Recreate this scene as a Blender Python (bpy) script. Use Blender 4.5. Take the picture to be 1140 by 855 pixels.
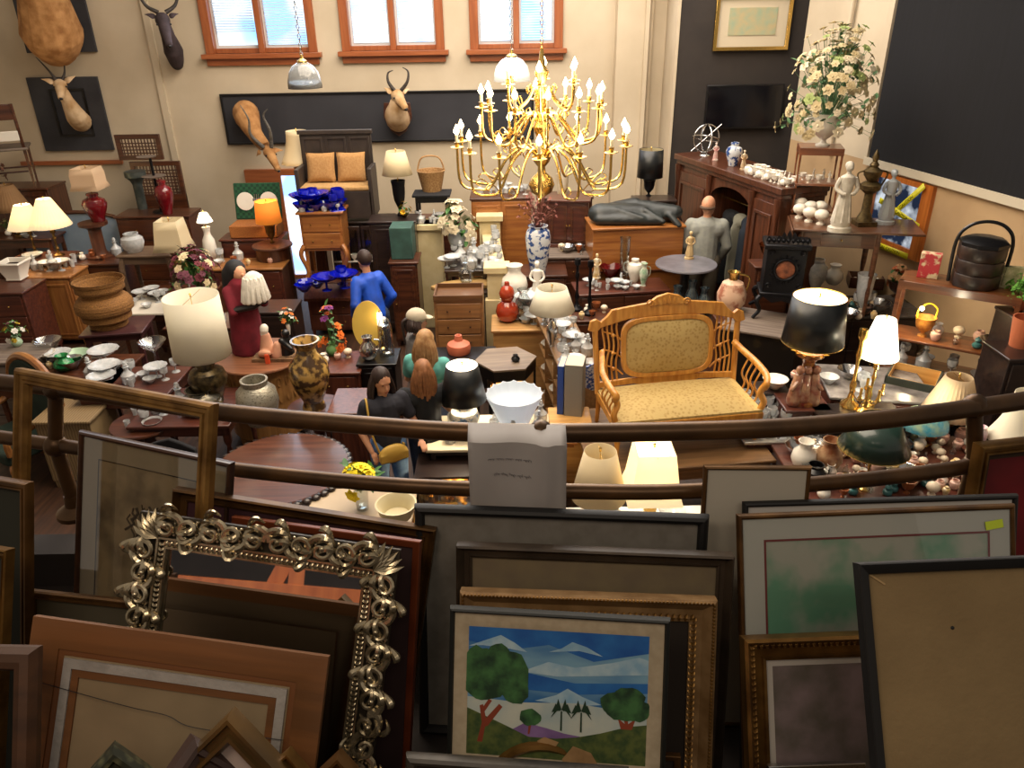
import bpy, bmesh, math, random
from mathutils import Vector, Matrix, Euler
R = math.radians; PI = math.pi
sc = bpy.context.scene
COL = sc.collection
for o in list(bpy.data.objects): bpy.data.objects.remove(o)
random.seed(7)
# ---------------------------------------------------------------- camera
EYE = Vector((0, 0, 4.2)); FPX = 857.0; PITCH = 26.4; ROLL = -1.0
cd = bpy.data.cameras.new('camera'); cam = bpy.data.objects.new('camera', cd); COL.objects.link(cam)
cam.location = EYE
CR = Matrix.Rotation(R(90 - PITCH), 3, 'X') @ Matrix.Rotation(R(ROLL), 3, 'Z')
cam.rotation_euler = CR.to_euler()
cd.sensor_width = 36; cd.sensor_fit = 'HORIZONTAL'; cd.lens = 36 * FPX / 1140
cd.clip_start = 0.02; cd.clip_end = 200
sc.camera = cam
# ---------------------------------------------------------------- colour management, world
vs = sc.view_settings
vs.view_transform = 'Standard'; vs.look = 'None'; vs.exposure = 0.0; vs.gamma = 1.0; vs.use_curve_mapping = False
sc.cycles.use_denoising = True
sc.cycles.max_bounces = 8; sc.cycles.diffuse_bounces = 3; sc.cycles.glossy_bounces = 3
sc.cycles.transmission_bounces = 6; sc.cycles.transparent_max_bounces = 12
sc.cycles.sample_clamp_indirect = 4.0; sc.cycles.caustics_reflective = False; sc.cycles.caustics_refractive = False
w = bpy.data.worlds.new('room_air'); sc.world = w; w.use_nodes = True
bg = w.node_tree.nodes['Background']; bg.inputs[0].default_value = (1.0, 0.86, 0.72, 1); bg.inputs[1].default_value = 0.30

def light(name, kind, loc, power, col=(1, .8, .6), size=.1, sizey=None, rot=(0, 0, 0), spot=None):
    ld = bpy.data.lights.new(name, kind); ld.energy = power; ld.color = col
    if kind == 'AREA':
        ld.size = size
        if sizey: ld.shape = 'RECTANGLE'; ld.size_y = sizey
    else: ld.shadow_soft_size = size
    if spot: ld.spot_size = R(spot)
    o = bpy.data.objects.new(name, ld); o.location = loc; o.rotation_euler = rot; COL.objects.link(o)
    return o
# rows of ceiling pendants over the hall, read as two soft ceiling lights, and daylight from the windows
light('ceiling_light', 'AREA', (-.6, 6.4, 6.6), 560, (1, .84, .66), 5.5, 5.0)
light('ceiling_light', 'AREA', (.2, 10.2, 6.6), 520, (1, .90, .78), 6.0, 3.4)
light('window_daylight', 'AREA', (-1.6, 12.5, 4.4), 90, (.72, .85, 1), 6.0, 1.4, (R(-100), 0, 0))

light('balcony_fill_light', 'AREA', (.6, -1.2, 5.8), 36, (1, .84, .66), 1.6, 1.2, (R(-25), 0, 0))  # added fill without a fixture, brightens the frames on the balcony

# ---------------------------------------------------------------- photo rays
def ray(px, py):
    return CR @ Vector(((px - 570) / FPX, -(py - 427.5) / FPX, -1))
def S(px, py, z):                       # point at height z
    d = ray(px, py); t = (z - EYE.z) / d.z
    return EYE + d * t
def Wy(px, py, Y):                      # point on the plane y = Y
    d = ray(px, py); return EYE + d * (Y / d.y)
def depth(p): return -(CR.transposed() @ (p - EYE)).z
def WD(p, px): return px * depth(p) / FPX
def HT(p, pytop):                       # height of a thing standing at p whose top reaches row pytop
    x = 570 + FPX * (CR.transposed() @ (p - EYE)).x / depth(p)
    d = ray(x, pytop); hd = math.hypot(p.x, p.y)
    return EYE.z + d.z * hd / math.hypot(d.x, d.y) - p.z

# ---------------------------------------------------------------- materials
def hx(s):
    c = [int(s[i:i + 2], 16) / 255 for i in (0, 2, 4)]
    return tuple((v / 12.92 if v <= .04045 else ((v + .055) / 1.055) ** 2.4) for v in c) + (1,)
MC = {}
def pm(key, c1, c2=None, rough=.5, metal=0, scale=6, stretch=(1, 1, 1), bump=0, bs=60, emit=0, trans=0, sss=0, coat=0, kind='noise', detail=4, lo=.35, hi=.65, alpha=None, ecol=None):
    if key in MC: return MC[key]
    m = bpy.data.materials.new(key); m.use_nodes = True; nt = m.node_tree; N = nt.nodes; L = nt.links
    b = N['Principled BSDF']; b.inputs['Roughness'].default_value = rough; b.inputs['Metallic'].default_value = metal
    b.inputs['Base Color'].default_value = hx(c1)
    if coat: b.inputs['Coat Weight'].default_value = coat; b.inputs['Coat Roughness'].default_value = .12
    if trans: b.inputs['Transmission Weight'].default_value = trans
    if emit:
        b.inputs['Emission Color'].default_value = hx(ecol or c1); b.inputs['Emission Strength'].default_value = emit
    if alpha is not None: b.inputs['Alpha'].default_value = alpha
    if c2 or bump:
        tc = N.new('ShaderNodeTexCoord'); mp = N.new('ShaderNodeMapping'); mp.inputs['Scale'].default_value = stretch
        L.new(tc.outputs['Object'], mp.inputs[0])
    if c2:
        if kind == 'noise':
            t = N.new('ShaderNodeTexNoise'); t.inputs['Scale'].default_value = scale; t.inputs['Detail'].default_value = detail
            out = t.outputs['Fac']
        elif kind == 'voronoi':
            t = N.new('ShaderNodeTexVoronoi'); t.inputs['Scale'].default_value = scale; out = t.outputs['Distance']
        elif kind == 'wave':
            t = N.new('ShaderNodeTexWave'); t.inputs['Scale'].default_value = scale; t.inputs['Distortion'].default_value = 3
            t.inputs['Detail'].default_value = 2; out = t.outputs['Fac']
        else:
            t = N.new('ShaderNodeTexChecker'); t.inputs['Scale'].default_value = scale; out = t.outputs['Fac']
        L.new(mp.outputs[0], t.inputs['Vector'])
        r = N.new('ShaderNodeValToRGB'); r.color_ramp.elements[0].position = lo; r.color_ramp.elements[1].position = hi
        r.color_ramp.elements[0].color = hx(c1); r.color_ramp.elements[1].color = hx(c2)
        L.new(out, r.inputs[0]); L.new(r.outputs[0], b.inputs['Base Color'])
    if bump:
        t2 = N.new('ShaderNodeTexNoise'); t2.inputs['Scale'].default_value = bs; t2.inputs['Detail'].default_value = 3
        L.new(mp.outputs[0], t2.inputs['Vector']); bp = N.new('ShaderNodeBump'); bp.inputs['Strength'].default_value = bump
        bp.inputs['Distance'].default_value = .01
        L.new(t2.outputs['Fac'], bp.inputs['Height']); L.new(bp.outputs[0], b.inputs['Normal'])
    m.diffuse_color = hx(c1); MC[key] = m; return m
def wood(key, c1, c2, rough=.35, ax='x', sc_=3, coat=.3):
    st = {'x': (.6, 9, 9), 'y': (9, .6, 9), 'z': (9, 9, .6)}[ax]
    return pm(key, c1, c2, rough=rough, scale=sc_, stretch=st, coat=coat, bump=.05, bs=8)
def glass_mat(key, tint='ffffff', gloss=.35, rough=.03):
    if key in MC: return MC[key]
    m = bpy.data.materials.new(key); m.use_nodes = True; nt = m.node_tree; N = nt.nodes; L = nt.links
    for n in list(N):
        if n.type == 'BSDF_PRINCIPLED': N.remove(n)
    out = [n for n in N if n.type == 'OUTPUT_MATERIAL'][0]
    tr = N.new('ShaderNodeBsdfTransparent'); tr.inputs[0].default_value = hx(tint)
    gl = N.new('ShaderNodeBsdfGlossy'); gl.inputs['Roughness'].default_value = rough
    lw = N.new('ShaderNodeLayerWeight'); lw.inputs[0].default_value = gloss
    mx = N.new('ShaderNodeMixShader'); L.new(lw.outputs['Facing'], mx.inputs[0]); L.new(tr.outputs[0], mx.inputs[1]); L.new(gl.outputs[0], mx.inputs[2])
    L.new(mx.outputs[0], out.inputs[0]); MC[key] = m; return m
def shade_mat(key, c, tr=.5, emit=0):
    if key in MC: return MC[key]
    m = bpy.data.materials.new(key); m.use_nodes = True; nt = m.node_tree; N = nt.nodes; L = nt.links
    b = N['Principled BSDF']; out = [n for n in N if n.type == 'OUTPUT_MATERIAL'][0]
    b.inputs['Base Color'].default_value = hx(c); b.inputs['Roughness'].default_value = .8
    if emit: b.inputs['Emission Color'].default_value = hx(c); b.inputs['Emission Strength'].default_value = emit
    t = N.new('ShaderNodeBsdfTranslucent'); t.inputs[0].default_value = hx(c)
    mx = N.new('ShaderNodeMixShader'); mx.inputs[0].default_value = tr
    L.new(b.outputs[0], mx.inputs[1]); L.new(t.outputs[0], mx.inputs[2]); L.new(mx.outputs[0], out.inputs[0])
    MC[key] = m; return m
WAL = wood('walnut_wood', '3a1d12', '57301c'); WALz = wood('walnut_wood_upright', '3a1d12', '57301c', ax='z')
MAH = wood('mahogany_wood', '41201a', '5c3022'); OAK = wood('oak_wood', '82512a', '9f6c38'); OAKz = wood('oak_wood_upright', '85522a', 'a26e3a', ax='z')
PINE = wood('orange_pine_wood', '8a5228', 'a66c36', coat=.2); DRK = wood('ebonised_wood', '1d1412', '2e201b'); GREYW = wood('worn_grey_wood', '5d5048', '7c6e62', rough=.6, coat=0)
RED = wood('red_stained_wood', '4c261b', '673827', ax='z'); LITE = wood('light_maple_wood', 'c08a48', 'd8a761'); MAPL = wood('golden_carved_wood', 'b87628', 'd69a44', ax='z')
BRASS = pm('polished_brass', 'dfba6c', rough=.27, metal=1); OBRASS = pm('aged_brass', '8a6a3a', '5f4a2a', rough=.38, metal=1, scale=20)
IRON = pm('black_iron', '15151a', rough=.4, metal=.6); SILV = pm('silver_metal', 'c8c8c8', rough=.2, metal=1)
WHITE = pm('white_ceramic', 'e8e2d6', rough=.25, coat=.3); CREAM = pm('cream_paint', 'd8c79c', 'cbb88a', rough=.6); BLACK = pm('black_lacquer', '0e0d0f', rough=.3)
GLASS = glass_mat('clear_glass', 'f4f8f8', .45); CRYS = pm('cut_crystal', 'e4eaec', 'ffffff', rough=.12, trans=.5, coat=.5, scale=30, bump=.3, bs=30); BGLS = pm('cobalt_glass', '0a1fd0', rough=.05, trans=.5, coat=.6)
GGLS = pm('green_glass', '2f9a55', rough=.08, trans=.5); GREEN = pm('leaf_green', '2f5a2a', '4f7f3a', rough=.6, scale=12); MARB = pm('white_marble', 'e2ded8', 'c9c3ba', rough=.2, scale=4)
BULB = pm('lit_bulb', 'fff0c8', emit=26, ecol='ffdfa4'); MIRR = pm('mirror_silvering', 'd0d0d0', rough=.02, metal=1); CANDLE = pm('candle_ivory', 'f6e8c4', rough=.5)

# ---------------------------------------------------------------- mesh builder
def cr(pts, n=6, closed=False):
    P = [Vector(p) for p in pts]; out = []; m = len(P)
    for i in range(m if closed else m - 1):
        if closed: a, b, c, d = P[i - 1], P[i], P[(i + 1) % m], P[(i + 2) % m]
        else: a = P[max(i - 1, 0)]; b = P[i]; c = P[i + 1]; d = P[min(i + 2, m - 1)]
        for k in range(n):
            t = k / n
            out.append(.5 * ((2 * b) + (-a + c) * t + (2 * a - 5 * b + 4 * c - d) * t * t + (-a + 3 * b - 3 * c + d) * t ** 3))
    if not closed: out.append(P[-1])
    return out
class MB:
    def __init__(s): s.v = []; s.f = []; s.mi = []; s.cur = 0
    def add(s, vs, fs):
        o = len(s.v); s.v += [tuple(v) for v in vs]; s.f += [[i + o for i in f] for f in fs]; s.mi += [s.cur] * len(fs); return s
    def box(s, c, d, rz=0, rot=None):
        hxx, hy, hz = d[0] / 2, d[1] / 2, d[2] / 2
        m = rot if rot is not None else Matrix.Rotation(rz, 3, 'Z'); c = Vector(c)
        vs = [c + m @ Vector((x * hxx, y * hy, z * hz)) for z in (-1, 1) for y in (-1, 1) for x in (-1, 1)]
        return s.add(vs, [(0, 2, 3, 1), (4, 5, 7, 6), (0, 1, 5, 4), (2, 6, 7, 3), (0, 4, 6, 2), (1, 3, 7, 5)])
    def bz(s, x0, x1, y0, y1, z0, z1): return s.box(((x0 + x1) / 2, (y0 + y1) / 2, (z0 + z1) / 2), (x1 - x0, y1 - y0, z1 - z0))
    def tube(s, pts, r, n=8, cap=True, flat=1):
        P = [Vector(p) for p in pts]; m = len(P)
        rr = r if isinstance(r, (list, tuple)) else [r] * m
        if len(rr) != m: rr = [rr[0] + (rr[-1] - rr[0]) * i / (m - 1) for i in range(m)]
        vs = []; nrm = None
        for i in range(m):
            t = (P[min(i + 1, m - 1)] - P[max(i - 1, 0)])
            if t.length < 1e-9: t = Vector((0, 0, 1))
            t.normalize()
            if nrm is None:
                nrm = t.orthogonal().normalized()
            nrm = (nrm - t * nrm.dot(t))
            nrm = nrm.normalized() if nrm.length > 1e-6 else t.orthogonal().normalized()
            bn = t.cross(nrm)
            for k in range(n):
                a = 2 * PI * k / n; vs.append(P[i] + (nrm * math.cos(a) + bn * math.sin(a) * flat) * rr[i])
        fs = [(i * n + k, i * n + (k + 1) % n, (i + 1) * n + (k + 1) % n, (i + 1) * n + k) for i in range(m - 1) for k in range(n)]
        if cap: fs += [tuple(range(n - 1, -1, -1)), tuple((m - 1) * n + k for k in range(n))]
        return s.add(vs, fs)
    def cap_tube(s, a, b, ra, rb, n=10):       # rounded capsule
        a, b = Vector(a), Vector(b); d = (b - a); L = d.length
        d = d.normalized() if L > 1e-6 else Vector((0, 0, 1))
        pts = []; rr = []
        for k in range(1, 5): t = PI / 2 * k / 4; pts.append(a - d * ra * math.cos(t)); rr.append(ra * math.sin(t))
        for k in range(3, -1, -1): t = PI / 2 * k / 4; pts.append(b + d * rb * math.cos(t) if k else b + d * rb); rr.append(max(rb * math.sin(t), .0004))
        pts.insert(4, a + (b - a) * .5) if L > .01 else None
        if L > .01: rr.insert(4, (ra + rb) / 2)
        pts.insert(0, a - d * ra); rr.insert(0, .0004)
        q = []; 
        return s.tube(pts, rr, n)
    def lathe(s, prof, n=20, c=(0, 0, 0), sx=1, sy=1, a0=0, cap=True, sq=None):
        c = Vector(c); vs = []; m = len(prof)
        for r, z in prof:
            for k in range(n):
                a = a0 + 2 * PI * k / n; q = 1
                if sq: q = 1 / max(abs(math.cos(a - a0 - PI / n * 0)), abs(math.sin(a - a0))) ** sq
                vs.append(c + Vector((r * q * math.cos(a) * sx, r * q * math.sin(a) * sy, z)))
        fs = [(i * n + k, i * n + (k + 1) % n, (i + 1) * n + (k + 1) % n, (i + 1) * n + k) for i in range(m - 1) for k in range(n)]
        if cap:
            if prof[0][0] > 0: fs.append(tuple(range(n - 1, -1, -1)))
            if prof[-1][0] > 0: fs.append(tuple((m - 1) * n + k for k in range(n)))
        return s.add(vs, fs)
    def ball(s, c, r, n=12, m=8, rot=None):
        r = r if isinstance(r, (tuple, list)) else (r, r, r); c = Vector(c); vs = []
        for i in range(m + 1):
            t = -PI / 2 + PI * i / m
            for k in range(n):
                a = 2 * PI * k / n; v = Vector((r[0] * math.cos(t) * math.cos(a), r[1] * math.cos(t) * math.sin(a), r[2] * math.sin(t)))
                if rot is not None: v = rot @ v
                vs.append(c + v)
        fs = [(i * n + k, i * n + (k + 1) % n, (i + 1) * n + (k + 1) % n, (i + 1) * n + k) for i in range(m) for k in range(n)]
        return s.add(vs, fs)
    def prism(s, poly, lo, hi, ax='z'):         # polygon extruded along an axis
        n = len(poly)
        def q(p, h): return {'z': (p[0], p[1], h), 'y': (p[0], h, p[1]), 'x': (h, p[0], p[1])}[ax]
        return s.add([q(p, lo) for p in poly] + [q(p, hi) for p in poly],
                     [tuple(range(n - 1, -1, -1)), tuple(range(n, 2 * n))] + [(i, (i + 1) % n, n + (i + 1) % n, n + i) for i in range(n)])
    def ringxz(s, outer, inner, lo, hi):        # flat ring between two outlines of equal count, extruded along y
        n = len(outer)
        vs = [(p[0], lo, p[1]) for p in outer] + [(p[0], lo, p[1]) for p in inner] + [(p[0], hi, p[1]) for p in outer] + [(p[0], hi, p[1]) for p in inner]
        fs = []
        for i in range(n):
            j = (i + 1) % n
            fs += [(i, j, n + j, n + i), (2 * n + i, 3 * n + i, 3 * n + j, 2 * n + j), (i, 2 * n + i, 2 * n + j, j), (n + i, n + j, 3 * n + j, 3 * n + i)]
        return s.add(vs, fs)
    def leaf(s, c, d, w_, L_, up=(0, 0, 1), bend=.2):
        c = Vector(c); d = Vector(d).normalized(); u = Vector(up); sd = d.cross(u)
        sd = sd.normalized() if sd.length > .01 else d.orthogonal().normalized(); u = sd.cross(d)
        vs = [c, c + d * L_ * .35 + sd * w_ + u * bend * L_ * .1, c + d * L_ * .75 + sd * w_ * .7 - u * bend * L_ * .1, c + d * L_ - u * bend * L_ * .5,
              c + d * L_ * .75 - sd * w_ * .7 - u * bend * L_ * .1, c + d * L_ * .35 - sd * w_ + u * bend * L_ * .1, c + d * L_ * .5 - u * .15 * w_]
        return s.add(vs, [(0, 1, 6), (1, 2, 6), (2, 3, 6), (3, 4, 6), (4, 5, 6), (5, 0, 6)])
    def flower(s, c, r, n=6, nrm=(0, 0, 1)):
        c = Vector(c); nr = Vector(nrm).normalized(); a = nr.orthogonal().normalized(); b = nr.cross(a)
        for ring, (rr, lift) in enumerate(((1, .25), (.6, .55))):
            for k in range(n):
                t = 2 * PI * (k + ring * .5) / n; d = a * math.cos(t) + b * math.sin(t)
                s.leaf(c, d + nr * lift, r * .45 * rr, r * rr, nr, .5)
        s.ball(c + nr * r * .15, r * .22, 6, 4)
        return s
    def xf(s, m, start=0):
        s.v[start:] = [tuple(m @ Vector(v)) for v in s.v[start:]]; return s
    def build(s, name, mat, parent=None, bevel=0, smooth=True, label=None, remesh=0, solid=0, sub=0, ang=40):
        me = bpy.data.meshes.new(name); me.from_pydata(s.v, [], s.f)
        for m in (mat if isinstance(mat, (list, tuple)) else [mat]): me.materials.append(m)
        if isinstance(mat, (list, tuple)): me.polygons.foreach_set('material_index', s.mi)
        me.validate(); me.update()
        if smooth:
            me.polygons.foreach_set('use_smooth', [True] * len(me.polygons)); me.set_sharp_from_angle(angle=R(ang))
        o = bpy.data.objects.new(name, me); COL.objects.link(o)
        if parent: o.parent = parent
        if label: o['label'] = label
        if solid: md = o.modifiers.new('s', 'SOLIDIFY'); md.thickness = solid; md.offset = 0
        if bevel: md = o.modifiers.new('b', 'BEVEL'); md.width = bevel; md.segments = 2; md.limit_method = 'ANGLE'; md.angle_limit = R(50)
        if remesh:
            md = o.modifiers.new('r', 'REMESH'); md.mode = 'VOXEL'; md.voxel_size = remesh; md.use_smooth_shade = True
            md = o.modifiers.new('m', 'SMOOTH'); md.iterations = 4; md.factor = .5
        if sub: md = o.modifiers.new('u', 'SUBSURF'); md.levels = sub; md.render_levels = sub
        return o
def xyz(p): return Vector((p[0], p[1], p[2]))
def tag(o, label, cat, group=None, loc=None, rz=0):
    o['label'] = label; o['category'] = cat
    if group: o['group'] = group
    if loc is not None: o.location = xyz(loc); o.rotation_euler = (0, 0, rz)
    return o
def thing(name, label, cat, loc, rz=0, group=None):
    o = bpy.data.objects.new(name, None); COL.objects.link(o); o.empty_display_size = .1
    return tag(o, label, cat, group, loc, rz)
def structure(o, n=None): o['kind'] = 'structure'; return o
def clone(root, loc, rz=0, label=None, group=None, s=1):
    r = root.copy(); COL.objects.link(r); r.location = xyz(loc); r.rotation_euler = (0, 0, rz); r.scale = (s, s, s)
    if label: r['label'] = label
    if group: r['group'] = group
    for ch in root.children:
        c = ch.copy(); COL.objects.link(c); c.parent = r
        for g in ch.children:
            d = g.copy(); COL.objects.link(d); d.parent = c
    return r
# ================================================================= THE ROOM
BY = 12.8; TVY = 12.0
WALLM = pm('aged_cream_plaster', 'c9baa2', 'bcac93', rough=.9, scale=1.2, bump=.08, bs=30)
BEIGE = pm('beige_plaster', 'b89a74', 'a88a66', rough=.9, scale=1.5)
DARKW = pm('charcoal_wall_paint', '2b2522', '332c28', rough=.8, scale=3)
TRIMW = wood('window_trim_wood', '8a4a28', 'a05c34', ax='x', coat=.1)
FLOORM = pm('dark_floor_boards', '4a3020', '2e1d14', rough=.5, scale=3, stretch=(8, .6, 1))
# floor
m = MB(); m.bz(-9, 7, -1, 13.2, -.2, 0); structure(m.build('floor', FLOORM))
# right wall line: passes (4.6,9.5), leaning 12.7 degrees
RD = Vector((math.sin(R(12.7)), -math.cos(R(12.7)), 0)); R0 = Vector((4.62, 9.5, 0))
def rw(s_, off=0): p = R0 + RD * s_; n = Vector((RD.y, -RD.x, 0)); return p + n * off   # n points into the room
# windows geometry on back wall (x range by pixel at sill row)
wins = []
for (a, b, yb) in ((238, 347, 60), (389, 488, 57), (531, 619, 55)):
    p, q = Wy(a, yb, BY), Wy(b, yb, BY); wins.append((p.x, q.x, p.z))
ZT = 5.05
m = MB(); x = -9.0; TOP = 6.9
for (a, b, z) in wins:
    m.bz(x, a, BY, BY + .3, 0, TOP); m.bz(a, b, BY, BY + .3, 0, z); m.bz(a, b, BY, BY + .3, ZT, TOP); x = b
m.bz(x, 7, BY, BY + .3, 0, TOP)
structure(m.build('wall_back', WALLM, smooth=False))
SKYM = pm('daylight_sky', 'cfe6ff', 'f4f9ff', emit=0, scale=.6)
sm = bpy.data.materials.new('bright_sky'); sm.use_nodes = True; N = sm.node_tree.nodes; L = sm.node_tree.links
em = N.new('ShaderNodeEmission'); nz = N.new('ShaderNodeTexNoise'); nz.inputs['Scale'].default_value = .9; rp = N.new('ShaderNodeValToRGB')
rp.color_ramp.elements[0].color = (.28, .52, .95, 1); rp.color_ramp.elements[1].color = (1, 1, 1, 1); rp.color_ramp.elements[0].position = .4; rp.color_ramp.elements[1].position = .55
tc = N.new('ShaderNodeTexCoord'); L.new(tc.outputs['Object'], nz.inputs['Vector']); L.new(nz.outputs[0], rp.inputs[0]); L.new(rp.outputs[0], em.inputs[0]); em.inputs[1].default_value = 2.4
L.new(em.outputs[0], [n for n in N if n.type == 'OUTPUT_MATERIAL'][0].inputs[0])
m = MB(); m.bz(-14, 10, 15.5, 15.6, -2, 12); o = structure(m.build('sky_backdrop', sm))
FRM = pm('white_sash_paint', 'd8d8d8', rough=.5)
BLND = shade_mat('blind_slats', 'e8f0fa', .6)
for i, (a, b, z) in enumerate(wins):
    t = bpy.data.objects.new('window_%d' % (i + 1), None); COL.objects.link(t); t.location = ((a + b) / 2, BY, z); structure(t)
    W = (b - a); Hh = ZT - z
    f = MB(); f.bz(-W / 2 - .10, -W / 2 + .03, -.05, .2, 0, Hh); f.bz(W / 2 - .03, W / 2 + .10, -.05, .2, 0, Hh); f.bz(-.045, .045, -.03, .2, 0, Hh)
    f.bz(-W / 2, -.045, .02, .16, 0, .07); f.bz(.045, W / 2, .02, .16, 0, .07)
    f.build('window_frame', wood('window_trim_upright', '8a4a28', 'a05c34', ax='z', coat=.1), t, bevel=.006)
    s_ = MB(); s_.bz(-W / 2 - .16, W / 2 + .16, -.12, .05, -.07, 0); s_.bz(-W / 2 - .11, W / 2 + .11, -.05, 0, -.17, -.07); s_.build('window_sill', TRIMW, t, bevel=.006)
    for sg in (-1, 1):
        x0, x1 = (-W / 2 + .03, -.045) if sg < 0 else (.045, W / 2 - .03)
        g = MB(); g.bz(x0, x1, .12, .13, .07, Hh); g.build('pane', GLASS, t)
        g = MB(); g.ringxz([(x0, .07), (x1, .07), (x1, Hh), (x0, Hh)], [(x0 + .035, .11), (x1 - .035, .11), (x1 - .035, Hh), (x0 + .035, Hh)], .09, .13); g.build('sash', FRM, t)
        g = MB(); n = int((Hh - .15) / .035); z0 = .3 if i == 0 and sg < 0 else .12
        for k in range(n):
            zz = .13 + k * .035
            if zz > z0: g.box(((x0 + x1) / 2, .065, zz), (x1 - x0 - .08, .022, .002), rot=Matrix.Rotation(R(30), 3, 'X'))
        g.build('blind', BLND, t)
# pilaster and dark wall that carries the television
pL = Wy(757, 3, TVY); pR = Wy(915, 3, TVY)
m = MB(); m.bz(pL.x, rw(-1.9).x + .3, TVY, TVY + .25, 0, TOP); structure(m.build('wall_end', DARKW, smooth=False))
a = Wy(686, 60, BY - .25); b = Wy(716, 60, BY - .25)
m = MB(); m.bz(a.x, b.x, BY - .25, BY, 0, TOP); m.bz(b.x, b.x + .06, BY - .32, BY, 0, TOP); structure(m.build('trim_1', WALLM, smooth=False))
m = MB(); m.tube([(b.x + .12, BY - .12, 0), (b.x + .12, BY - .12, TOP)], .03); structure(m.build('trim_2', WALLM))
m = MB(); m.bz(pL.x - .02, pL.x + .02, TVY - .02, BY, 0, TOP); structure(m.build('wall_return', WALLM, smooth=False))
# right wall with mirrored doorway opening framed in orange wood
def rwall(name, s0, s1, z0, z1, off, th, mat):
    p, q = rw(s0, off), rw(s1, off); p2, q2 = rw(s0, off - th), rw(s1, off - th)
    m = MB(); m.add([(v.x, v.y, z) for z in (z0, z1) for v in (p, q, q2, p2)], [(0, 1, 2, 3), (7, 6, 5, 4), (0, 4, 5, 1), (1, 5, 6, 2), (2, 6, 7, 3), (3, 7, 4, 0)])
    return structure(m.build(name, mat, smooth=False))
def rhit(px, py):                      # photo ray against the right wall plane: (distance along, height)
    d = ray(px, py); n = Vector((RD.y, -RD.x, 0)); t = (R0 - EYE).dot(n) / d.dot(n); p = EYE + d * t
    return (p - R0).dot(RD), p.z
sB, zB = rhit(970, 175); sB2, zB2 = rhit(1135, 222)
rwall('wall_right', -2.2, 5.5, 0, zB - .05, 0, .2, BEIGE)
rwall('wall_right_upper', -2.2, sB - .02, zB - .05, TOP, 0, .2, WALLM)
CURT = pm('black_panel_felt', '08080d', '0d0d13', rough=.95, scale=30, stretch=(1, 1, .05))
p, q = rw(sB), rw(5.5)
rwall('wall_right_panel', sB, 5.5, zB, TOP, .03, .2, CURT)
rwall('trim_3', sB - .06, 5.5, zB - .09, zB, .06, .1, pm('trim_cream', 'c9bda6', rough=.7))
rwall('trim_4', sB - .12, sB - .02, zB, TOP, .05, .1, WALLM)
m = MB(); v = rw(sB - .8, .05); m.tube([(v.x, v.y, 2.3), (v.x, v.y, TOP)], .028); structure(m.build('trim_5', WALLM))
# left wall far out, returns the light
m = MB(); m.bz(-9.2, -9, -1, 13.2, 0, TOP); structure(m.build('wall_left', WALLM, smooth=False))
# opening with orange jambs on the right wall: a lit mirror-bright window behind crossed tape
s0, z0 = rhit(960, 255); s1, _ = rhit(1032, 260); _, z1 = rhit(975, 188)
t = bpy.data.objects.new('window_4', None); COL.objects.link(t); c = rw((s0 + s1) / 2); t.location = (c.x, c.y, z0); ang = math.atan2(-RD.x, RD.y) ; t.rotation_euler = (0, 0, math.atan2(RD.y, RD.x)); structure(t)
W = abs(s1 - s0); Hh = z1 - z0
m = MB(); m.ringxz([(-W / 2, -.1), (W / 2, -.1), (W / 2, Hh), (-W / 2, Hh)], [(-W / 2 + .16, 0), (W / 2 - .16, 0), (W / 2 - .16, Hh - .06), (-W / 2 + .16, Hh - .06)], -.05, .0)
m.build('window_frame', wood('orange_jamb_wood', 'a65a20', 'c47434', ax='z'), t)
gm = bpy.data.materials.new('street_view_glass'); gm.use_nodes = True; N = gm.node_tree.nodes; L = gm.node_tree.links
em = N.new('ShaderNodeEmission'); nz = N.new('ShaderNodeTexNoise'); nz.inputs['Scale'].default_value = 3; nz.inputs['Detail'].default_value = 5; rp = N.new('ShaderNodeValToRGB')
rp.color_ramp.elements[0].color = (.02, .03, .06, 1); rp.color_ramp.elements[1].color = (.85, .92, 1, 1); rp.color_ramp.elements[0].position = .48; rp.color_ramp.elements[1].position = .62
tc = N.new('ShaderNodeTexCoord'); L.new(tc.outputs['Object'], nz.inputs['Vector']); L.new(nz.outputs[0], rp.inputs[0]); L.new(rp.outputs[0], em.inputs[0]); em.inputs[1].default_value = .8
L.new(em.outputs[0], [n for n in N if n.type == 'OUTPUT_MATERIAL'][0].inputs[0])
m = MB(); m.bz(-W / 2 + .16, W / 2 - .16, -.02, -.01, 0, Hh - .06); m.build('pane', gm, t)
# bright glazed door strip in the back wall (behind the cabinets)
a = Wy(313, 195, BY - .02); b = Wy(331, 195, BY - .02); Zt = a.z
t = bpy.data.objects.new('door_1', None); COL.objects.link(t); t.location = (a.x + .42, BY - .03, 0); structure(t)
m = MB(); m.ringxz([(-1.0, 0), (-.02, 0), (-.02, Zt + .1), (-1.0, Zt + .1)], [(-.42, .05), (-.1, .05), (-.1, Zt), (-.42, Zt)], -.04, .03); m.build('door_frame', TRIMW, t)
m = MB(); m.bz(-.42, -.1, 0, .02, .05, Zt); m.build('door_glass', sm, t)
# balcony: floor, kerb that carries the rail
BALF = pm('dark_balcony_boards', '1c1512', '2a201a', rough=.8, scale=4)
m = MB(); m.bz(-3.2, 3.2, -2.2, 1.55, 2.5, 2.7); structure(m.build('floor_balcony', BALF))
m = MB(); m.bz(-2.6, 2.6, 1.52, 1.60, 2.62, 3.0); m.bz(-1.25, -.55, 1.30, 1.52, 2.62, 2.9)
structure(m.build('wall_balcony', BALF))
m = MB(); m.bz(-3.4, 3.4, -3.2, -3.0, 2.5, 5.4); structure(m.build('wall_rear_added', DARKW, smooth=False))  # unseen dark wall added behind the viewer to darken the mirror's reflection
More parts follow.
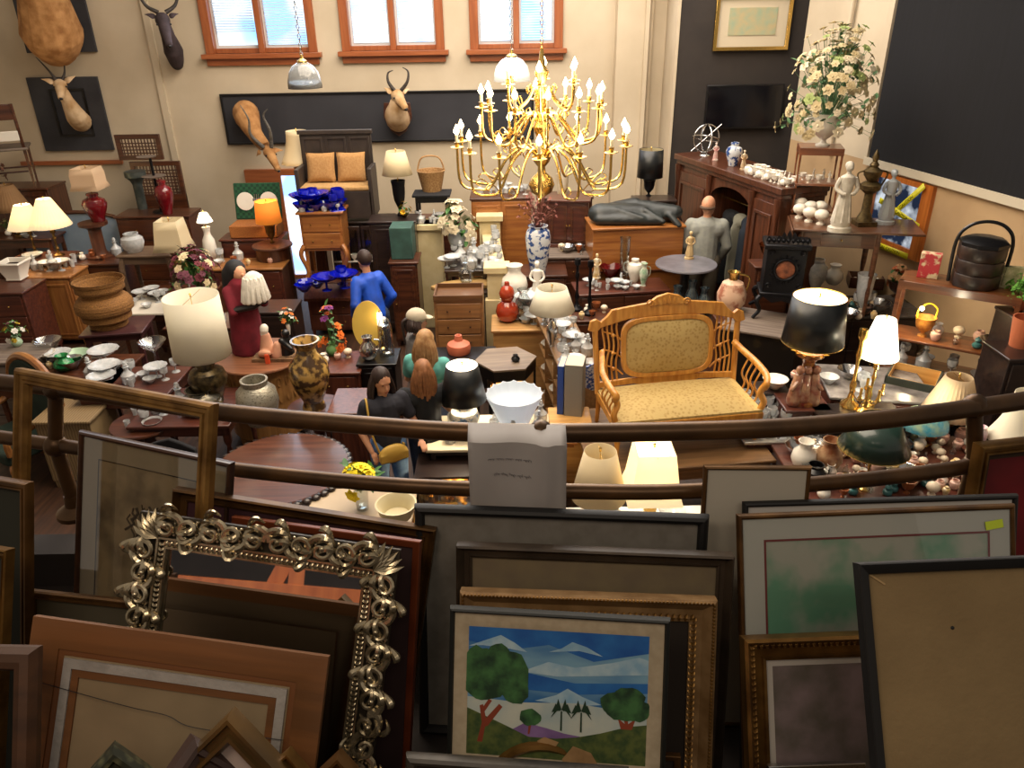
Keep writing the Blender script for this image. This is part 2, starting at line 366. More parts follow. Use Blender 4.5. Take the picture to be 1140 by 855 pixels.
# painted chair rail and pale panel under the mounts at left
a = Wy(24, 182, BY - .02); b = Wy(136, 178, BY - .02)
m = MB(); m.bz(a.x, b.x, BY - .05, BY, a.z - .03, a.z + .03); structure(m.build('trim_6', TRIMW))
a = Wy(172, 60, BY - .04); b = Wy(176, 60, BY)
m = MB(); m.bz(a.x - .06, a.x + .04, BY - .05, BY, 0, TOP); structure(m.build('trim_7', WALLM, smooth=False))
# blackboard
a = Wy(247, 107, BY - .03); b = Wy(592, 104, BY - .03); c = Wy(250, 159, BY - .03)
t = thing('blackboard', 'long black board across the back wall under the windows', 'blackboard', ((a.x + b.x) / 2, BY - .03, c.z)); W = b.x - a.x; Hh = a.z - c.z
m = MB(); m.bz(-W / 2, W / 2, -.01, .02, 0, Hh); m.build('board', pm('slate_black', '26262c', '2e2e34', rough=.7, scale=2), t)
m = MB(); m.ringxz([(-W / 2 - .03, -.03), (W / 2 + .03, -.03), (W / 2 + .03, Hh + .03), (-W / 2 - .03, Hh + .03)], [(-W / 2, 0), (W / 2, 0), (W / 2, Hh), (-W / 2, Hh)], -.03, .02); m.build('frame', BLACK, t, bevel=.004)
def wallpanel(px0, px1, py0, py1, label, Y=BY - .02, inner=False):
    a = Wy(px0, py1, Y); b = Wy(px1, py1, Y); c = Wy(px0, py0, Y); W = b.x - a.x; Hh = c.z - a.z
    t = thing('backing_panel', label, 'panel', ((a.x + b.x) / 2, Y, a.z))
    m = MB(); m.bz(-W / 2, W / 2, -.03, .015, 0, Hh); m.build('panel_board', pm('dark_panel_paint', '26262c', '3a3a3e', rough=.7, scale=2), t, bevel=.004)
    if inner:
        m = MB(); m.ringxz([(-W * .22, Hh * .2), (W * .28, Hh * .2), (W * .28, Hh * .85), (-W * .22, Hh * .85)], [(-W * .19, Hh * .23), (W * .25, Hh * .23), (W * .25, Hh * .82), (-W * .19, Hh * .82)], -.045, -.03); m.build('moulding', BLACK, t)
    return t
wallpanel(31, 109, -30, 59, 'black backing panel behind the topmost cut-off game head')
wallpanel(52, 128, 86, 168, 'dark grey panelled door board behind the small gazelle head', inner=True)
# television and big framed picture on the dark wall
a = Wy(783, 144, TVY - .08); b = Wy(867, 145, TVY - .08); c = Wy(783, 95, TVY - .08)
t = thing('television', 'flat black television hung on the dark wall above the wardrobe', 'television', ((a.x + b.x) / 2, TVY - .05, a.z)); W = b.x - a.x; Hh = c.z - a.z
m = MB(); m.bz(-W / 2, W / 2, -.05, .0, 0, Hh); m.build('bezel', BLACK, t, bevel=.006)
m = MB(); m.bz(-W / 2 + .02, W / 2 - .02, -.053, -.05, .03, Hh - .02); m.build('screen', pm('dark_screen', '0a0a10', rough=.12), t)
m = MB(); m.bz(-.1, .1, 0, .03, Hh * .3, Hh * .7); m.build('bracket', IRON, t)
a = Wy(793, 57, TVY - .06); b = Wy(876, 60, TVY - .06); c = Wy(793, -6, TVY - .06); W = b.x - a.x; Hh = c.z - a.z
t = thing('framed_picture', 'gold framed picture with wide cream mat hung high on the dark wall', 'picture', ((a.x + b.x) / 2, TVY - .03, a.z))
m = MB(); m.ringxz([(-W / 2, 0), (W / 2, 0), (W / 2, Hh), (-W / 2, Hh)], [(-W / 2 + .05, .05), (W / 2 - .05, .05), (W / 2 - .05, Hh - .05), (-W / 2 + .05, Hh - .05)], -.05, .02); m.build('frame', BRASS, t, bevel=.006)
m = MB(); m.bz(-W / 2 + .04, W / 2 - .04, -.01, .01, .04, Hh - .04); m.build('mat_board', pm('cream_mat', 'cdbfa6', rough=.9), t)
m = MB(); m.bz(-W / 2 + .2, W / 2 - .2, -.02, -.01, .2, Hh - .17); m.build('picture', pm('pale_floral_print', '9aa98e', 'b7a882', rough=.8, scale=9), t)
# ================================================================= BALCONY RAIL AND THE FRAMES LEANING ON IT
RZ = 3.36
def railpts(L_, z): return [S(x, y, z) for x, y in L_]
top = cr(railpts([(-60, 420), (60, 432), (240, 458), (400, 473), (520, 481), (640, 482), (800, 479), (900, 474), (1000, 465), (1140, 446), (1230, 430)], RZ), 5)
k = -.005
t = thing('balcony_rail', 'brass double pipe railing curving along the balcony edge', 'railing', (0, 0, 3.0))
RAILM = pm('worn_brass_pipe', '43301f', '5c4228', rough=.38, metal=.6, scale=10)
def rel(P_): return [p - Vector((0, 0, 3.0)) for p in P_]
m = MB(); m.tube(rel(top), .0215, 14); m.build('top_rail', RAILM, t)
lowp = cr(railpts([(-60, 478), (60, 495), (240, 520), (400, 537), (520, 544), (640, 547), (760, 547), (940, 536), (1080, 519), (1230, 492)], RZ - .15), 5)
m = MB(); m.tube(rel(lowp), .018, 14); m.build('lower_rail', RAILM, t)
for px, pt, pl in ((62, 433, 496), (602, 482, 547), (1085, 452, 518)):
    a = S(px, pt, RZ); b = S(px, pl, RZ - .15); c = Vector((b.x, b.y, 3.0))
    m = MB(); m.tube(rel([a, b, c]), .018, 12); m.build('post', RAILM, t)
    for q_ in (a, b): m = MB(); m.ball(rel([q_])[0], .029); m.build('fitting', RAILM, t)
    m = MB(); m.lathe([(.02, .06), (.024, .03), (.05, .012), (.05, 0)][::-1], 16, rel([c])[0]); m.build('base_flange', RAILM, t)
# paper sign taped over the rail
a = S(521, 473, RZ + .024); b = S(630, 476, RZ + .024); c = S(523, 551, RZ - .17)
u = (b - a); W = u.length; u.normalize(); dn = Vector((0, -.06, -1)).normalized(); Hs = .205
m = MB(); vs = []; nx, nz_ = 16, 10
off = Vector((0, -.035, 0))
for j in range(nz_ + 1):
    for i in range(nx + 1):
        f_, g = i / nx, j / nz_
        if j == 0: q = a + u * W * f_ + Vector((0, .01, 0))
        else: q = a + u * W * f_ + off + dn * (Hs * g * (1 + .06 * f_)) + Vector((0, -.004 * math.sin(f_ * 9 + g * 3) - (.010 * math.exp(-((f_ - .78) / .06) ** 2)), .0))
        vs.append(q - Vector((a.x, a.y, 3.36)))
m.add(vs, [(j * (nx + 1) + i, j * (nx + 1) + i + 1, (j + 1) * (nx + 1) + i + 1, (j + 1) * (nx + 1) + i) for j in range(nz_) for i in range(nx)])
sign = thing('paper_sign', 'crumpled white paper sign with faint pencil writing hung over the rail', 'sign', (a.x, a.y, 3.36))
m.build('sheet', pm('grey_white_paper', '9b9694', 'a8a4a2', rough=.8, scale=5), sign, solid=.001)
m = MB()
for row, (g, f0, f1) in enumerate(((.29, .2, .74), (.47, .26, .72))):
    pts = []; n = 70
    for i in range(n):
        f_ = f0 + (f1 - f0) * i / n
        if (i % 12) > 9:
            if len(pts) > 2: m.tube(pts, .0005, 4)
            pts = []; continue
        q = a + u * W * f_ + off + dn * (Hs * g * (1 + .06 * f_)) + Vector((0, -.004 * math.sin(f_ * 9 + g * 3) - .0025, 0)) + dn * .004 * math.sin(i * 1.9 + row) * (1.3 if i % 5 == 0 else .6) + u * .002 * math.cos(i * 1.9)
        pts.append(q - Vector((a.x, a.y, 3.36)))
m.build('pencil_writing', pm('pencil_grey', '5c5a5e'), sign)
for f_, g in ((.1, .9), (.5, .95), (.9, .955)):
    q = a + u * W * f_ + off + dn * (Hs * g) + Vector((0, -.006, 0)) - Vector((a.x, a.y, 3.36)); m = MB(); m.ball(q, (.003, .002, .003), 8, 6); m.build('punch_hole', BLACK, sign)

def frame_axes(TL, TR, lean, zb):
    u = (TR - TL); W = u.length; u.normalize()
    back = Vector((0, 0, 1)).cross(u); back.normalize()
    up = Vector((0, 0, math.cos(R(lean)))) + back * math.sin(R(lean))
    up = (up - u * up.dot(u)).normalized(); n = up.cross(u)
    H_ = (max(TL.z, TR.z) - zb) / up.z
    M = Matrix((u, n, up)).transposed().to_4x4(); org = (TL + TR) / 2 - up * H_
    M.translation = org
    return M, W, H_
def sweep_rect(m, W, H_, prof):
    """mitred moulding: prof = (inset, height towards the viewer) around a W x H rectangle"""
    st = len(m.v)
    vs = []
    for o_, h in prof:
        vs += [(-W / 2 + o_, -h, o_), (W / 2 - o_, -h, o_), (W / 2 - o_, -h, H_ - o_), (-W / 2 + o_, -h, H_ - o_)]
    n = len(prof); fs = []
    for i in range(n):
        j = (i + 1) % n
        for k in range(4):
            l = (k + 1) % 4; fs.append((i * 4 + k, i * 4 + l, j * 4 + l, j * 4 + k))
    m.add(vs, fs); return m
def prof_of(w, h, kind):
    if kind == 'flat': return [(0, 0), (0, h), (w * .1, h * 1.1), (w * .9, h * .8), (w, h * .7), (w, 0)]
    if kind == 'cove': return [(0, 0), (0, h), (w * .12, h * 1.15), (w * .22, h * .95), (w * .5, h * .45), (w * .8, h * .35), (w * .86, h * .5), (w, h * .4), (w, 0)]
    if kind == 'step': return [(0, 0), (0, h * .7), (w * .15, h), (w * .3, h), (w * .38, h * .75), (w * .62, h * .7), (w * .7, h * .85), (w * .85, h * .85), (w, h * .45), (w, 0)]
    if kind == 'round': return [(0, 0), (0, h * .4), (w * .2, h * .85), (w * .5, h), (w * .8, h * .85), (w, h * .4), (w, 0)]
def beads(W, H_, inset, h, r, step, skip_bottom=True):
    m = MB()
    def run(p, q):
        d = (q - p); n = max(2, int(d.length / step))
        for i in range(n): m.ball(p + d * (i + .5) / n, (r, r, r) , 6, 4)
    i = inset; z0 = max(i, H_ - .9)
    run(Vector((-W / 2 + i, -h, H_ - i)), Vector((W / 2 - i, -h, H_ - i)))
    run(Vector((-W / 2 + i, -h, z0)), Vector((-W / 2 + i, -h, H_ - i))); run(Vector((W / 2 - i, -h, z0)), Vector((W / 2 - i, -h, H_ - i)))
    return m
def leaves_run(W, H_, inset, h, size, step):
    m = MB(); i = inset
    def run(p, q, inw):
        d = (q - p); n = max(2, int(d.length / step)); t_ = d.normalized()
        for k in range(n):
            c = p + d * (k + .5) / n
            for sg in (-1, 1): m.leaf(c, t_ + inw * .9 * sg, size * .35, size, (0, -1, 0), .8)
            m.ball(c + Vector((0, -size * .1, 0)), size * .18, 5, 4)
    run(Vector((-W / 2 + i, -h, H_ - i)), Vector((W / 2 - i, -h, H_ - i)), Vector((0, 0, 1)))
    run(Vector((-W / 2 + i, -h, max(.02, H_ - .75))), Vector((-W / 2 + i, -h, H_ - i)), Vector((1, 0, 0)))
    run(Vector((W / 2 - i, -h, max(.02, H_ - .75))), Vector((W / 2 - i, -h, H_ - i)), Vector((1, 0, 0)))
    return m
GOLDD = pm('dull_gold_leaf', '96703a', '644620', rough=.35, metal=.75, scale=14)
BLK = pm('matt_black_frame', '0d0c0c', rough=.6)
GOLDB = pm('brown_gold_leaf', '6d4d28', '4a3218', rough=.4, metal=.6, scale=14)
def framed(name, label, TLp, Y, TRp, lean=12, zb=2.7, w=.03, h=.02, kind='cove', fm=None, mat_w=0, matc='cfc9bc', pic=None, cat='picture frame', inner=None, glass=False, empty=False, group=None, Hfix=None, YR=None):
    TL = Wy(TLp[0], TLp[1], Y); TR = Wy(TRp[0], TRp[1], YR) if YR else S(TRp[0], TRp[1], TL.z)
    if Hfix: zb = TL.z - Hfix * math.cos(R(lean))
    M, W, H_ = frame_axes(TL, TR, lean, zb)
    t = bpy.data.objects.new(name, None); COL.objects.link(t); tag(t, label, cat, group); t.matrix_world = M
    m = MB(); sweep_rect(m, W, H_, prof_of(w, h, kind)); m.build('moulding', fm or GOLDD, t, ang=30)
    if inner:
        im = MB(); sweep_rect(im, W, H_, [(w, 0), (w, h * .5), (w + inner[0] * .5, h * .55), (w + inner[0], h * .3), (w + inner[0], 0)]); im.build('inner_slip', inner[1], t, ang=30)
    e = w + (inner[0] if inner else 0)
    if not empty:
        m = MB(); m.bz(-W / 2 + w * .5, W / 2 - w * .5, -.004, .0, w * .5, H_ - w * .5); m.build('backing_board', pm('brown_backing', '6f5a40', rough=.9), t)
        if mat_w:
            mm = MB(); sweep_rect(mm, W, H_, [(e - .004, .0045), (e - .004, .007), (e + mat_w, .007), (e + mat_w, .0045)]); mm.build('mat_board', pm('mat_' + matc, matc, rough=.95), t, smooth=False)
        m = MB(); g = e + mat_w - .003; m.bz(-W / 2 + g, W / 2 - g, -.006, -.0035, g, H_ - g)
        m.build('picture', pic or pm('grey_board', '6a655c', rough=.9), t)
        if glass:
            m = MB(); m.bz(-W / 2 + e * .9, W / 2 - e * .9, -.0095, -.008, e * .9, H_ - e * .9); m.build('glazing', glass_mat('picture_glass', 'ffffff', .12, .02), t)
    return t, W, H_
# --- back row, standing on the balcony floor against the kerb
t, W, H_ = framed('empty_frame', 'large empty antique gold frame propped at the far left of the rail', (24, 409), 1.53, (244, 449), 20, w=.034, h=.022, kind='step', fm=pm('bright_gold_leaf', 'a07840', '6a4a22', rough=.35, metal=.7, scale=14), empty=True, Hfix=.62)
t, W, H_ = framed('framed_engraving', 'brown framed old engraving with grey mat leaning inside the empty gold frame', (92, 478), 1.57, (262, 514), 20, w=.014, h=.016, kind='round', fm=wood('dark_frame_wood', '2e1c14', '44291a'), mat_w=.045, matc='84785f', pic=pm('engraving_paper', '8a7a5c', '4a4132', rough=.9, scale=10, lo=.45, hi=.7), glass=True, Hfix=.6)
m = MB(); ix = .059
m.ringxz([(-W / 2 + ix, H_ - .5), (W / 2 - ix, H_ - .5), (W / 2 - ix, H_ - ix), (-W / 2 + ix, H_ - ix)], [(-W / 2 + ix + .002, H_ - .498), (W / 2 - ix - .002, H_ - .498), (W / 2 - ix - .002, H_ - ix - .002), (-W / 2 + ix + .002, H_ - ix - .002)], -.0078, -.007); m.build('ruled_line', BLACK, t)
m = MB(); random.seed(4)
for k in range(60):
    x = random.gauss(0.01, .035); z = H_ - .14 - abs(random.gauss(0, .05)); m.tube([(x, -.007, z), (x + random.uniform(-.015, .015), -.007, z - .012), (x + random.uniform(-.02, .02), -.007, z - .03)], random.uniform(.001, .004), 4)
m.build('engraved_figures', pm('engraving_ink', '3a3024', rough=.9), t)
framed('picture_frame', 'wide gold frame with deep burgundy panel behind the carved silver mirror', (198, 541), 1.40, (487, 586), 18, YR=1.35, w=.028, h=.025, kind='cove', fm=GOLDB, pic=pm('burgundy_panel', '2c1018', '3a141e', rough=.85, scale=3))
t, W, H_ = framed('picture_frame', 'tall copper-edged dark frame squeezed behind the silver mirror on its right', (262, 573), 1.345, (470, 601), 20, w=.016, h=.014, kind='flat', fm=pm('copper_frame', '6a3018', '7a3c20', rough=.4, metal=.4), pic=pm('burgundy_panel2', '2a1414', rough=.8))
# wide black frame, centre back
framed('picture_frame', 'widest glossy black frame with grey board, rearmost below the paper sign', (462, 560), 1.37, (789, 572), 14, w=.022, h=.02, kind='round', fm=BLK, pic=pm('grey_linen_board', '6c675e', '77726a', rough=.95, scale=30))
framed('picture_frame', 'tall grey-brown scooped frame behind the tree painting', (510, 602), 1.28, (815, 614), 17, w=.030, h=.028, kind='cove', fm=pm('greybrown_frame', '4a3d30', '33291f', rough=.45, scale=12, metal=.2), pic=pm('tan_board', '6e604c', '77694f', rough=.95, scale=20))
t, W, H_ = framed('picture_frame', 'beaded gold and cream frame directly behind the tree painting', (514, 653), 1.19, (796, 663), 21, w=.050, h=.028, kind='cove', fm=pm('cream_gold_frame', '9a7b54', '7a5c38', rough=.45, metal=.35, scale=20), pic=pm('dark_inner', '20160e', rough=.8))
beads(W, H_, .006, .03, .0035, .007).build('beading', GOLDD, t); leaves_run(W, H_, .042, .014, .010, .012).build('leaf_carving', GOLDD, t)
# the tree painting
t, W, H_ = framed('tree_painting', 'naive landscape painting with green trees and blue sky in black frame', (502, 673), 1.10, (746, 687), 24, w=.010, h=.02, kind='round', fm=pm('black_green_frame', '0c0f0b', rough=.65), inner=(.026, pm('linen_liner', 'a3957c', 'afa188', rough=.95, scale=60)), pic=pm('sky_paint', '1f5f9a', '7aa4ba', rough=.6, scale=5, stretch=(.6, 1, 2.2), lo=.38, hi=.6), cat='painting', Hfix=.31)
e = .036; x0, x1 = -W / 2 + e, W / 2 - e; zt = H_ - e; PW = x1 - x0; PH = PW * .80; zb_ = zt - PH
def PX(fx, fy): return (x0 + fx * PW, zt - fy * PH)
def blobpoly(cx, cy, rx, ry, n=18, j=.1): return [PX(cx + rx * math.cos(2 * PI * k / n) * (1 + random.uniform(-j, j)), cy + ry * math.sin(2 * PI * k / n) * (1 + random.uniform(-j, j))) for k in range(n)]
mats = [pm('paint_cloud', '7fa6c0', 'a9c2cc', rough=.7, scale=30), pm('paint_haze', '9fb0b0', 'c0c4b6', rough=.7, scale=12), pm('paint_purple_hill', '6a5080', '86689a', rough=.7, scale=20), pm('paint_green_hill', '2f4420', '55602c', rough=.7, scale=60), pm('paint_dark_tree', '17351f', '3c6a3a', rough=.7, scale=40), pm('paint_trunk', '7a3018', '93452a', rough=.7), pm('paint_hut', '8a6a44', 'a9865a', rough=.7, scale=30), pm('paint_deep_blue', '0f4a94', '2468ac', rough=.7, scale=14), pm('paint_palm', '12301c', rough=.7)]
m = MB(); L0 = [.0062]
def pl(mi, poly): m.cur = mi; L0[0] += .00006; m.prism(poly, -L0[0], -L0[0] + .00005, 'y')
pl(7, [PX(0, 0), PX(1, 0), PX(1, .12), PX(.7, .2), PX(.45, .1), PX(.2, .16), PX(0, .1)])
pl(7, [PX(0, .33), PX(.3, .3), PX(.6, .36), PX(1, .33), PX(1, .4), PX(.6, .44), PX(.2, .42), PX(0, .44)])
for pts in ([(0, .14), (.1, .09), (.18, .05), (.26, .1), (.33, .16), (.2, .14), (.08, .13)], [(.45, .15), (.52, .12), (.58, .07), (.66, .1), (.75, .16), (.62, .13)], [(.3, .3), (.45, .22), (.6, .25), (.8, .2), (.95, .15), (1, .17), (1, .27), (.7, .3), (.5, .32)], [(.38, .5), (.5, .45), (.56, .4), (.64, .45), (.75, .5), (.6, .52)]): pl(0, [PX(*q) for q in pts])
pl(1, [PX(0, .5), PX(.3, .52), (PX(.6, .5)), PX(1, .55), PX(1, .85), PX(0, .85)])
pl(2, [PX(.25, .72), PX(.33, .66), PX(.45, .69), PX(.55, .72), PX(.68, .74), PX(.66, .8), PX(.3, .8)])
pl(3, [PX(0, .58), PX(.08, .62), PX(.2, .68), PX(.35, .76), PX(.5, .76), PX(.62, .74), PX(.75, .7), PX(.9, .64), PX(1, .62), PX(1, 1), PX(0, 1)])
for (pts) in ([(.06, .82), (.09, .82), (.11, .66), (.09, .55), (.07, .56), (.085, .68)], [(.09, .72), (.12, .7), (.2, .56), (.18, .54), (.1, .66)], [(.1, .6), (.14, .52), (.12, .51), (.085, .58)], [(.86, .66), (.92, .66), (.94, .58), (.9, .62), (.89, .56), (.87, .56), (.88, .62), (.84, .58)], [(.345, .74), (.355, .74), (.365, .66), (.35, .66)]): pl(5, [PX(*q) for q in pts])
for b_ in ((.06, .3, .10, .16), (.17, .28, .09, .16), (.25, .34, .09, .17), (.1, .42, .11, .1), (.27, .44, .07, .1), (.82, .48, .08, .08), (.9, .46, .09, .1), (.95, .52, .07, .08), (.87, .54, .1, .06), (.355, .62, .06, .06)): pl(4, blobpoly(*b_))
for cx in (.53, .64):
    pl(8, [PX(cx - .005, .7), PX(cx + .005, .7), PX(cx + .004, .56), PX(cx - .004, .56)])
    for a_ in range(7):
        t_ = PI * (a_ / 6) * 1.1 - .15; pl(8, [PX(cx, .55), PX(cx + .06 * math.cos(t_) * .6, .54 - .08 * math.sin(t_)), PX(cx + .06 * math.cos(t_), .60 - .07 * math.sin(t_)), PX(cx + .025 * math.cos(t_), .56)])
pl(6, [PX(.54, .9), PX(.6, .8), (PX(.7, .84)), PX(.74, .92), PX(.72, .98), PX(.56, .95)]); pl(6, [PX(.4, .78), PX(.44, .75), PX(.52, .78), PX(.5, .82), PX(.41, .82)])
m.build('painted_scene', mats, t, smooth=False)
# right-hand group
framed('framed_print', 'narrow white print in brown bamboo-style frame hooked on the rail', (783, 517), 1.375, (903, 518), 12, w=.010, h=.012, kind='round', fm=GOLDB, pic=pm('offwhite_paper', 'b3ad9f', rough=.9))
framed('framed_print', 'black framed white mount peeking out rearmost above the watercolour', (826, 558), 1.33, (1131, 549), 20, w=.012, h=.014, kind='round', fm=BLK, pic=pm('white_mount', 'bdb9b4', rough=.9))
t, W, H_ = framed('framed_watercolour', 'watercolour with green wash in brown frame with yellow sticker', (819, 572), 1.26, (1127, 560), 25, w=.012, h=.014, kind='round', fm=GOLDB, mat_w=.045, matc='aeb0a8', pic=pm('watercolour_wash', '5f9478', 'a3a69a', rough=.9, scale=6, lo=.42, hi=.56), glass=True, cat='painting')
m = MB(); random.seed(9)
for k in range(16):
    x = random.gauss(.02, .03); z = H_ - .14 - random.random() * .05; m.ball((x, -.0068, z), (random.uniform(.006, .016), .0004, random.uniform(.004, .012)), 9, 5)
m.build('painted_flowers', pm('russet_paint', '5a2e26', '7a4a38', rough=.9, scale=40), t)
m = MB(); e_ = .057; sweep_rect(m, W, H_, [(e_ - .004, .0075), (e_ - .004, .0081), (e_, .0081), (e_, .0075)]); m.build('mat_line', pm('maroon_line', '6a2e30'), t)
m = MB(); m.box((W / 2 - .045, -.0105, H_ - .04), (.036, .001, .017), rot=Matrix.Rotation(R(-8), 3, 'Y')); m.build('sticker', pm('yellow_sticker', 'c3d836', rough=.7), t, label='yellow-green paper sticker')
t, W, H_ = framed('gilt_picture', 'ornate gilt frame with pink and grey landscape print in front of the watercolour', (823, 707), 1.10, (1005, 700), 28, w=.046, h=.03, kind='cove', fm=GOLDD, mat_w=.013, matc='a8a29a', pic=pm('pink_grey_print', '7a6a6c', '4f4a40', rough=.8, scale=12), cat='picture frame')
leaves_run(W, H_, .014, .026, .009, .011).build('leaf_carving', GOLDD, t); beads(W, H_, .003, .024, .0028, .006).build('beading', GOLDD, t)
t, W, H_ = framed('canvas_back', 'big framed canvas turned round showing brown paper backing and black edge', (949, 626), 1.00, (1190, 616), 33, w=.018, h=.022, kind='flat', fm=BLK, pic=pm('kraft_backing', '8a7450', '7c6746', rough=.95, scale=5, bump=.15, bs=90), cat='picture frame')
m = MB(); m.box((-W / 2 + .035, -.007, H_ - .028), (.03, .002, .003), rot=Matrix.Rotation(R(35), 3, 'Y')); m.build('torn_corner', pm('tape_tan', 'a88c62', rough=.9), t)
m = MB(); m.ball((-.03, -.0065, H_ - .11), (.0035, .001, .003), 8, 4); m.build('puncture', BLK, t)
t, W, H_ = framed('picture_frame', 'thick gold frame with red inside at the right end of the rail', (1083, 492), 1.50, (1230, 476), 8, w=.030, h=.03, kind='step', fm=GOLDD, pic=pm('crimson_print', '7a1018', '5c0c12', rough=.8), mat_w=.016, matc='3a2a1a', Hfix=.42)
# --- silver mirror
t, W, H_ = framed('carved_mirror', 'large mirror in heavily carved silver frame with scrolling acanthus', (160, 568), 1.25, (447, 611), 25, YR=1.185, w=.050, h=.010, kind='flat', fm=pm('dark_recess_backing', '2a241c', '3a3226', rough=.5, metal=.5), pic=MIRR, cat='mirror', inner=(.020, pm('antique_silver', 'd0c2a4', '94866a', rough=.24, metal=.85, scale=25)))  # flat moulding coloured dark, as the shaded recess behind the carving
SLV = pm('antique_silver', ''); m = MB()
def scroll(c, d, size, flip):
    """spiral acanthus volute lying in the frame plane"""
    d = Vector(d).normalized(); nrm = Vector((0, -1, 0)); s_ = d.cross(nrm) * flip; pts = []; rr = []
    for k in range(22):
        a = k / 21 * 2 * PI * 1.35; r = size * (1 - k / 21 * .82) * .5
        pts.append(c + d * r * math.cos(a) + s_ * r * math.sin(a) + nrm * (.016 + .010 * k / 21)); rr.append(size * .125 * (1 - k / 28) + .0008)
    m.tube(pts, rr, 7); m.ball(pts[-1], size * .11, 8, 6)
    for q in range(3):
        off_ = .62 + .16 * q; b0 = c - d * size * (.35 + .12 * q) + s_ * size * (.35 - .2 * q); P = []
        for k in range(9):
            f_ = k / 8; P.append(b0 + d * size * (.9 * f_) * off_ + s_ * size * (.28 * math.sin(f_ * PI) - .25 * f_ * (q - 1)) + nrm * (.012 + .012 * math.sin(f_ * PI)))
        m.tube(P, [size * .13 * math.sin(PI * (k + .6) / 9.2) + .0006 for k in range(9)], 6, flat=.6)
    for q in range(5): m.ball(c - d * size * .55 + s_ * size * (q - 2) * .13 + nrm * .016, size * .06, 6, 4)
ins = .020; step = .043
def runsc(p, q):
    d = q - p; n = max(2, int(d.length / step))
    for k in range(n): scroll(p + d * (k + .5) / n, d if k < n / 2 else -d, .056, 1 if k % 2 else -1)
runsc(Vector((-W / 2 + .04, 0, H_ - ins)), Vector((W / 2 - .04, 0, H_ - ins))); zl = max(.1, H_ - .62)
runsc(Vector((W / 2 - ins, 0, zl)), Vector((W / 2 - ins, 0, H_ - .05))); runsc(Vector((-W / 2 + ins, 0, zl)), Vector((-W / 2 + ins, 0, H_ - .05)))
for sx_ in (-1, 1):
    for k in range(5): m.leaf(Vector((sx_ * (W / 2 - .045), -.02, H_ - .045)), Vector((sx_ * math.cos(R(15 + k * 15)), -.1, math.sin(R(15 + k * 15)))), .009, .058, (0, -1, 0), .5)
m.build("scroll_carving", SLV, t)
leaves_run(W, H_, .053, .018, .008, .010).build('leaf_border', SLV, t)
m = MB()
for i_ in (.044, .061): sweep_rect(m, W, H_, [(i_ - .003, .012), (i_ - .002, .019), (i_ + .002, .019), (i_ + .003, .012)])
m.build('fillet', SLV, t)
# --- orange frame seen from the back, with canvas strip
t, W, H_ = framed('stretched_canvas', 'back of an orange wooden frame with white canvas edge and brown backing', (42, 684), 1.06, (368, 729), 29, YR=1.0, w=.052, h=.012, kind='flat', fm=wood('orange_frame_wood', '5f3b19', '774a22', rough=.6, coat=0), pic=pm('cardboard_back', '7d6c52', '8a785c', rough=.95, scale=8), inner=(.014, pm('orange_edge', '6c401c', rough=.6)), cat='picture frame')
m = MB(); pts = []; sweep_rect(m, W, H_, [(.066, .003), (.066, .011), (.082, .012), (.083, .003)]); m.build('canvas_strip', pm('white_canvas', 'a09a94', '8b8680', rough=.95, scale=18, bump=.3), t)
m = MB(); sweep_rect(m, W, H_, [(.083, .003), (.083, .010), (.096, .010), (.096, .003)]); m.build('stretcher_bar', wood('orange_bar_wood', '5f3b19', '774a22', rough=.6, coat=0), t)
m = MB(); m.tube(cr([(-W / 2 + .02, -.016, H_ - .11), (-.08, -.017, H_ - .13), (0, -.02, H_ - .135), (.05, -.017, H_ - .15), (W / 2 - .06, -.016, H_ - .15)], 6), .0007, 5); m.build('hanging_wire', IRON, t)
# --- left-edge stack
framed('picture_frame', 'dark gold frame standing at the far left edge behind the orange frame', (-60, 520), 1.40, (38, 536), 20, w=.022, h=.02, kind='step', fm=GOLDB, pic=pm('dark_green_board', '2a2a20', rough=.9))
framed('picture_frame', 'narrow yellow-gold frame at the far left edge in front of darker ones', (-60, 598), 1.20, (17, 610), 24, w=.022, h=.02, kind='cove', fm=GOLDD, pic=pm('dark_green_board', ''))
t, W, H_ = framed('picture_frame', 'thin gold frame lying low behind the orange frame at left', (34, 655), 1.34, (200, 672), 22, w=.020, h=.016, kind='step', fm=GOLDB, pic=pm('olive_board', '4c4636', rough=.9))
framed('wooden_stretcher', 'thick rounded wooden stretcher corner at bottom left edge', (-60, 716), .98, (48, 718), 28, w=.04, h=.03, kind='round', fm=wood('stretcher_wood', '3a2414', '4c301a', rough=.6, coat=0), empty=True)
# --- small frames standing on their corners at the bottom edge
def corner_frame(name, label, apex, Y, tilt, w, h, fm, side=.22, th=.03, picm=None, yaw=0, kind='step', lean=28):
    A = Wy(apex[0], apex[1], Y)
    t = bpy.data.objects.new(name, None); COL.objects.link(t); tag(t, label, 'picture frame')
    Rm = Matrix.Rotation(R(yaw), 4, 'Z') @ Matrix.Rotation(R(-lean), 4, 'X') @ Matrix.Rotation(R(tilt), 4, 'Y')
    H_ = side * 1.2; corner = Rm @ Vector((-side / 2, 0, H_))
    t.matrix_world = Matrix.Translation(A - corner) @ Rm
    m = MB(); sweep_rect(m, side, H_, prof_of(w, th, kind)); m.build('moulding', fm, t, ang=30)
    m = MB(); m.bz(-side / 2 + w * .6, side / 2 - w * .6, -.006, 0, w * .6, H_ - w * .6); m.build('picture', picm or pm('pink_mat', 'a09088', rough=.9), t)
    return t
corner_frame('picture_frame', 'small black and gold stepped frame standing on its corner at the bottom', (262, 786), .86, 47, .036, .03, pm('black_gold_frame', '2a2418', '7a5a2c', rough=.4, metal=.4, scale=3), .20, .035)
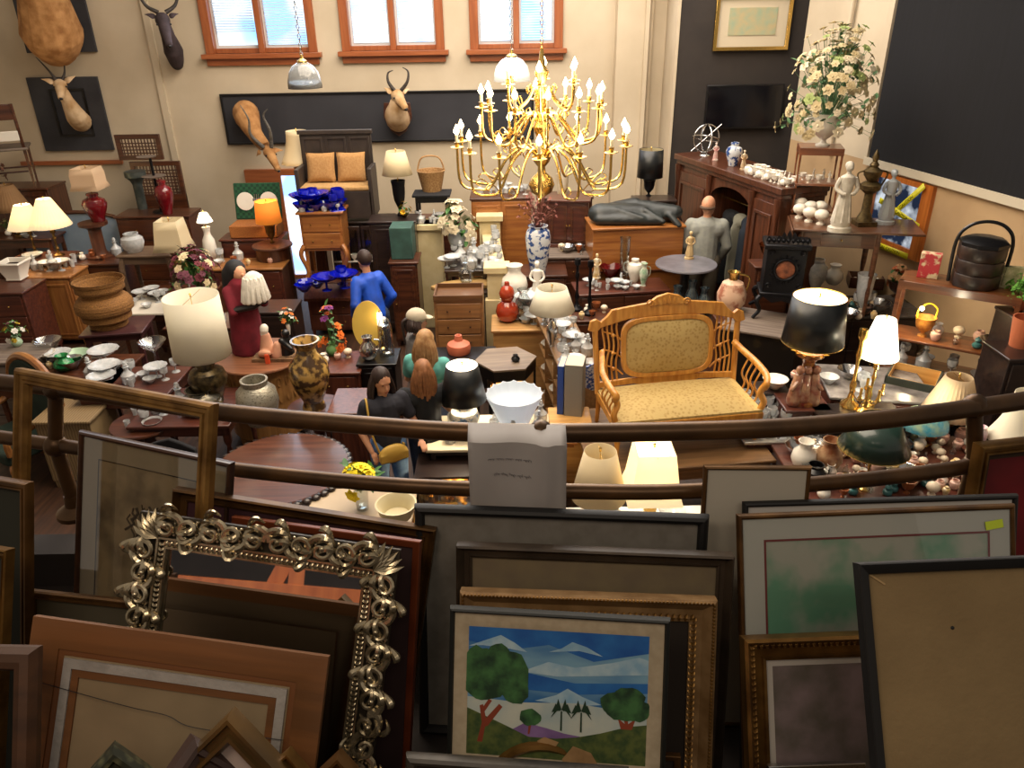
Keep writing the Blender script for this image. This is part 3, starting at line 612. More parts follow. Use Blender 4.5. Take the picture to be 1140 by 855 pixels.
corner_frame('picture_frame', 'purple-brown thick frame corner at the bottom left of the black-gold one', (212, 816), .84, 58, .05, .03, pm('purple_brown', '33241f', '44302a', rough=.5), .17, .04, yaw=40)
corner_frame('picture_frame', 'pale green and gold patterned frame corner at the bottom left', (128, 824), .83, 55, .05, .03, pm('green_mottled', '5a5a40', '2e3024', rough=.4, metal=.3, scale=60, kind='voronoi', lo=.1, hi=.5), .16, .03, yaw=25)
corner_frame('picture_frame', 'bright gold narrow frame corner at the bottom edge beside the mirror', (324, 830), .84, 50, .02, .02, GOLDD, .13, .025, pm('dark_inner', ''))
t = corner_frame('picture_frame', 'carved brown-gold frame corner under the right foot of the silver mirror', (380, 832), .86, 48, .03, .02, GOLDB, .14, .03, pm('dark_inner', ''))
# oval gold frame, low dark frame, small silver-blue frame
A = Wy(600, 824, .98); A.y -= .06
t = thing('oval_picture', 'oval gilt frame top curving in front of the tree painting', 'picture frame', (A.x, A.y, A.z - .36)); m = MB(); n = 48
prof = [(0, 0), (0, .012), (.006, .016), (.014, .012), (.02, .006), (.02, 0)]; vs = []
for o_, h in prof: vs += [((.135 - o_) * math.cos(2 * PI * k / n), -h + (.18 + (.18 - o_) * math.sin(2 * PI * k / n)) * .17, .18 + (.18 - o_) * math.sin(2 * PI * k / n)) for k in range(n)]
fs = [(i * n + k, i * n + (k + 1) % n, ((i + 1) % 6) * n + (k + 1) % n, ((i + 1) % 6) * n + k) for i in range(6) for k in range(n)]
m.add(vs, fs); m.build('moulding', GOLDD, t); m = MB(); m.add([((.115) * math.cos(2 * PI * k / n), (.18 + .16 * math.sin(2 * PI * k / n)) * .17, .18 + .16 * math.sin(2 * PI * k / n)) for k in range(n)], [tuple(range(n))]); m.build('picture', pm('dark_inner', ''), t, solid=.002)
t.location.z = A.z - .36
framed('picture_frame', 'low dark marbled frame along the bottom edge beneath the tree painting', (453, 836), .92, (700, 853), 26, w=.02, h=.02, kind='round', fm=pm('marbled_dark', '2a2620', '48423a', rough=.4, scale=20), pic=pm('dark_inner', ''))
framed('picture_frame', 'brown wooden ledge-like frame low under the tree painting at right', (527, 822), 1.03, (757, 838), 24, w=.012, h=.015, kind='flat', fm=GOLDB, pic=pm('dark_inner', ''))
framed('picture_frame', 'small pale silver frame at the bottom edge beneath the gilt frame', (853, 850), .93, (960, 846), 28, w=.012, h=.012, kind='flat', fm=SILV, pic=pm('white_mount', ''))
# wooden easel standing behind the viewer: the mirror shows it
EZ = wood('easel_wood', 'a8521e', 'c46a2c', rough=.5, ax='z', coat=0)

mo = [o for o in bpy.data.objects if o.name == 'carved_mirror'][0]; bpy.context.view_layer.update(); Mm = mo.matrix_world; nn_ = -Vector(Mm.col[1][:3]); p0_ = Vector(Mm.translation)
dd = ray(335, 655).normalized(); hit = EYE + dd * ((p0_ - EYE).dot(nn_) / dd.dot(nn_)); rf = dd - 2 * dd.dot(nn_) * nn_; tg = hit + rf * 1.5
zb0 = max(2.72, tg.z)
t = thing('artist_easel', 'orange wooden easel reflected in the carved silver mirror', 'easel', (tg.x, tg.y, 2.7), math.atan2(rf.y, rf.x) + PI / 2)
zc = tg.z - 2.7
for q0, q1 in (((-.34, 0, 0), (.12, 0, 1.3)), ((.02, .03, 0), (-.06, .03, 1.5)), ((.40, 0, 0), (.30, 0, 1.4))): m = MB(); m.tube([q0, q1], .04, 4); m.build('leg', EZ, t)
for z_ in (zc - .02, zc + .14): m = MB(); m.box((.05, .05, max(.04, z_)), (.95, .03, .055)); m.build('crossbar', EZ, t, bevel=.004)
light('unseen_easel_light', 'AREA', (tg.x + .3, tg.y + .4, 5.0), 10, (1, .8, .6), .6, .6)  # unseen area light over the easel; there is no stair
# ================================================================= BUILDERS (local front faces -y)
def knob(m_name, par, c, mat=BRASS, r=.012):
    m = MB(); m.lathe([(0, 0), (r * .5, 0), (r * .5, r), (r, r * 1.4), (r * .8, r * 2), (0, r * 2.2)], 10); m.xf(Matrix.Translation(Vector(c)) @ Matrix.Rotation(R(90), 4, 'X')); return m.build(m_name, mat, par)
def legs4(t, w, d, h, mat, style='straight', r=.03, inset=.04, z0=0):
    for sx in (-1, 1):
        for sy in (-1, 1):
            x, y = sx * (w / 2 - inset), sy * (d / 2 - inset); m = MB()
            if style == 'straight': m.lathe([(r * .62, z0), (r * 1.0, z0 + h)], 4, (x, y, 0), a0=PI / 4)
            elif style == 'turned': m.lathe([(r * .5, z0), (r * .9, z0 + h * .06), (r * .55, z0 + h * .12), (r * .7, z0 + h * .4), (r * .95, z0 + h * .6), (r * .55, z0 + h * .7), (r * 1.1, z0 + h * .78), (r, z0 + h)], 12, (x, y, 0))
            else:
                pts = cr([(x, y, z0 + h), (x + sx * r * .9, y + sy * r * .9, z0 + h * .82), (x + sx * r * .2, y + sy * r * .2, z0 + h * .45), (x - sx * r * .3, y - sy * r * .3, z0 + h * .15), (x + sx * r * .5, y + sy * r * .5, z0 + .01)], 5)
                m.tube(pts, [r * (1.15 if i < 6 else (.95 - .5 * min(1, (i - 6) / 10))) for i in range(len(pts))], 8); m.ball((x + sx * r * .5, y + sy * r * .5, z0 + r * .5), r * .75, 8, 6)
            m.build('leg', mat, t)
def table(name, label, loc, w, d, h, mat, style='straight', rz=0, apron=.09, top=.03, topm=None, r=.03, drawer=False, shelf=None, cat='table', group=None, over=.03):
    t = thing(name, label, cat, (loc[0], loc[1], loc[2] if len(loc) > 2 and False else (loc[2] - h)), rz, group)
    m = MB(); m.bz(-w / 2, w / 2, -d / 2, d / 2, h - top, h); m.build('table_top', topm or mat, t, bevel=.008)
    m = MB(); q = over + .01; m.bz(-w / 2 + q, w / 2 - q, -d / 2 + q, -d / 2 + q + .02, h - top - apron, h - top); m.bz(-w / 2 + q, w / 2 - q, d / 2 - q - .02, d / 2 - q, h - top - apron, h - top)
    m.bz(-w / 2 + q, -w / 2 + q + .02, -d / 2 + q, d / 2 - q, h - top - apron, h - top); m.bz(w / 2 - q - .02, w / 2 - q, -d / 2 + q, d / 2 - q, h - top - apron, h - top); m.build('apron', mat, t)
    legs4(t, w, d, h - top, mat, style, r, over + r)
    if drawer:
        m = MB(); m.bz(-w * .28, w * .28, -d / 2 + over, -d / 2 + over + .02, h - top - apron * .85, h - top - apron * .15); dr = m.build('drawer', mat, t, bevel=.004)
        knob('knob', dr, (0, -d / 2 + over, h - top - apron * .5))
    if shelf: m = MB(); m.bz(-w / 2 + .05, w / 2 - .05, -d / 2 + .05, d / 2 - .05, shelf, shelf + .02); m.build('shelf', mat, t, bevel=.004)
    return t
def chest(name, label, loc, w, d, h, mat, rows=4, cols=1, rz=0, topm=None, foot=.08, cat='chest of drawers', hw=BRASS, doors=0, group=None, over=.02, open_top=False):
    """loc = centre of the top"""
    t = thing(name, label, cat, (loc[0], loc[1], loc[2] - h), rz, group)
    m = MB(); m.bz(-w / 2, w / 2, -d / 2 + .01, d / 2, foot, h - .025); m.build('carcass', mat, t, bevel=.006)
    if not open_top: m = MB(); m.bz(-w / 2 - over, w / 2 + over, -d / 2 - over, d / 2, h - .03, h); m.build('top_board', topm or mat, t, bevel=.008)
    if foot:
        for sx in (-1, 1):
            for sy in (-1, 1): m = MB(); m.lathe([(.022, 0), (.035, foot)], 4, (sx * (w / 2 - .035), sy * (d / 2 - .04), 0), a0=PI / 4); m.build('foot', mat, t)
    H0, H1 = foot + .03, h - .05
    if rows:
        rh = (H1 - H0) / rows
        for r_ in range(rows):
            for c in range(cols):
                cw = (w - .05) / cols; x = -w / 2 + .025 + cw * (c + .5); z = H0 + rh * (r_ + .5)
                m = MB(); m.bz(x - cw / 2 + .008, x + cw / 2 - .008, -d / 2 - .008, -d / 2 + .02, z - rh / 2 + .008, z + rh / 2 - .008); dr = m.build('drawer', mat, t, bevel=.005)
                for kx in ((-.25, .25) if cw > .35 else (0,)): knob('knob', dr, (x + kx * cw, -d / 2 - .006, z), hw)
    for k in range(doors):
        cw = (w - .04) / doors; x = -w / 2 + .02 + cw * (k + .5)
        m = MB(); m.bz(x - cw / 2 + .006, x + cw / 2 - .006, -d / 2 - .01, -d / 2 + .015, H0, H1); m.ringxz([(x - cw / 2 + .04, H0 + .05), (x + cw / 2 - .04, H0 + .05), (x + cw / 2 - .04, H1 - .05), (x - cw / 2 + .04, H1 - .05)], [(x - cw / 2 + .07, H0 + .08), (x + cw / 2 - .07, H0 + .08), (x + cw / 2 - .07, H1 - .08), (x - cw / 2 + .07, H1 - .08)], -d / 2 - .02, -d / 2 - .008)
        dr = m.build('door', mat, t, bevel=.004); knob('knob', dr, (x + (cw / 2 - .03) * (1 if k == 0 and doors > 1 else -1), -d / 2 - .01, (H0 + H1) / 2), hw)
    return t
def round_table(name, label, loc, r, h, mat, rz=0, base='pedestal', topm=None, top=.035, sy=1, cat='table', edge=None):
    t = thing(name, label, cat, (loc[0], loc[1], loc[2] - h), rz)
    m = MB(); m.lathe([(0, h - top), (r * .94, h - top), (r, h - top * .6), (r, h - top * .25), (r * .985, h), (0, h)], 40, sy=sy); m.build('table_top', topm or mat, t)
    if base == 'pedestal':
        m = MB(); m.lathe([(.09, .16), (.1, .2), (.05, .28), (.045, .4), (.07, .5), (.06, .58), (.03, .62), (.06, h - .09), (.16, h - top)], 20); m.build('pedestal', mat, t)
        for k in range(3):
            a = 2 * PI * k / 3 + .5; m = MB(); P = cr([(.04 * math.cos(a), .04 * math.sin(a), .26), (r * .35 * math.cos(a), r * .35 * math.sin(a), .2), (r * .6 * math.cos(a), r * .6 * math.sin(a), .05), (r * .72 * math.cos(a), r * .72 * math.sin(a), .03)], 5); m.tube(P, [.04] * 3 + [.03] * (len(P) - 3), 8); m.build('foot', mat, t)
    elif base == 'drum':
        m = MB(); m.lathe([(r * .78, .1), (r * .86, .14), (r * .86, h - top - .02), (r * .9, h - top)], 36, sy=sy); m.build('drum_side', mat, t)
        for k in range(4): a = PI / 4 + k * PI / 2; m = MB(); m.lathe([(.03, 0), (.045, .1), (.04, .16)], 10, (r * .72 * math.cos(a), r * .72 * math.sin(a), 0)); m.build('foot', mat, t)
    return t
VP = {  # (radius, height) silhouettes, unit height, radius as a share of the height
 'baluster': [(.0, 0), (.16, 0), (.15, .04), (.13, .1), (.22, .3), (.27, .5), (.25, .66), (.14, .8), (.12, .88), (.18, .97), (.19, 1), (.16, 1), (.1, .9), (.09, .8), (0, .7)],
 'ginger': [(0, 0), (.2, 0), (.22, .03), (.24, .15), (.36, .45), (.4, .62), (.34, .78), (.18, .86), (.17, .92), (.2, .93), (.19, 1), (.05, 1.03), (0, 1.03)],
 'bulb': [(0, 0), (.25, 0), (.38, .12), (.48, .35), (.42, .6), (.25, .75), (.22, .85), (.3, 1), (.27, 1), (.18, .85), (0, .5)],
 'urn': [(0, 0), (.22, 0), (.22, .05), (.1, .1), (.08, .18), (.2, .28), (.36, .45), (.42, .65), (.44, .85), (.5, 1), (.46, 1), (.38, .85), (.3, .5), (0, .4)],
 'jar': [(0, 0), (.3, 0), (.42, .2), (.5, .5), (.46, .75), (.3, .88), (.32, 1), (.27, 1), (.25, .88), (.3, .7), (0, .4)],
 'tall': [(0, 0), (.11, 0), (.12, .1), (.17, .45), (.19, .78), (.17, .9), (.13, .96), (.15, 1), (.12, 1), (.1, .95), (0, .7)],
 'gourd': [(0, 0), (.2, 0), (.34, .08), (.4, .24), (.34, .42), (.17, .52), (.24, .62), (.27, .72), (.2, .86), (.09, .92), (.08, 1), (.05, 1), (0, .95)],
 'goblet': [(0, 0), (.3, 0), (.28, .03), (.05, .07), (.04, .4), (.08, .45), (.28, .6), (.32, .85), (.3, 1), (.28, 1), (.29, .85), (.24, .62), (0, .5)],
 'bowl': [(0, 0), (.4, 0), (.42, .05), (.5, .12), (.9, .55), (1.2, 1), (1.16, 1), (.85, .56), (.4, .15), (0, .12)],
 'compote': [(0, 0), (.35, 0), (.33, .05), (.08, .12), (.07, .5), (.3, .62), (.75, .8), (.95, 1), (.9, 1), (.7, .84), (0, .66)],
 'decanter': [(0, 0), (.24, 0), (.28, .1), (.28, .4), (.1, .6), (.09, .76), (.14, .78), (.05, .8), (.1, .88), (.06, 1), (0, 1)],
 'tumbler': [(0, 0), (.28, 0), (.36, 1), (.33, 1), (.26, .1), (0, .08)],
 'flask': [(0, 0), (.5, 0), (.55, .3), (.5, .5), (.2, .7), (.15, 1), (.1, 1), (0, .7)],
 'stick': [(0, 0), (.26, 0), (.25, .04), (.1, .1), (.06, .2), (.1, .28), (.05, .36), (.05, .6), (.1, .68), (.06, .76), (.06, .86), (.13, .9), (.12, 1), (.07, 1), (0, .9)],
 'column': [(0, 0), (.2, 0), (.2, .06), (.11, .1), (.09, .2), (.09, .8), (.12, .86), (.2, .92), (.2, 1), (0, 1)],
 'dome': [(.42, 0), (.42, .5), (.38, .75), (.25, .92), (.1, .99), (0, 1)],
 'busts': [(0, 0), (.26, 0), (.26, .1), (.12, .2), (.14, .3), (.36, .42), (.46, .62), (.42, .82), (.25, .96), (0, 1)],
}
def prof(kind, h, w=None):
    P = VP[kind]; mr = max(p[0] for p in P); k = (w / 2 / mr) if w else h
    return [(r * k, z * h) for r, z in P]
def vase(name, label, loc, h, kind, mat, w=None, cat='vase', group=None, n=20, rz=0, handles=False, sq=None):
    m = MB(); m.lathe(prof(kind, h, w), n, sq=sq)
    if not handles:
        o = m.build(name, mat); tag(o, label, cat, group, loc, rz); return o
    t = thing(name, label, cat, loc, rz, group); m.build('body', mat, t); mr = max(p[0] for p in prof(kind, h, w))
    for sx in ((-1, 1) if handles == 2 else (1,)):
        m = MB(); m.tube(cr([(sx * mr * .75, 0, h * .85), (sx * mr * 1.35, 0, h * .8), (sx * mr * 1.3, 0, h * .5), (sx * mr * .9, 0, h * .4)], 5), mr * .09, 8); m.build('handle', mat, t)
    return t
def shade_mesh(kind, r1, r2, h, z0):
    m = MB()
    if kind == 'bell': P = [(r2 + (r1 - r2) * (1 - t / 8) ** 1.9, z0 + h * t / 8) for t in range(9)]; m.lathe(P, 28, cap=False)
    elif kind == 'rect':
        P = [(r1, z0), (r1 * .86, z0 + h * .25), (r2 * 1.12, z0 + h * .7), (r2, z0 + h)]; m.lathe([(r * 1.25, z) for r, z in P], 4, cap=False, a0=PI / 4)
    elif kind == 'pleat':
        n = 64; vs = []
        for j in range(5):
            f_ = j / 4; r = r1 + (r2 - r1) * f_
            for k in range(n): a = 2 * PI * k / n; q = r * (1 + (.025 if k % 2 else -.01)); vs.append((q * math.cos(a), q * math.sin(a), z0 + h * f_))
        m.add(vs, [(j * n + k, j * n + (k + 1) % n, (j + 1) * n + (k + 1) % n, (j + 1) * n + k) for j in range(4) for k in range(n)])
    else: m.lathe([(r1, z0), (r2, z0 + h)], 32, cap=False)
    return m
SH = {'cream': shade_mat('cream_lamp_shade', 'e8d8b4', .35), 'white': shade_mat('white_lamp_shade', 'f0ead8', .35), 'lit': shade_mat('lit_cream_shade', 'fff0cc', .55, .9), 'litwhite': shade_mat('lit_white_shade', 'fff8e8', .5, 2.2),
      'yellow': shade_mat('lit_amber_shade', 'e8a040', .5, .55), 'brown': shade_mat('brown_shade', '9a7650', .3, 0), 'black': pm('black_lamp_shade', '15181a', rough=.35), 'pink': shade_mat('peach_shade', 'd9bb98', .35, .1), 'green': pm('dark_green_tole', '20362f', rough=.3, coat=.4), 'fluted': shade_mat('beige_fluted_shade', 'd8c09c', .35)}
def lamp(name, label, loc, hb, hs, r1, r2, shade, base='baluster', bm=BRASS, skind='cone', lit=0, bw=None, rz=0, rim=None, group=None, col=(1, .75, .45)):
    """hb: height of the shade's lower edge; base body fills most of it"""
    t = thing(name, label, 'lamp', loc, rz, group)
    m = MB(); bh = hb * .86 if hb > .12 else hb; m.lathe(prof(base, bh, bw), 20); m.build('lamp_base', bm, t)
    m = MB(); m.tube([(0, 0, bh * .9), (0, 0, hb + hs * .75)], .006, 8); m.lathe([(0, 0), (.014, 0), (.016, .03), (0, .035)], 10, (0, 0, hb + hs * .2)); m.lathe([(0, 0), (.010, .006), (.006, .015), (.011, .03), (0, .045)], 8, (0, 0, hb + hs * .98)); m.tube([(0, -r2 * .95, hb + hs * .97), (0, r2 * .95, hb + hs * .97)], .002, 4); m.tube([(0, 0, hb + hs * .7), (0, 0, hb + hs * 1)], .003, 4)
    m.build('stem', BRASS, t)
    s_ = shade_mesh(skind, r1, r2, hs, hb).build('lamp_shade', SH[shade], t, solid=.003)
    if shade in ('black', 'green'): shade_mesh(skind, r1 * .985, r2 * .985, hs * .97, hb + hs * .015).build('shade_lining', shade_mat('lit_shade_lining', 'f0e4cc', .3, 1.6) if lit else shade_mat('unlit_shade_lining', 'c8b890', .3), s_)  # bulb light put into the lining: lit copy glows, unlit copy coloured duller
    if rim: m = MB(); m.tube([(r1 * math.cos(2 * PI * k / 32), r1 * math.sin(2 * PI * k / 32), hb) for k in range(33)], .004, 6); m.tube([(r2 * math.cos(2 * PI * k / 32), r2 * math.sin(2 * PI * k / 32), hb + hs) for k in range(33)], .003, 6); m.build('trim', rim, s_)
    m = MB(); m.lathe([(0, 0), (.012, .005), (.026, .045), (.022, .075), (0, .09)], 10, (0, 0, hb + hs * .3)); m.build('bulb', BULB if lit else WHITE, t)
    if lit:
        ld = bpy.data.lights.new('lamp_glow', 'POINT'); ld.energy = lit; ld.color = col; ld.shadow_soft_size = .035
        o = bpy.data.objects.new('lamp_glow', ld); COL.objects.link(o); o.parent = t; o.location = (0, 0, hb + hs * .72)
    return t
def bouquet(name, label, loc, h, spread, cols, n=26, vkind='urn', vm=WHITE, vh=.2, vw=None, leafn=60, fs=.04, cat='flower arrangement', leafm=GREEN, seed=1, tall=0, handles=False):
    random.seed(seed); t = thing(name, label, cat, loc)
    m = MB(); m.lathe(prof(vkind, vh, vw), 20)
    if handles:
        for sx in (-1, 1): m.tube(cr([(sx * vh * .42, 0, vh * .85), (sx * vh * .65, 0, vh * .8), (sx * vh * .6, 0, vh * .5), (sx * vh * .32, 0, vh * .45)], 5), vh * .04, 8)
    m.build('vase', vm, t)
    C0 = Vector((0, 0, vh * .9)); dirs = []
    for k in range(n):
        a = random.uniform(0, 2 * PI); e = random.uniform(-.15, 1) ; d = Vector((math.cos(a) * math.cos(e * PI / 2), math.sin(a) * math.cos(e * PI / 2), math.sin(e * PI / 2)))
        f_ = random.uniform(.65, 1); p = C0 + Vector((d.x * spread * f_, d.y * spread * f_, d.z * (h - vh) * f_ * (1 + tall * random.random() * .3))); dirs.append((p, d))
    m = MB()
    for p, d in dirs: m.tube([C0 - Vector((0, 0, vh * .3)), C0 + (p - C0) * .5 + Vector((0, 0, .02)), p], .0025, 4, cap=False)
    for k in range(leafn):
        p, d = random.choice(dirs); q = C0 + (p - C0) * random.uniform(.45, 1.05); dd = Vector((random.uniform(-1, 1), random.uniform(-1, 1), random.uniform(-.5, .8))); m.leaf(q, dd, fs * .4, fs * 1.7)
    m.build('foliage', leafm, t)
    per = {}
    for k, (p, d) in enumerate(dirs): per.setdefault(k % len(cols), []).append((p, d))
    for ci, L_ in per.items():
        m = MB()
        for p, d in L_: m.flower(p, fs * random.uniform(.7, 1.2), 6, d)
        o = m.build('blossoms', cols[ci], t)
    return t
def statue(name, label, loc, h, mat, cat='figurine', group=None, rz=0, wings=False, pair=False):
    """robed standing figure"""
    m = MB(); m.lathe([(0, 0), (.17, 0), (.17, .06), (.13, .08), (.14, .12), (.10, .45), (.075, .55), (.11, .72), (.10, .78), (.035, .82), (.03, .85), (0, .86)], 14, sy=.8)
    m.ball((0, 0, .91), (.052, .058, .07)); m.ball((0, .02, .93), (.06, .06, .06)); m.ball((0, -.058, .905), (.01, .014, .012), 6, 4)
    for sx in (-1, 1):
        m.tube(cr([(sx * .1, 0, .76), (sx * .15, -.02, .62), (sx * .06, -.11, .55)], 4), [.035, .025], 8); m.ball((sx * .05, -.11, .56), .022, 8, 6)
    for k in range(7): a = k / 7 * 2 * PI; m.tube([(.07 * math.cos(a), .06 * math.sin(a), .55), (.13 * math.cos(a), .11 * math.sin(a), .14)], [.012, .02], 6)
    if wings:
        for sx in (-1, 1): m.leaf((sx * .04, .07, .6), (sx * .5, .3, .8), .09, .38)
    m.xf(Matrix.Scale(h, 4)); o = m.build(name, mat); return tag(o, label, cat, group, loc, rz)
PROTO = {}
def scatter(pro, pts, label, group, seed=0, smin=.8, smax=1.2):
    random.seed(seed)
    return [clone(random.choice(pro), p, random.uniform(0, 6.28), label, group, random.uniform(smin, smax)) for p in pts]
def glasskit(mat=CRYS, s=1.0, kinds=('goblet', 'bowl', 'decanter', 'tumbler', 'compote')):
    hs = {'goblet': .15, 'bowl': .07, 'decanter': .22, 'tumbler': .09, 'compote': .12, 'baluster': .2}
    nm = {'goblet': 'glass_goblet', 'bowl': 'glass_bowl', 'decanter': 'glass_decanter', 'tumbler': 'glass_tumbler', 'compote': 'glass_compote', 'baluster': 'glass_vase'}
    return [vase(nm[k], 'tmp glass', (0, 0, -5), hs[k] * s, k, mat, cat='glassware', n=12) for k in kinds]
def gridpts(c, w, d, n, z, rz=0, seed=0, mind=.09):
    random.seed(seed); out = []; tries = 0
    while len(out) < n and tries < 4000:
        tries += 1; x, y = random.uniform(-w / 2, w / 2), random.uniform(-d / 2, d / 2)
        q = Vector((c[0] + x * math.cos(rz) - y * math.sin(rz), c[1] + x * math.sin(rz) + y * math.cos(rz), z))
        if all((q - o).length > mind for o in out): out.append(q)
    return out
def drop_protos():
    for p in list(bpy.data.objects):
        if p.parent is None and p.location.z < -4:
            for c in list(p.children): bpy.data.objects.remove(c)
            bpy.data.objects.remove(p)
# ================================================================= PEOPLE
SKIN = pm('skin', 'c98f6e', 'd29a78', rough=.5, scale=6)
def person(label, loc, s=1.0, rz=0, top=None, topm=None, legm=None, hairm=None, hair='long', yaw=0, nod=0, la=None, ra=None, sleeve='short', cap=None, bag=None, lean=0, build=1.0, bald=False):
    t = thing('person', label, 'person', loc, rz); t.scale = (s, s, s)
    la = la or ((-.26, .0, 1.13), (-.22, -.14, .93)); ra = ra or ((.26, .0, 1.13), (.22, -.14, .93))
    b = build; hp = Vector((0, -math.sin(R(lean)) * .6, 1.60)); HR = Matrix.Rotation(R(yaw), 3, 'Z') @ Matrix.Rotation(R(nod), 3, 'X')
    ly = -math.sin(R(lean)) * .45
    def h(v): return hp + HR @ Vector(v)
    m = MB()
    m.cap_tube((0, 0, .95), (0, ly * .5, 1.15), .125 * b, .12 * b, 14); m.cap_tube((-.09, ly, 1.34), (.09, ly, 1.34), .10 * b, .10 * b, 14); m.cap_tube((0, ly * .5, 1.1), (0, ly, 1.36), .12 * b, .115 * b, 14)
    m.cap_tube((0, ly, 1.4), h((0, .01, -.04)), .052, .048, 12)
    m.ball(h((0, .012, .025)), (.080, .099, .106), 16, 12, HR); m.ball(h((0, -.03, -.045)), (.060, .066, .072), 14, 10, HR)
    m.cap_tube(h((0, -.085, .01)), h((0, -.105, -.025)), .009, .014, 8); m.cap_tube(h((-.018, -.082, -.062)), h((.018, -.082, -.062)), .009, .009, 8); m.ball(h((0, -.072, -.098)), .02, 8, 6)
    for sx in (-1, 1): m.ball(h((sx * .075, .012, 0)), (.012, .02, .032), 8, 6, HR); m.cap_tube(h((sx * .045, -.072, .035)), h((sx * .015, -.082, .035)), .010, .010, 6)
    for sx, (e, w_) in ((-1, la), (1, ra)):
        sh = Vector((sx * .175 * b, ly, 1.39)); e = Vector(e); w_ = Vector(w_)
        m.cap_tube(sh, e, .052 * b, .040, 12); m.cap_tube(e, w_, .040, .026, 12)
        d = (w_ - e).normalized(); sd = d.cross(Vector((0, 0, 1))); sd = sd.normalized() if sd.length > .1 else Vector((1, 0, 0)); up = sd.cross(d)
        pc = w_ + d * .05; m.ball(pc, (.032, .036, .018), 10, 8, Matrix((sd, d, up)).transposed())
        for k in range(4):
            r0 = pc + sd * (k - 1.5) * .017 + d * .028; L_ = (.030, .036, .038, .032)[k]; k1 = r0 + d * L_ - up * .008; m.cap_tube(r0, k1, .009, .008, 6); m.cap_tube(k1, k1 + d * L_ * .6 - up * .02, .008, .007, 6)
        th = pc - sd * sx * -.03 - d * .02; m.cap_tube(th, th + d * .035 + sd * sx * .018 - up * .012, .011, .009, 6)
        hx_ = sx * .09; m.cap_tube((hx_, 0, .92), (hx_ * 1.15, -.01, .50), .085 * b, .052, 12); m.cap_tube((hx_ * 1.15, -.01, .5), (hx_ * 1.15, .02, .09), .052, .034, 12); m.cap_tube((hx_ * 1.15, .02, .05), (hx_ * 1.2, -.13, .035), .035, .03, 8)
    m.build('body', SKIN, t, remesh=.0085)
    m = MB()
    for sx in (-1, 1): m.ball(h((sx * .03, -.079, .018)), (.011, .006, .006), 8, 6)
    m.build('eyes', pm('eye_dark', '241a14', rough=.3), t)
    m = MB(); m.ball(h((0, -.089, -.062)), (.022, .006, .007), 8, 6); m.build('mouth', pm('lips', '9c4a42', rough=.5), t)
    m = MB(); g = .022
    m.cap_tube((0, 0, .93), (0, ly * .5, 1.15), .125 * b + g, .12 * b + g, 14); m.cap_tube((-.105, ly, 1.335), (.105, ly, 1.335), .092 * b + g, .092 * b + g, 14); m.cap_tube((0, ly, 1.40), (0, ly, 1.44), .075, .058, 12); m.cap_tube((0, ly * .5, 1.1), (0, ly, 1.34), .12 * b + g, .115 * b + g, 14)
    for sx, (e, w_) in ((-1, la), (1, ra)):
        sh = Vector((sx * .175 * b, ly, 1.39)); e = Vector(e); w_ = Vector(w_)
        if sleeve == 'short': m.cap_tube(sh, sh + (e - sh) * .6, .052 * b + g, .050 + g, 12)
        else: m.cap_tube(sh - Vector((sx * .02, 0, .01)), e, .053 * b + g, .044 + g, 12); m.cap_tube(e, e + (w_ - e) * .88, .045 + g, .030 + g * .8, 12)
    m.build('jacket' if top == 'jacket' else 'shirt', topm, t, remesh=.012)
    m = MB()
    m.cap_tube((-.06, 0, .93), (.06, 0, .93), .115 * b + .012, .115 * b + .012, 12)
    for sx in (-1, 1): hx_ = sx * .09; m.cap_tube((hx_, 0, .90), (hx_ * 1.15, -.01, .50), .09 * b + .012, .075, 12); m.cap_tube((hx_ * 1.15, -.01, .5), (hx_ * 1.15, .02, .12), .075, .06, 12)
    m.build('trousers', legm, t, remesh=.013)
    for sx in (-1, 1): m = MB(); m.cap_tube((sx * .105, .04, .045), (sx * .11, -.15, .04), .045, .04, 10); m.build('shoe', BLACK, t)
    m = MB()
    if bald: m.tube([h((.078 * math.sin(a), .02 + .088 * math.cos(a), .0)) for a in [R(-85 + 17 * k) for k in range(11)]], .018, 8)
    else:
        m.ball(h((0, .028, .04)), (.090, .103, .108), 16, 12, HR)
        if hair in ('long', 'pony'):
            L_ = .30 if hair == 'long' else .12
            for k in range(34):
                a = R(-105 + 210 * k / 33); r_ = random.uniform(.9, 1.05); p0_ = h((.03 * math.sin(a), .03 + .03 * math.cos(a), .135)); p = h((.080 * r_ * math.sin(a), .03 + .09 * r_ * math.cos(a), .03)); q = p + Vector((0, .01, -L_ * random.uniform(.8, 1.1))) + (HR @ Vector((.03 * math.sin(a), .02 * math.cos(a), 0)))
                Q = cr([p0_, p, (p + q) / 2 + HR @ Vector((.012 * random.uniform(-1, 1) + .02 * math.sin(a), .012, 0)), q], 4); m.tube(Q, [.010 + .008 * min(1, i / 5) * (1 - .75 * (i / (len(Q) - 1)) ** 3) for i in range(len(Q))], 6)
        if hair == 'pony': m.tube(cr([h((0, .11, .04)), h((0, .17, 0)), h((0, .15, -.12)), h((0, .12, -.24))], 5), [.02, .035, .035, .03, .03, .012], 10)
    m.build('hair', hairm, t, remesh=.010 if hair == 'short' and not bald else 0)
    if cap:
        m = MB(); m.ball(h((0, .022, .062)), (.099, .112, .092), 18, 10, HR); m.build('cap', cap, t)
        m = MB(); m.ball(h((0, -.095, .055)), (.068, .075, .014), 14, 6, HR); m.build('cap_brim', cap, t)
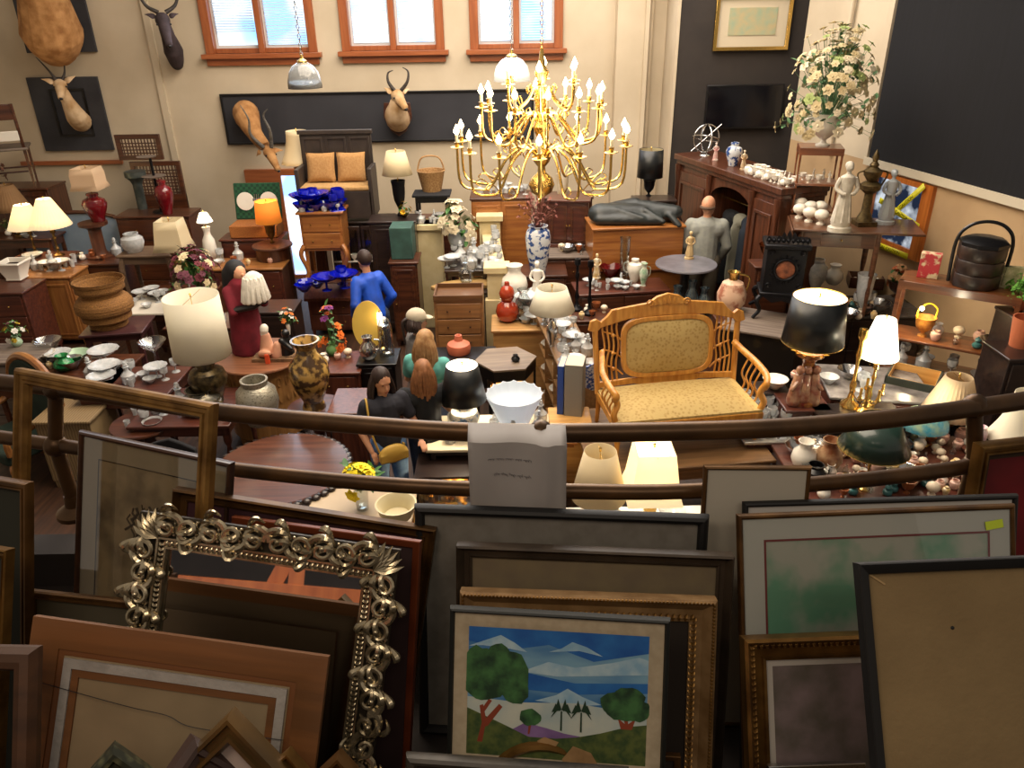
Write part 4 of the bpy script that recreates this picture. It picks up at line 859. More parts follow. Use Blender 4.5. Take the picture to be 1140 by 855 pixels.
    if bag:
        m = MB(); m.ball((-.02, -.20, .93), (.15, .05, .10), 18, 12); m.bz(-.16, .12, -.24, -.16, .86, .95); m.build('handbag', bag, t, remesh=.012)
        m = MB(); m.tube(cr([(-.15, -.18, .97), (-.20, -.16, 1.2), (-.18, -.03, 1.47), (-.15, .12, 1.3), (.05, .1, 1.0), (.12, -.14, .96)], 6), .010, 6); m.build('bag_strap', bag, t)
    return t
def headtop(px, py, z): p = S(px, py, z); return (p.x, p.y, 0)
DEN = pm('blue_denim', '3f5f8f', '5d7fae', rough=.85, scale=10); DDEN = pm('dark_denim', '1c2436', '28324a', rough=.85, scale=12)
person('person in navy t-shirt and light jeans with yellow shoulder bag, facing the camera', headtop(424, 414, 1.50), .88, R(28), topm=pm('navy_shirt', '23232c', rough=.9), legm=DEN, hairm=pm('dark_brown_hair', '2a1812', rough=.6), yaw=8, nod=14, bag=pm('mustard_leather', 'c09a44', rough=.5), la=((-.25, .02, 1.14), (-.2, -.1, .95)), ra=((.26, -.06, 1.14), (.24, -.28, 1.05)))
person('person in black t-shirt with reddish-brown hair seen from behind beside the black-shaded lamp', headtop(470, 405, 1.48), .87, R(195), topm=pm('black_shirt', '0e0f12', rough=.9), legm=DDEN, hairm=pm('light_brown_hair', '7a4c2a', '936038', rough=.6, scale=20), yaw=0, nod=20, la=((-.26, -.08, 1.13), (-.2, -.33, 1.1)), ra=((.26, -.05, 1.12), (.22, -.2, .95)), build=1.12)
person('person with long fair hair in teal shirt beside the pale-capped one', headtop(473, 370, 1.56), .91, R(165), topm=pm('teal_shirt', '5fa8a0', rough=.9), legm=DDEN, hairm=pm('fair_brown_hair', '94693f', 'b08a5c', rough=.6, scale=20), nod=18, ra=((.26, -.1, 1.14), (.16, -.34, 1.12)))
person('person in grey sweatshirt and pale cap with dark ponytail, looking right', headtop(464, 347, 1.56), .91, R(120), topm=pm('grey_sweatshirt', '6e6a68', '7a7674', rough=.95, scale=20), legm=DDEN, hairm=pm('dark_brown_hair', ''), hair='pony', sleeve='long', cap=pm('khaki_cap', 'b8ac98', rough=.9), nod=10)
person('person in bright blue jacket bending towards the glass-front cabinet', headtop(412, 290, 1.56), .95, R(-140), top='jacket', topm=pm('royal_blue_jacket', '1450c8', '0d3a98', rough=.6, scale=5), legm=DDEN, hairm=pm('dark_brown_hair', ''), hair='short', sleeve='long', lean=14, nod=18)
person('bald man in light grey sweater seen from behind beside the wardrobe', headtop(790, 218, 1.90), 1.10, R(172), topm=pm('light_grey_sweater', '8a8c88', '96988f', rough=.95, scale=20), legm=pm('khaki_trousers', '5a5244', rough=.9), hairm=pm('grey_brown_hair', '5a4432', rough=.7), bald=True, sleeve='long', yaw=-25, build=1.15)
person('person with dark hair and pale blouse half hidden between the orange chest and the man', headtop(750, 236, 1.45), .85, R(-150), topm=pm('pale_blouse', 'b4b0a4', rough=.9), legm=DDEN, hairm=pm('dark_brown_hair', ''))
# ================================================================= GAME HEADS ON THE WALL
FUR = pm('tan_fur', 'b98a58', '8f6236', rough=.95, scale=7, bump=.4, bs=90); FURL = pm('cream_fur', 'd2b794', 'a98458', rough=.95, scale=5, bump=.4, bs=90); FURD = pm('dark_fur', '2c2224', '43363a', rough=.85, scale=7, bump=.3, bs=90)
HORN = pm('dark_horn', '201a18', '3a302a', rough=.45, scale=3, stretch=(1, 1, 12), bump=.4, bs=20); HORNG = pm('grey_horn', '6a6660', '4a4642', rough=.5, scale=3, stretch=(1, 1, 12))
def mount(label, loc, pts, rad, head, hr, muzzle, fur, horns, hornm, ears, plaque=None, rz=0, s=1, er=.05):
    t = thing('game_head', label, 'mounted animal head', loc, rz); t.scale = (s, s, s); t.location.y -= rad[0] * .9
    m = MB(); P = cr(pts, 4); rr = []
    for i in range(len(P)): f_ = i / (len(P) - 1) * (len(rad) - 1); a = int(min(f_, len(rad) - 2)); rr.append(rad[a] + (rad[a + 1] - rad[a]) * (f_ - a))
    m.tube(P, rr, 16); m.ball(P[0], rad[0] * .95, 14, 8); m.cap_tube(head[0], head[1], hr[0], hr[1], 14); m.ball(head[0], hr[0] * 1.12, 12, 10); m.ball(head[1], hr[1] * 1.1, 12, 8)
    m.build('head_and_neck', fur, t, remesh=.012)
    for e0, e1 in ears:
        m = MB(); m.tube(cr([e0, (Vector(e0) + Vector(e1)) / 2 + Vector((0, -.01, .01)), e1], 4), [er * .5, er * .8, er, er * .9, er * .7, er * .5, er * .3, er * .15, .003], 8, flat=.35); m.build('ear', fur, t)
    for hpts, hrad in horns:
        m = MB(); Q = cr(hpts, 6); m.tube(Q, [hrad * (1 - .85 * i / (len(Q) - 1)) for i in range(len(Q))], 10); m.build('horn', hornm, t)
    hv = (Vector(head[1]) - Vector(head[0])); sd = hv.cross(Vector((0, 0, 1))); sd = sd.normalized() if sd.length > .02 else Vector((1, 0, 0))
    m = MB()
    for sx in (-1, 1): m.ball(Vector(head[0]) + hv * .25 + sd * sx * hr[0] * .95 + Vector((0, 0, .02)), .016, 8, 6)
    m.ball(Vector(head[1]) + hv.normalized() * hr[1] * .9, (hr[1] * .6, hr[1] * .5, hr[1] * .5), 8, 6)
    m.build('eyes_and_nose', BLACK, t)
    if plaque: m = MB(); m.prism(plaque, -.03, .0, 'y'); m.build('plaque', WAL, t, bevel=.008)
    return t
wy = BY - .05
def wl(px, py, Y=None): p = Wy(px, py, Y or wy); return (p.x, p.y, p.z)
# top-left: big shoulder mount cut off by the frame edge
c = wl(68, 30, BY - .1)
mount('huge tan game head at the top left corner, cut off by the edge', c, [(0, .0, -.22), (.0, -.2, -.05), (0, -.4, .35), (0, -.55, .7)], [.33, .42, .33, .25], [(0, -.6, .85), (0, -.95, .75)], (.16, .09), 0, FUR, [([(-.08, -.6, .98), (-.3, -.6, 1.2), (-.4, -.6, 1.6)], .05), ([(.08, -.6, .98), (.3, -.6, 1.2), (.4, -.6, 1.6)], .05)], HORN, [((-.14, -.6, .9), (-.4, -.6, .98)), ((.14, -.6, .9), (.4, -.6, .98))], rz=R(28))
c = wl(83, 118)
mount('pale gazelle head with short black horns on the dark door board', c, [(.10, .0, -.22), (.06, -.16, -.12), (.0, -.28, .12), (-.03, -.32, .26)], [.16, .15, .09, .08], [(-.04, -.34, .34), (-.06, -.56, .20)], (.085, .045), 0, FURL, [([(-.08, -.34, .42), (-.14, -.32, .55), (-.26, -.32, .74)], .025), ([(.0, -.34, .42), (.06, -.32, .52), (.10, -.34, .74)], .025)], HORN, [((-.11, -.32, .38), (-.27, -.3, .44)), ((.03, -.32, .38), (.20, -.3, .46))], rz=R(26))
c = wl(192, 48)
mount('dark antelope head with lyre horns high on the wall beside the first window', c, [(.04, .0, -.28), (.03, -.12, -.1), (.0, -.24, .10), (-.02, -.3, .24)], [.10, .14, .10, .09], [(-.03, -.32, .32), (.0, -.56, .02)], (.095, .05), 0, FURD, [([(-.07, -.32, .42), (-.22, -.3, .52), (-.28, -.3, .72), (-.2, -.3, .95)], .032), ([(.03, -.32, .42), (.18, -.3, .52), (.24, -.3, .72), (.16, -.3, .95)], .032)], HORN, [((-.12, -.32, .36), (-.26, -.3, .40)), ((.07, -.32, .36), (.20, -.3, .40))], rz=R(20))
c = wl(284, 130)
mount('reddish impala head bending down to the right across the black board', c, [(-.08, .0, .08), (-.02, -.14, .02), (.10, -.30, -.18), (.26, -.42, -.36)], [.20, .19, .12, .09], [(.33, -.46, -.44), (.46, -.6, -.66)], (.085, .045), 0, FUR, [([(.26, -.48, -.36), (.12, -.56, -.16), (.14, -.6, .06), (.05, -.6, .26)], .032), ([(.38, -.48, -.36), (.42, -.56, -.12), (.36, -.58, .1), (.44, -.6, .2)], .032)], HORNG, [((.38, -.46, -.42), (.54, -.44, -.42)), ((.2, -.46, -.42), (.12, -.44, -.5))])
c = wl(444, 120)
mount('pronghorn head on a wooden shield hung on the black board', c, [(0, .0, -.16), (.0, -.16, -.06), (.03, -.26, .06), (.05, -.3, .16)], [.19, .18, .13, .10], [(.06, -.32, .22), (.18, -.5, .08)], (.09, .05), 0, FURL, [([(.02, -.32, .3), (-.06, -.32, .42), (-.06, -.3, .54), (.02, -.3, .58)], .03), ([(.12, -.32, .3), (.22, -.32, .42), (.24, -.3, .56), (.16, -.3, .62)], .03)], HORN, [((-.02, -.32, .27), (-.14, -.3, .34)), ((.14, -.32, .27), (.24, -.3, .32))], plaque=[(-.2, .1), (.2, .1), (.22, -.12), (.12, -.32), (0, -.4), (-.12, -.32), (-.22, -.12)])
# ================================================================= CHANDELIER AND PENDANTS
C0 = Wy(603, 150, 6.5); PXM = depth(C0) / FPX
t = thing('chandelier', 'big gold many-armed candle chandelier glowing above the middle of the hall', 'chandelier', (C0.x, C0.y, C0.z - 65 * PXM))
u = PXM
m = MB(); col_ = [(0, -6), (3, -4), (12, 2), (15, 10), (12, 18), (5, 24), (4, 30), (9, 36), (11, 42), (6, 50), (4, 60), (8, 68), (10, 74), (6, 82), (4, 92), (7, 98), (9, 104), (5, 110), (3, 118), (6, 124), (8, 130), (4, 136), (2, 150), (0, 158)]
m.lathe([(r * u, z * u) for r, z in col_], 24); m.build('centre_column', BRASS, t)
m = MB(); zz = 152 * u
for k in range(80): 
    a = k % 2; z = zz + k * .032; m.tube([(.012 * math.cos(q) * (1 - a), .012 * math.cos(q) * a, z + .02 * math.sin(q)) for q in [PI * 2 * j / 8 for j in range(9)]], .003, 5)
m.build('chain', BRASS, t)
def arm(a, z_root, z_low, z_top, r_out, r_low):
    ca, sa = math.cos(a), math.sin(a)
    def q(r, z): return (r * u * ca, r * u * sa, z * u)
    m = MB(); m.tube(cr([q(5, z_root), q(r_out * .22, z_root + 10), q(r_out * .42, z_root - 2), q(r_out * .6, z_low + 4), q(r_low, z_low), q(r_out * .97, z_low + 8), q(r_out, z_top - 24)], 5), .0105, 6)
    m.tube(cr([q(r_out * .30, z_root + 4), q(r_out * .36, z_root + 13), q(r_out * .46, z_root + 10), q(r_out * .42, z_root + 5)], 4), .005, 5); m.tube(cr([q(r_out * .62, z_low + 3), q(r_out * .72, z_low + 12), q(r_out * .8, z_low + 8), q(r_out * .74, z_low + 4)], 4), .005, 5)
    am = m.build('arm', BRASS, t); c = q(r_out, z_top - 24)
    m = MB(); m.lathe([(0, 0), (.02, 0), (.055, .012), (.05, .016), (.016, .012), (.018, .035), (.022, .05), (0, .05)], 12, c); m.build('drip_pan', BRASS, am)
    m = MB(); m.lathe([(.012, .05), (.012, 15 * u), (0, 15 * u)], 8, c); m.build('candle', CANDLE, am)
    m = MB(); m.lathe([(0, 15 * u), (.013, 15.5 * u), (.025, 18.5 * u), (.014, 22 * u), (0, 26 * u)], 8, c); m.build('bulb', BULB, am)
for k in range(14): arm(2 * PI * (k + .35) / 14, 42, 8, 78, 95, 70)
for k in range(12): arm(2 * PI * (k + .1) / 12, 78, 58, 118, 66, 50)
for k in range(6): arm(2 * PI * (k + .4) / 6, 104, 92, 142, 40, 32)
for k, (z, p_) in enumerate(((95, 70), (135, 45))):
    ld = bpy.data.lights.new('chandelier_glow', 'POINT'); ld.energy = p_; ld.color = (1, .84, .60); ld.shadow_soft_size = .35
    o = bpy.data.objects.new('chandelier_glow', ld); COL.objects.link(o); o.parent = t; o.location = (0, 0, z * u)
def pendant(px, py0, py1, Y, wpx, label, lit):
    p = Wy(px, py1, Y); h = (py1 - py0) * depth(p) / FPX * .95; r = wpx / 2 * depth(p) / FPX
    t = thing('pendant_lamp', label, 'pendant lamp', (p.x, p.y, p.z))
    m = MB(); n = 40; P = [(r, 0), (r * .97, h * .3), (r * .85, h * .6), (r * .6, h * .85), (r * .25, h)]; vs = []
    for rr_, z in P:
        for k in range(n): a = 2 * PI * k / n; q = rr_ * (1 + (.012 if k % 2 else 0)); vs.append((q * math.cos(a), q * math.sin(a), z))
    m.add(vs, [(i * n + k, i * n + (k + 1) % n, (i + 1) * n + (k + 1) % n, (i + 1) * n + k) for i in range(4) for k in range(n)])
    m.build('glass_dome', pm('ribbed_lit_glass', 'f6efe0', rough=.15, trans=.6, emit=.35 if lit else 0) if lit else pm('ribbed_glass', 'ccd0d2', rough=.15, trans=.7), t, solid=.004)
    m = MB(); m.lathe([(r * .3, h * .97), (r * .3, h * 1.05), (r * .1, h * 1.15), (r * .08, h * 1.3), (0, h * 1.3)], 14); m.build('cap', BRASS, t)
    m = MB(); [m.tube([(.014 * math.cos(q) * (1 - k % 2), .014 * math.cos(q) * (k % 2), h * 1.3 + k * .04 + .022 * math.sin(q)) for q in [PI * 2 * j / 6 for j in range(7)]], .004, 4) for k in range(48)]; m.build('chain', SILV, t)
    m = MB(); m.ball((0, 0, h * .55), (.03, .03, .045)); m.build('bulb', BULB if lit else WHITE, t)
    if lit:
        ld = bpy.data.lights.new('pendant_glow', 'POINT'); ld.energy = 40; ld.color = (1, .8, .55); ld.shadow_soft_size = .05; o = bpy.data.objects.new('pendant_glow', ld); COL.objects.link(o); o.parent = t; o.location = (0, 0, h * .2)
pendant(340, 70, 98, 8.0, 37, 'unlit ribbed glass dome pendant hanging in front of the first window', 0)
pendant(570, 64, 90, 9.0, 40, 'lit ribbed glass dome pendant behind the left of the chandelier', 1)
# ================================================================= LOVESEAT
BROC = pm('gold_brocade', 'a98b50', 'bfa468', rough=.75, scale=34, kind='voronoi', lo=.2, hi=.5, bump=.1)
pt = S(750, 512, .75)
table('work_table', 'wide brown wooden table that carries the gold upholstered loveseat', (pt.x + .02, pt.y + .44, .75), 1.56, 1.12, .75, wood('brown_table_wood', '5f452c', '7c5c3c', coat=.1), 'straight', R(6), apron=.12, r=.04)
lp = S(762, 504, .75)
t = thing('loveseat', 'golden carved wood loveseat with pale gold brocade seat and back', 'loveseat', (lp.x - .03, lp.y + .30, .75), R(8))
Wd = 1.28; D = .66
m = MB(); m.bz(-Wd / 2, Wd / 2, -D / 2, -D / 2 + .05, .27, .34); m.bz(-Wd / 2, Wd / 2, D / 2 - .05, D / 2, .27, .34); m.bz(-Wd / 2, -Wd / 2 + .05, -D / 2, D / 2, .27, .34); m.bz(Wd / 2 - .05, Wd / 2, -D / 2, D / 2, .27, .34)
m.prism([(-Wd / 2, .27), (-Wd / 2 + .1, .20), (-.3, .25), (0, .22), (.3, .25), (Wd / 2 - .1, .20), (Wd / 2, .27)], -D / 2 - .005, -D / 2 + .02, 'y'); m.build('seat_frame', MAPL, t, bevel=.006)
m = MB(); n = 16; vs = []
for j in range(9):
    for i in range(n + 1): x, y = (i / n - .5), (j / 8 - .5); vs.append((x * (Wd - .02), y * (D - .02), .36 + .075 * (1 - abs(2 * x) ** 4) * (1 - abs(2 * y) ** 4)))
m.add(vs, [(j * (n + 1) + i, j * (n + 1) + i + 1, (j + 1) * (n + 1) + i + 1, (j + 1) * (n + 1) + i) for j in range(8) for i in range(n)]); m.bz(-Wd / 2 + .01, Wd / 2 - .01, -D / 2 + .01, D / 2 - .01, .335, .362)
m.build('seat_cushion', BROC, t)
for sx in (-1, 1):
    m = MB(); m.lathe([(.014, 0), (.022, .02), (.016, .06), (.028, .18), (.02, .22), (.032, .26), (.032, .34)], 14, (sx * (Wd / 2 - .035), -D / 2 + .035, 0)); m.build('leg', MAPL, t)
    m = MB(); m.tube([(sx * (Wd / 2 - .03), D / 2 + .03, 0), (sx * (Wd / 2 - .03), D / 2 - .02, .3)], [.018, .026], 8); m.build('leg', MAPL, t)
    m = MB(); x = sx * (Wd / 2 - .02); m.tube(cr([(x * .97, D / 2 - .02, .72), (x * 1.02, D / 2 - .16, .69), (x * 1.08, 0, .66), (x * 1.08, -D / 2 + .12, .64), (x * 1.03, -D / 2 + .02, .60), (x * 1.03, -D / 2 + .05, .55)], 6), [.028, .028, .03, .032, .034, .03], 10, flat=.7); m.build('arm_rest', MAPL, t)
    m = MB(); m.tube(cr([(x, -D / 2 + .05, .34), (x * 1.04, -D / 2 + .04, .42), (x * .99, -D / 2 + .06, .5), (x * 1.04, -D / 2 + .05, .58)], 5), [.028, .03, .022, .028], 10); m.build('arm_post', MAPL, t)
    for k in range(4): m = MB(); y = -D / 2 + .17 + k * .085; m.tube(cr([(x, y, .34), (x * 1.04, y, .42), (x * .98, y, .52), (x * 1.05, y, .64)], 4), .009, 6); m.build('arm_spindle', MAPL, t)
B = Matrix.Rotation(R(-9), 4, 'X'); B.translation = Vector((0, D / 2 - .03, .34))
def bk(mb): return mb.xf(B)
m = MB(); hw = Wd / 2 + .02
crest = [(-hw - .05, .56), (-hw - .03, .64), (-hw + .02, .66), (-hw + .06, .63), (-hw + .12, .68), (-hw + .16, .73), (-.3, .755), (-.17, .77), (-.1, .82), (0, .845), (.1, .82), (.17, .77), (.3, .755), (hw - .16, .73), (hw - .12, .68), (hw - .06, .63), (hw - .02, .66), (hw + .03, .64), (hw + .05, .56), (hw - .02, .54), (hw - .06, .58), (.36, .64), (0, .655), (-.36, .64), (-hw + .06, .58), (-hw + .02, .54)]
m.prism(crest, -.025, .02, 'y'); bk(m).build('crest_rail', MAPL, t, bevel=.006)
m = MB()
for k in range(9): f_ = k / 8 - .5; m.leaf((f_ * .26, -.03, .745), (f_ * 1.6, -.1, 1), .022, .07 * (1.2 - abs(f_)), (0, -1, 0), .4)
for sx in (-1, 1): m.tube([(sx * (.16 + .035 * (1 - k / 16) * math.cos(k * .6)), -.03, .765 + .035 * (1 - k / 16) * math.sin(k * .6)) for k in range(16)], .006, 6)
bk(m).build('crest_carving', MAPL, t)
for sx in (-1, 1): m = MB(); m.tube([(sx * (hw - .03), 0, -.02), (sx * (hw - .02), 0, .3), (sx * (hw - .01), 0, .6)], .026, 10); bk(m).build('back_post', MAPL, t)
m = MB(); m.prism([(-hw + .02, .03), (-.3, .05), (-.12, .0), (0, .035), (.12, .0), (.3, .05), (hw - .02, .03), (hw - .02, .085), (.35, .10), (0, .105), (-.35, .10), (-hw + .02, .085)], -.018, .015, 'y'); bk(m).build('lower_rail', MAPL, t, bevel=.005)
def sq(rx, rz, cx, cz, n=40, e=4.5): return [(cx + rx * (abs(math.cos(a)) ** (2 / e)) * (1 if math.cos(a) >= 0 else -1), cz + rz * (abs(math.sin(a)) ** (2 / e)) * (1 if math.sin(a) >= 0 else -1)) for a in [2 * PI * k / n for k in range(n)]]
m = MB(); m.ringxz(sq(.42, .275, 0, .375), sq(.378, .235, 0, .375), -.035, .015); bk(m).build('back_frame', MAPL, t, bevel=.006)
m = MB(); o_ = sq(.385, .24, 0, .375); i_ = sq(.2, .14, 0, .37); m.ringxz(o_, i_, -.02, .01)
n = 40; vs = [(p[0], -.022, p[1]) for p in o_] + [(p[0], -.045, p[1]) for p in sq(.3, .2, 0, .37)] + [(0, -.05, .37)]
m.add(vs, [(k, (k + 1) % n, n + (k + 1) % n, n + k) for k in range(n)] + [(n + k, n + (k + 1) % n, 2 * n) for k in range(n)]); m.bz(-.3, .3, 0, .012, .2, .55); bk(m).build('back_panel', BROC, t)
for sx in (-1, 1):
    for k in range(4): m = MB(); x = sx * (.45 + k * .042); m.tube(cr([(x, 0, .09), (x + sx * .012, 0, .25), (x - sx * .012, 0, .4), (x + sx * .008, 0, .56), (x, 0, .64)], 4), .009, 6); bk(m).build('back_spindle', MAPL, t)
    m = MB(); 
    for z in (.2, .34, .5): m.tube(cr([(sx * .40, 0, z - .06), (sx * .47, 0, z), (sx * .58, 0, z + .04)], 4), .008, 6); m.ball((sx * .49, -.01, z), .018, 8, 6)
    bk(m).build('fretwork', MAPL, t)
# ================================================================= PLACING BY PHOTO ROW AND HEIGHT
def LPX(name, label, cx, yb, z, ysb, yst, wb, wt, shade, base='baluster', bm=BRASS, skind='cone', lit=0, bw=None, rz=0, rim=None, group=None, col=(1, .75, .45)):
    p = S(cx, yb, z); hb = HT(p, ysb); hs = HT(p, yst) - hb; return lamp(name, label, p, hb, hs, WD(p, wb) / 2, WD(p, wt) / 2, shade, base, bm, skind, lit, WD(p, bw) if bw else None, rz, rim, group, col)
def VX(name, label, cx, yb, z, yt, w, kind, mat, cat='vase', group=None, **k):
    p = S(cx, yb, z); return vase(name, label, p, HT(p, yt), kind, mat, WD(p, w), cat, group, **k)
def ST(name, label, cx, yb, z, yt, mat, cat='figurine', group=None, **k):
    p = S(cx, yb, z); return statue(name, label, p, HT(p, yt), mat, cat, group, **k)
def TX(name, label, cx, cy, z, wpx, d, mat, **k):
    p = S(cx, cy, z); return table(name, label, p, WD(p, wpx), d, k.pop('h', z), mat, **k)
def CX(name, label, cx, cy, z, wpx, d, mat, **k):
    p = S(cx, cy, z); return chest(name, label, p, WD(p, wpx), d, k.pop('h', z), mat, **k)
KIT = glasskit(); KITG = glasskit(GLASS); KITB = glasskit(BGLS, 1.1, ('goblet', 'bowl', 'compote'))
# ---------------------------------------------------------------- back-left corner
CX('dark_sideboard', 'dark reddish sideboard at the far left edge below the white planter', 4, 318, 1.0, 66, .55, MAH, rows=3, cols=1, cat='sideboard')
p = S(20, 311, 1.0); t = thing('planter', 'white square tapered ceramic planter on the far left sideboard', 'planter', p); k_ = WD(p, 30) / 2
m = MB(); m.lathe([(k_ * .7, 0), (k_ * .8, .02), (k_ * .75, .04), (k_ * 1.2, .22), (k_ * 1.3, .24), (k_ * 1.25, .26), (k_ * 1.1, .26), (k_ * .8, .06), (0, .06)], 4, a0=PI / 4); m.build('body', WHITE, t, bevel=.01)
m = MB(); m.bz(-k_ * .7, k_ * .7, -k_ * .7, k_ * .7, .18, .20); m.build('soil', pm('dark_soil', '2a1c14', rough=1), t)
CX('oak_dresser', 'plain oak dresser with crystal crowded on its top, left side', 58, 302, 1.0, 58, .5, OAKz, rows=0, doors=1, cat='dresser')
p = S(57, 297, 1.0); scatter(KIT, gridpts(p, .62, .42, 15, 1.0, seed=3), 'clear crystal piece crowded on the oak dresser beside the white planter', 'crystal on the oak dresser', 3, .9, 1.3)
TX('side_table', 'small square table with curved legs carrying one faceted crystal bowl', 167, 279, 1.2, 60, .5, wood('grey_brown_wood', '5f4a3a', '77604c', rough=.5, coat=.1), style='cabriole', apron=.1, r=.035)
VX('crystal_bowl', 'round faceted crystal bowl on the small curved-leg table', 150, 280, 1.2, 259, 26, 'jar', CRYS, 'bowl', n=9)
TX('stool', 'dark plum wooden stool holding the wicker vase', 131, 362, .95, 66, .55, wood('plum_wood', '3c2226', '50302f', coat=.4), apron=.07, style='straight', r=.04, rz=R(8), cat='stool')
p = S(122, 362, .95); h = HT(p, 309); wv = WD(p, 60) / 2
m = MB(); P = [(0, 0), (.62, 0), (.66, .02), (.62, .12), (.72, .22), (.95, .34), (1.0, .46), (.92, .58), (.72, .68), (.70, .74), (.85, .92), (.90, 1), (.84, 1), (.66, .74), (.85, .5), (0, .1)]
Q = []; 
for i in range(len(P) - 1):
    for q in range(5): f_ = q / 5; Q.append(((P[i][0] + (P[i + 1][0] - P[i][0]) * f_) * wv * (1 + (.02 if (q % 2) else -.015)) if 0 < i < 12 else P[i][0] * wv, (P[i][1] + (P[i + 1][1] - P[i][1]) * f_) * h))
m.lathe(Q + [(0, .1 * h)], 32); o = m.build('wicker_vase', pm('wicker', '9a6c34', '6b4520', rough=.8, scale=60, stretch=(1, 1, 2.5), bump=.8, bs=80), ang=80); tag(o, 'wide woven wicker vase on the dark plum stool', 'basket', loc=p)
# red ginger jar lamp on pedestal, far left back
CX('dark_buffet', 'long dark buffet against the back wall under the red jar lamp', 106, 288, 1.0, 74, .5, WAL, rows=2, cols=2, cat='buffet')
VX('lamp_pedestal', 'carved dark wooden pedestal on the buffet under the dark red jar lamp', 113, 286, 1.0, 246, 30, 'column', WALz, 'pedestal')
p = S(113, 286, 1.0); ph = HT(p, 246)
t = LPX('jar_lamp', 'dark red ginger jar lamp with pale peach shade on a pedestal', 110, 246, 1.0 + ph, 209, 185, 34, 26, 'pink', 'ginger', pm('oxblood_glaze', '5c0c14', '74141c', rough=.12, coat=.6), 'rect', bw=26)
t = LPX('table_lamp', 'lamp with brown pleated cone shade at the far left', 22, 262, 1.15, 232, 204, 38, 16, 'brown', 'stick', OBRASS, 'pleat', bw=10)
LPX('table_lamp', 'lit brass lamp with cream pleated shade left of the red jar lamp', 66, 284, 1.1, 250, 219, 42, 14, 'lit', 'stick', OBRASS, 'pleat', lit=30, bw=12)
LPX('table_lamp', 'lit lamp with cream shade partly behind the brown-shaded one', 40, 282, 1.1, 252, 226, 40, 16, 'lit', 'stick', OBRASS, 'cone', lit=24, bw=10)
TX('console_table', 'brown turned-leg console table at far left behind the planter', 20, 262, 1.15, 90, .45, WAL, style='turned', apron=.12)
bouquet('potted_plant', 'small leafy plant in a white pot on the far left console', S(10, 262, 1.15), .28, .14, [pm('pale_bud', 'c8c49a', rough=.8)], 10, 'bulb', WHITE, .10, leafn=50, fs=.025, cat='plant', seed=2)
CX('low_cabinet', 'brown cabinet behind the oak dresser carrying the two lit cream lamps', 50, 284, 1.1, 60, .4, WAL, rows=3, h=1.1)
# pale blue headboard and school chair
p = S(72, 274, 1.05); t = thing('headboard', 'pale blue arched headboard standing behind the lamps at left', 'headboard', (p.x, p.y + .55, .3)); n = 20
ar = [(-.95, 0)] + [(.95 * math.cos(PI - PI * k / n), .75 + .38 * math.sin(PI * k / n)) for k in range(n + 1)] + [(.95, 0)]
m = MB(); m.prism(ar, -.03, .03, 'y'); m.build('panel', pm('pale_blue_paint', '7d93ae', '90a4bb', rough=.5, scale=3), t, bevel=.01)
m = MB(); m.tube([(x, -.03, z) for x, z in ar], .03, 8); m.build('edge_moulding', WAL, t)
p = S(30, 203, 1.75)
CX('tall_cupboard', 'tall dark cupboard at the left edge with the wooden chair on top', 16, 206, 1.75, 92, .55, WALz, rows=0, doors=2, cat='cupboard')
t = thing('wooden_chair', 'old wooden chair with white seat pad stood high on the left cupboard', 'chair', (p.x + .05, p.y - .35, 1.75), R(205)); t.scale = (1.3, 1.3, 1.3)
legs4(t, .46, .44, .44, WAL, 'straight', .022, .03)
m = MB(); m.bz(-.24, .24, -.23, .23, .44, .47); m.build('seat', GREYW, t, bevel=.01)
for sx in (-1, 1): m = MB(); m.tube([(sx * .2, .2, .47), (sx * .2, .27, .95)], .018, 8); m.build('back_post', WAL, t)
m = MB(); m.bz(-.2, .2, .245, .265, .78, .95); m.build('backrest', WAL, t, bevel=.01); m = MB(); m.bz(-.19, .19, .235, .25, .55, .66); m.build('cushion', WHITE, t, bevel=.01)
for y in (-.18, .18): m = MB(); m.tube([(-.18, y, .2), (.18, y, .2)], .01, 6); m.build('stretcher', WAL, t)
bouquet('dried_grasses', 'tall brown dried grasses at the left edge beside the wooden chair', S(-2, 215, 1.75), .95, .22, [pm('dry_plume', '6a4436', '7d5644', rough=1)], 18, 'tall', WALz, .3, leafn=80, fs=.04, leafm=pm('dry_brown', '5a3a2c', rough=1), seed=5)
# carved screen
p0 = S(152, 178, 2.0)
for (cx, yt, yb, w_, lab, z0) in ((152, 150, 178, 50, 'small brown lattice shutter panel, upper of two against the wall', 0), (172, 180, 262, 56, 'tall carved brown lattice shutter leaning against the wall behind the pedestals', 0)):
    a = Wy(cx - w_ / 2, yt, BY - .35); b = Wy(cx + w_ / 2, yt, BY - .35); c_ = Wy(cx, yb, BY - .35); W = b.x - a.x; Hh = a.z - c_.z if z0 == 0 and yt == 150 else a.z
    zb_ = a.z - Hh
    t = thing('carved_shutter', lab, 'shutter', ((a.x + b.x) / 2, BY - .35, zb_)); m = MB(); m.ringxz([(-W / 2, 0), (W / 2, 0), (W / 2, Hh), (-W / 2, Hh)], [(-W / 2 + .07, .07), (W / 2 - .07, .07), (W / 2 - .07, Hh - .07), (-W / 2 + .07, Hh - .07)], -.025, .025); m.bz(-W / 2, W / 2, -.024, .024, Hh * .62, Hh * .75) if yt != 150 else None; m.build('frame', WAL, t, bevel=.005)
    m = MB(); n = int(W / .05)
    for k in range(1, n): m.bz(-W / 2 + k * .05 - .008, -W / 2 + k * .05 + .008, -.012, .0, .07, Hh - .07)
    for k in range(1, int((Hh - .1) / .05)): m.bz(-W / 2 + .07, W / 2 - .07, 0, .012, .05 + k * .05 - .008, .05 + k * .05 + .008)
    m.build('lattice', WAL, t)
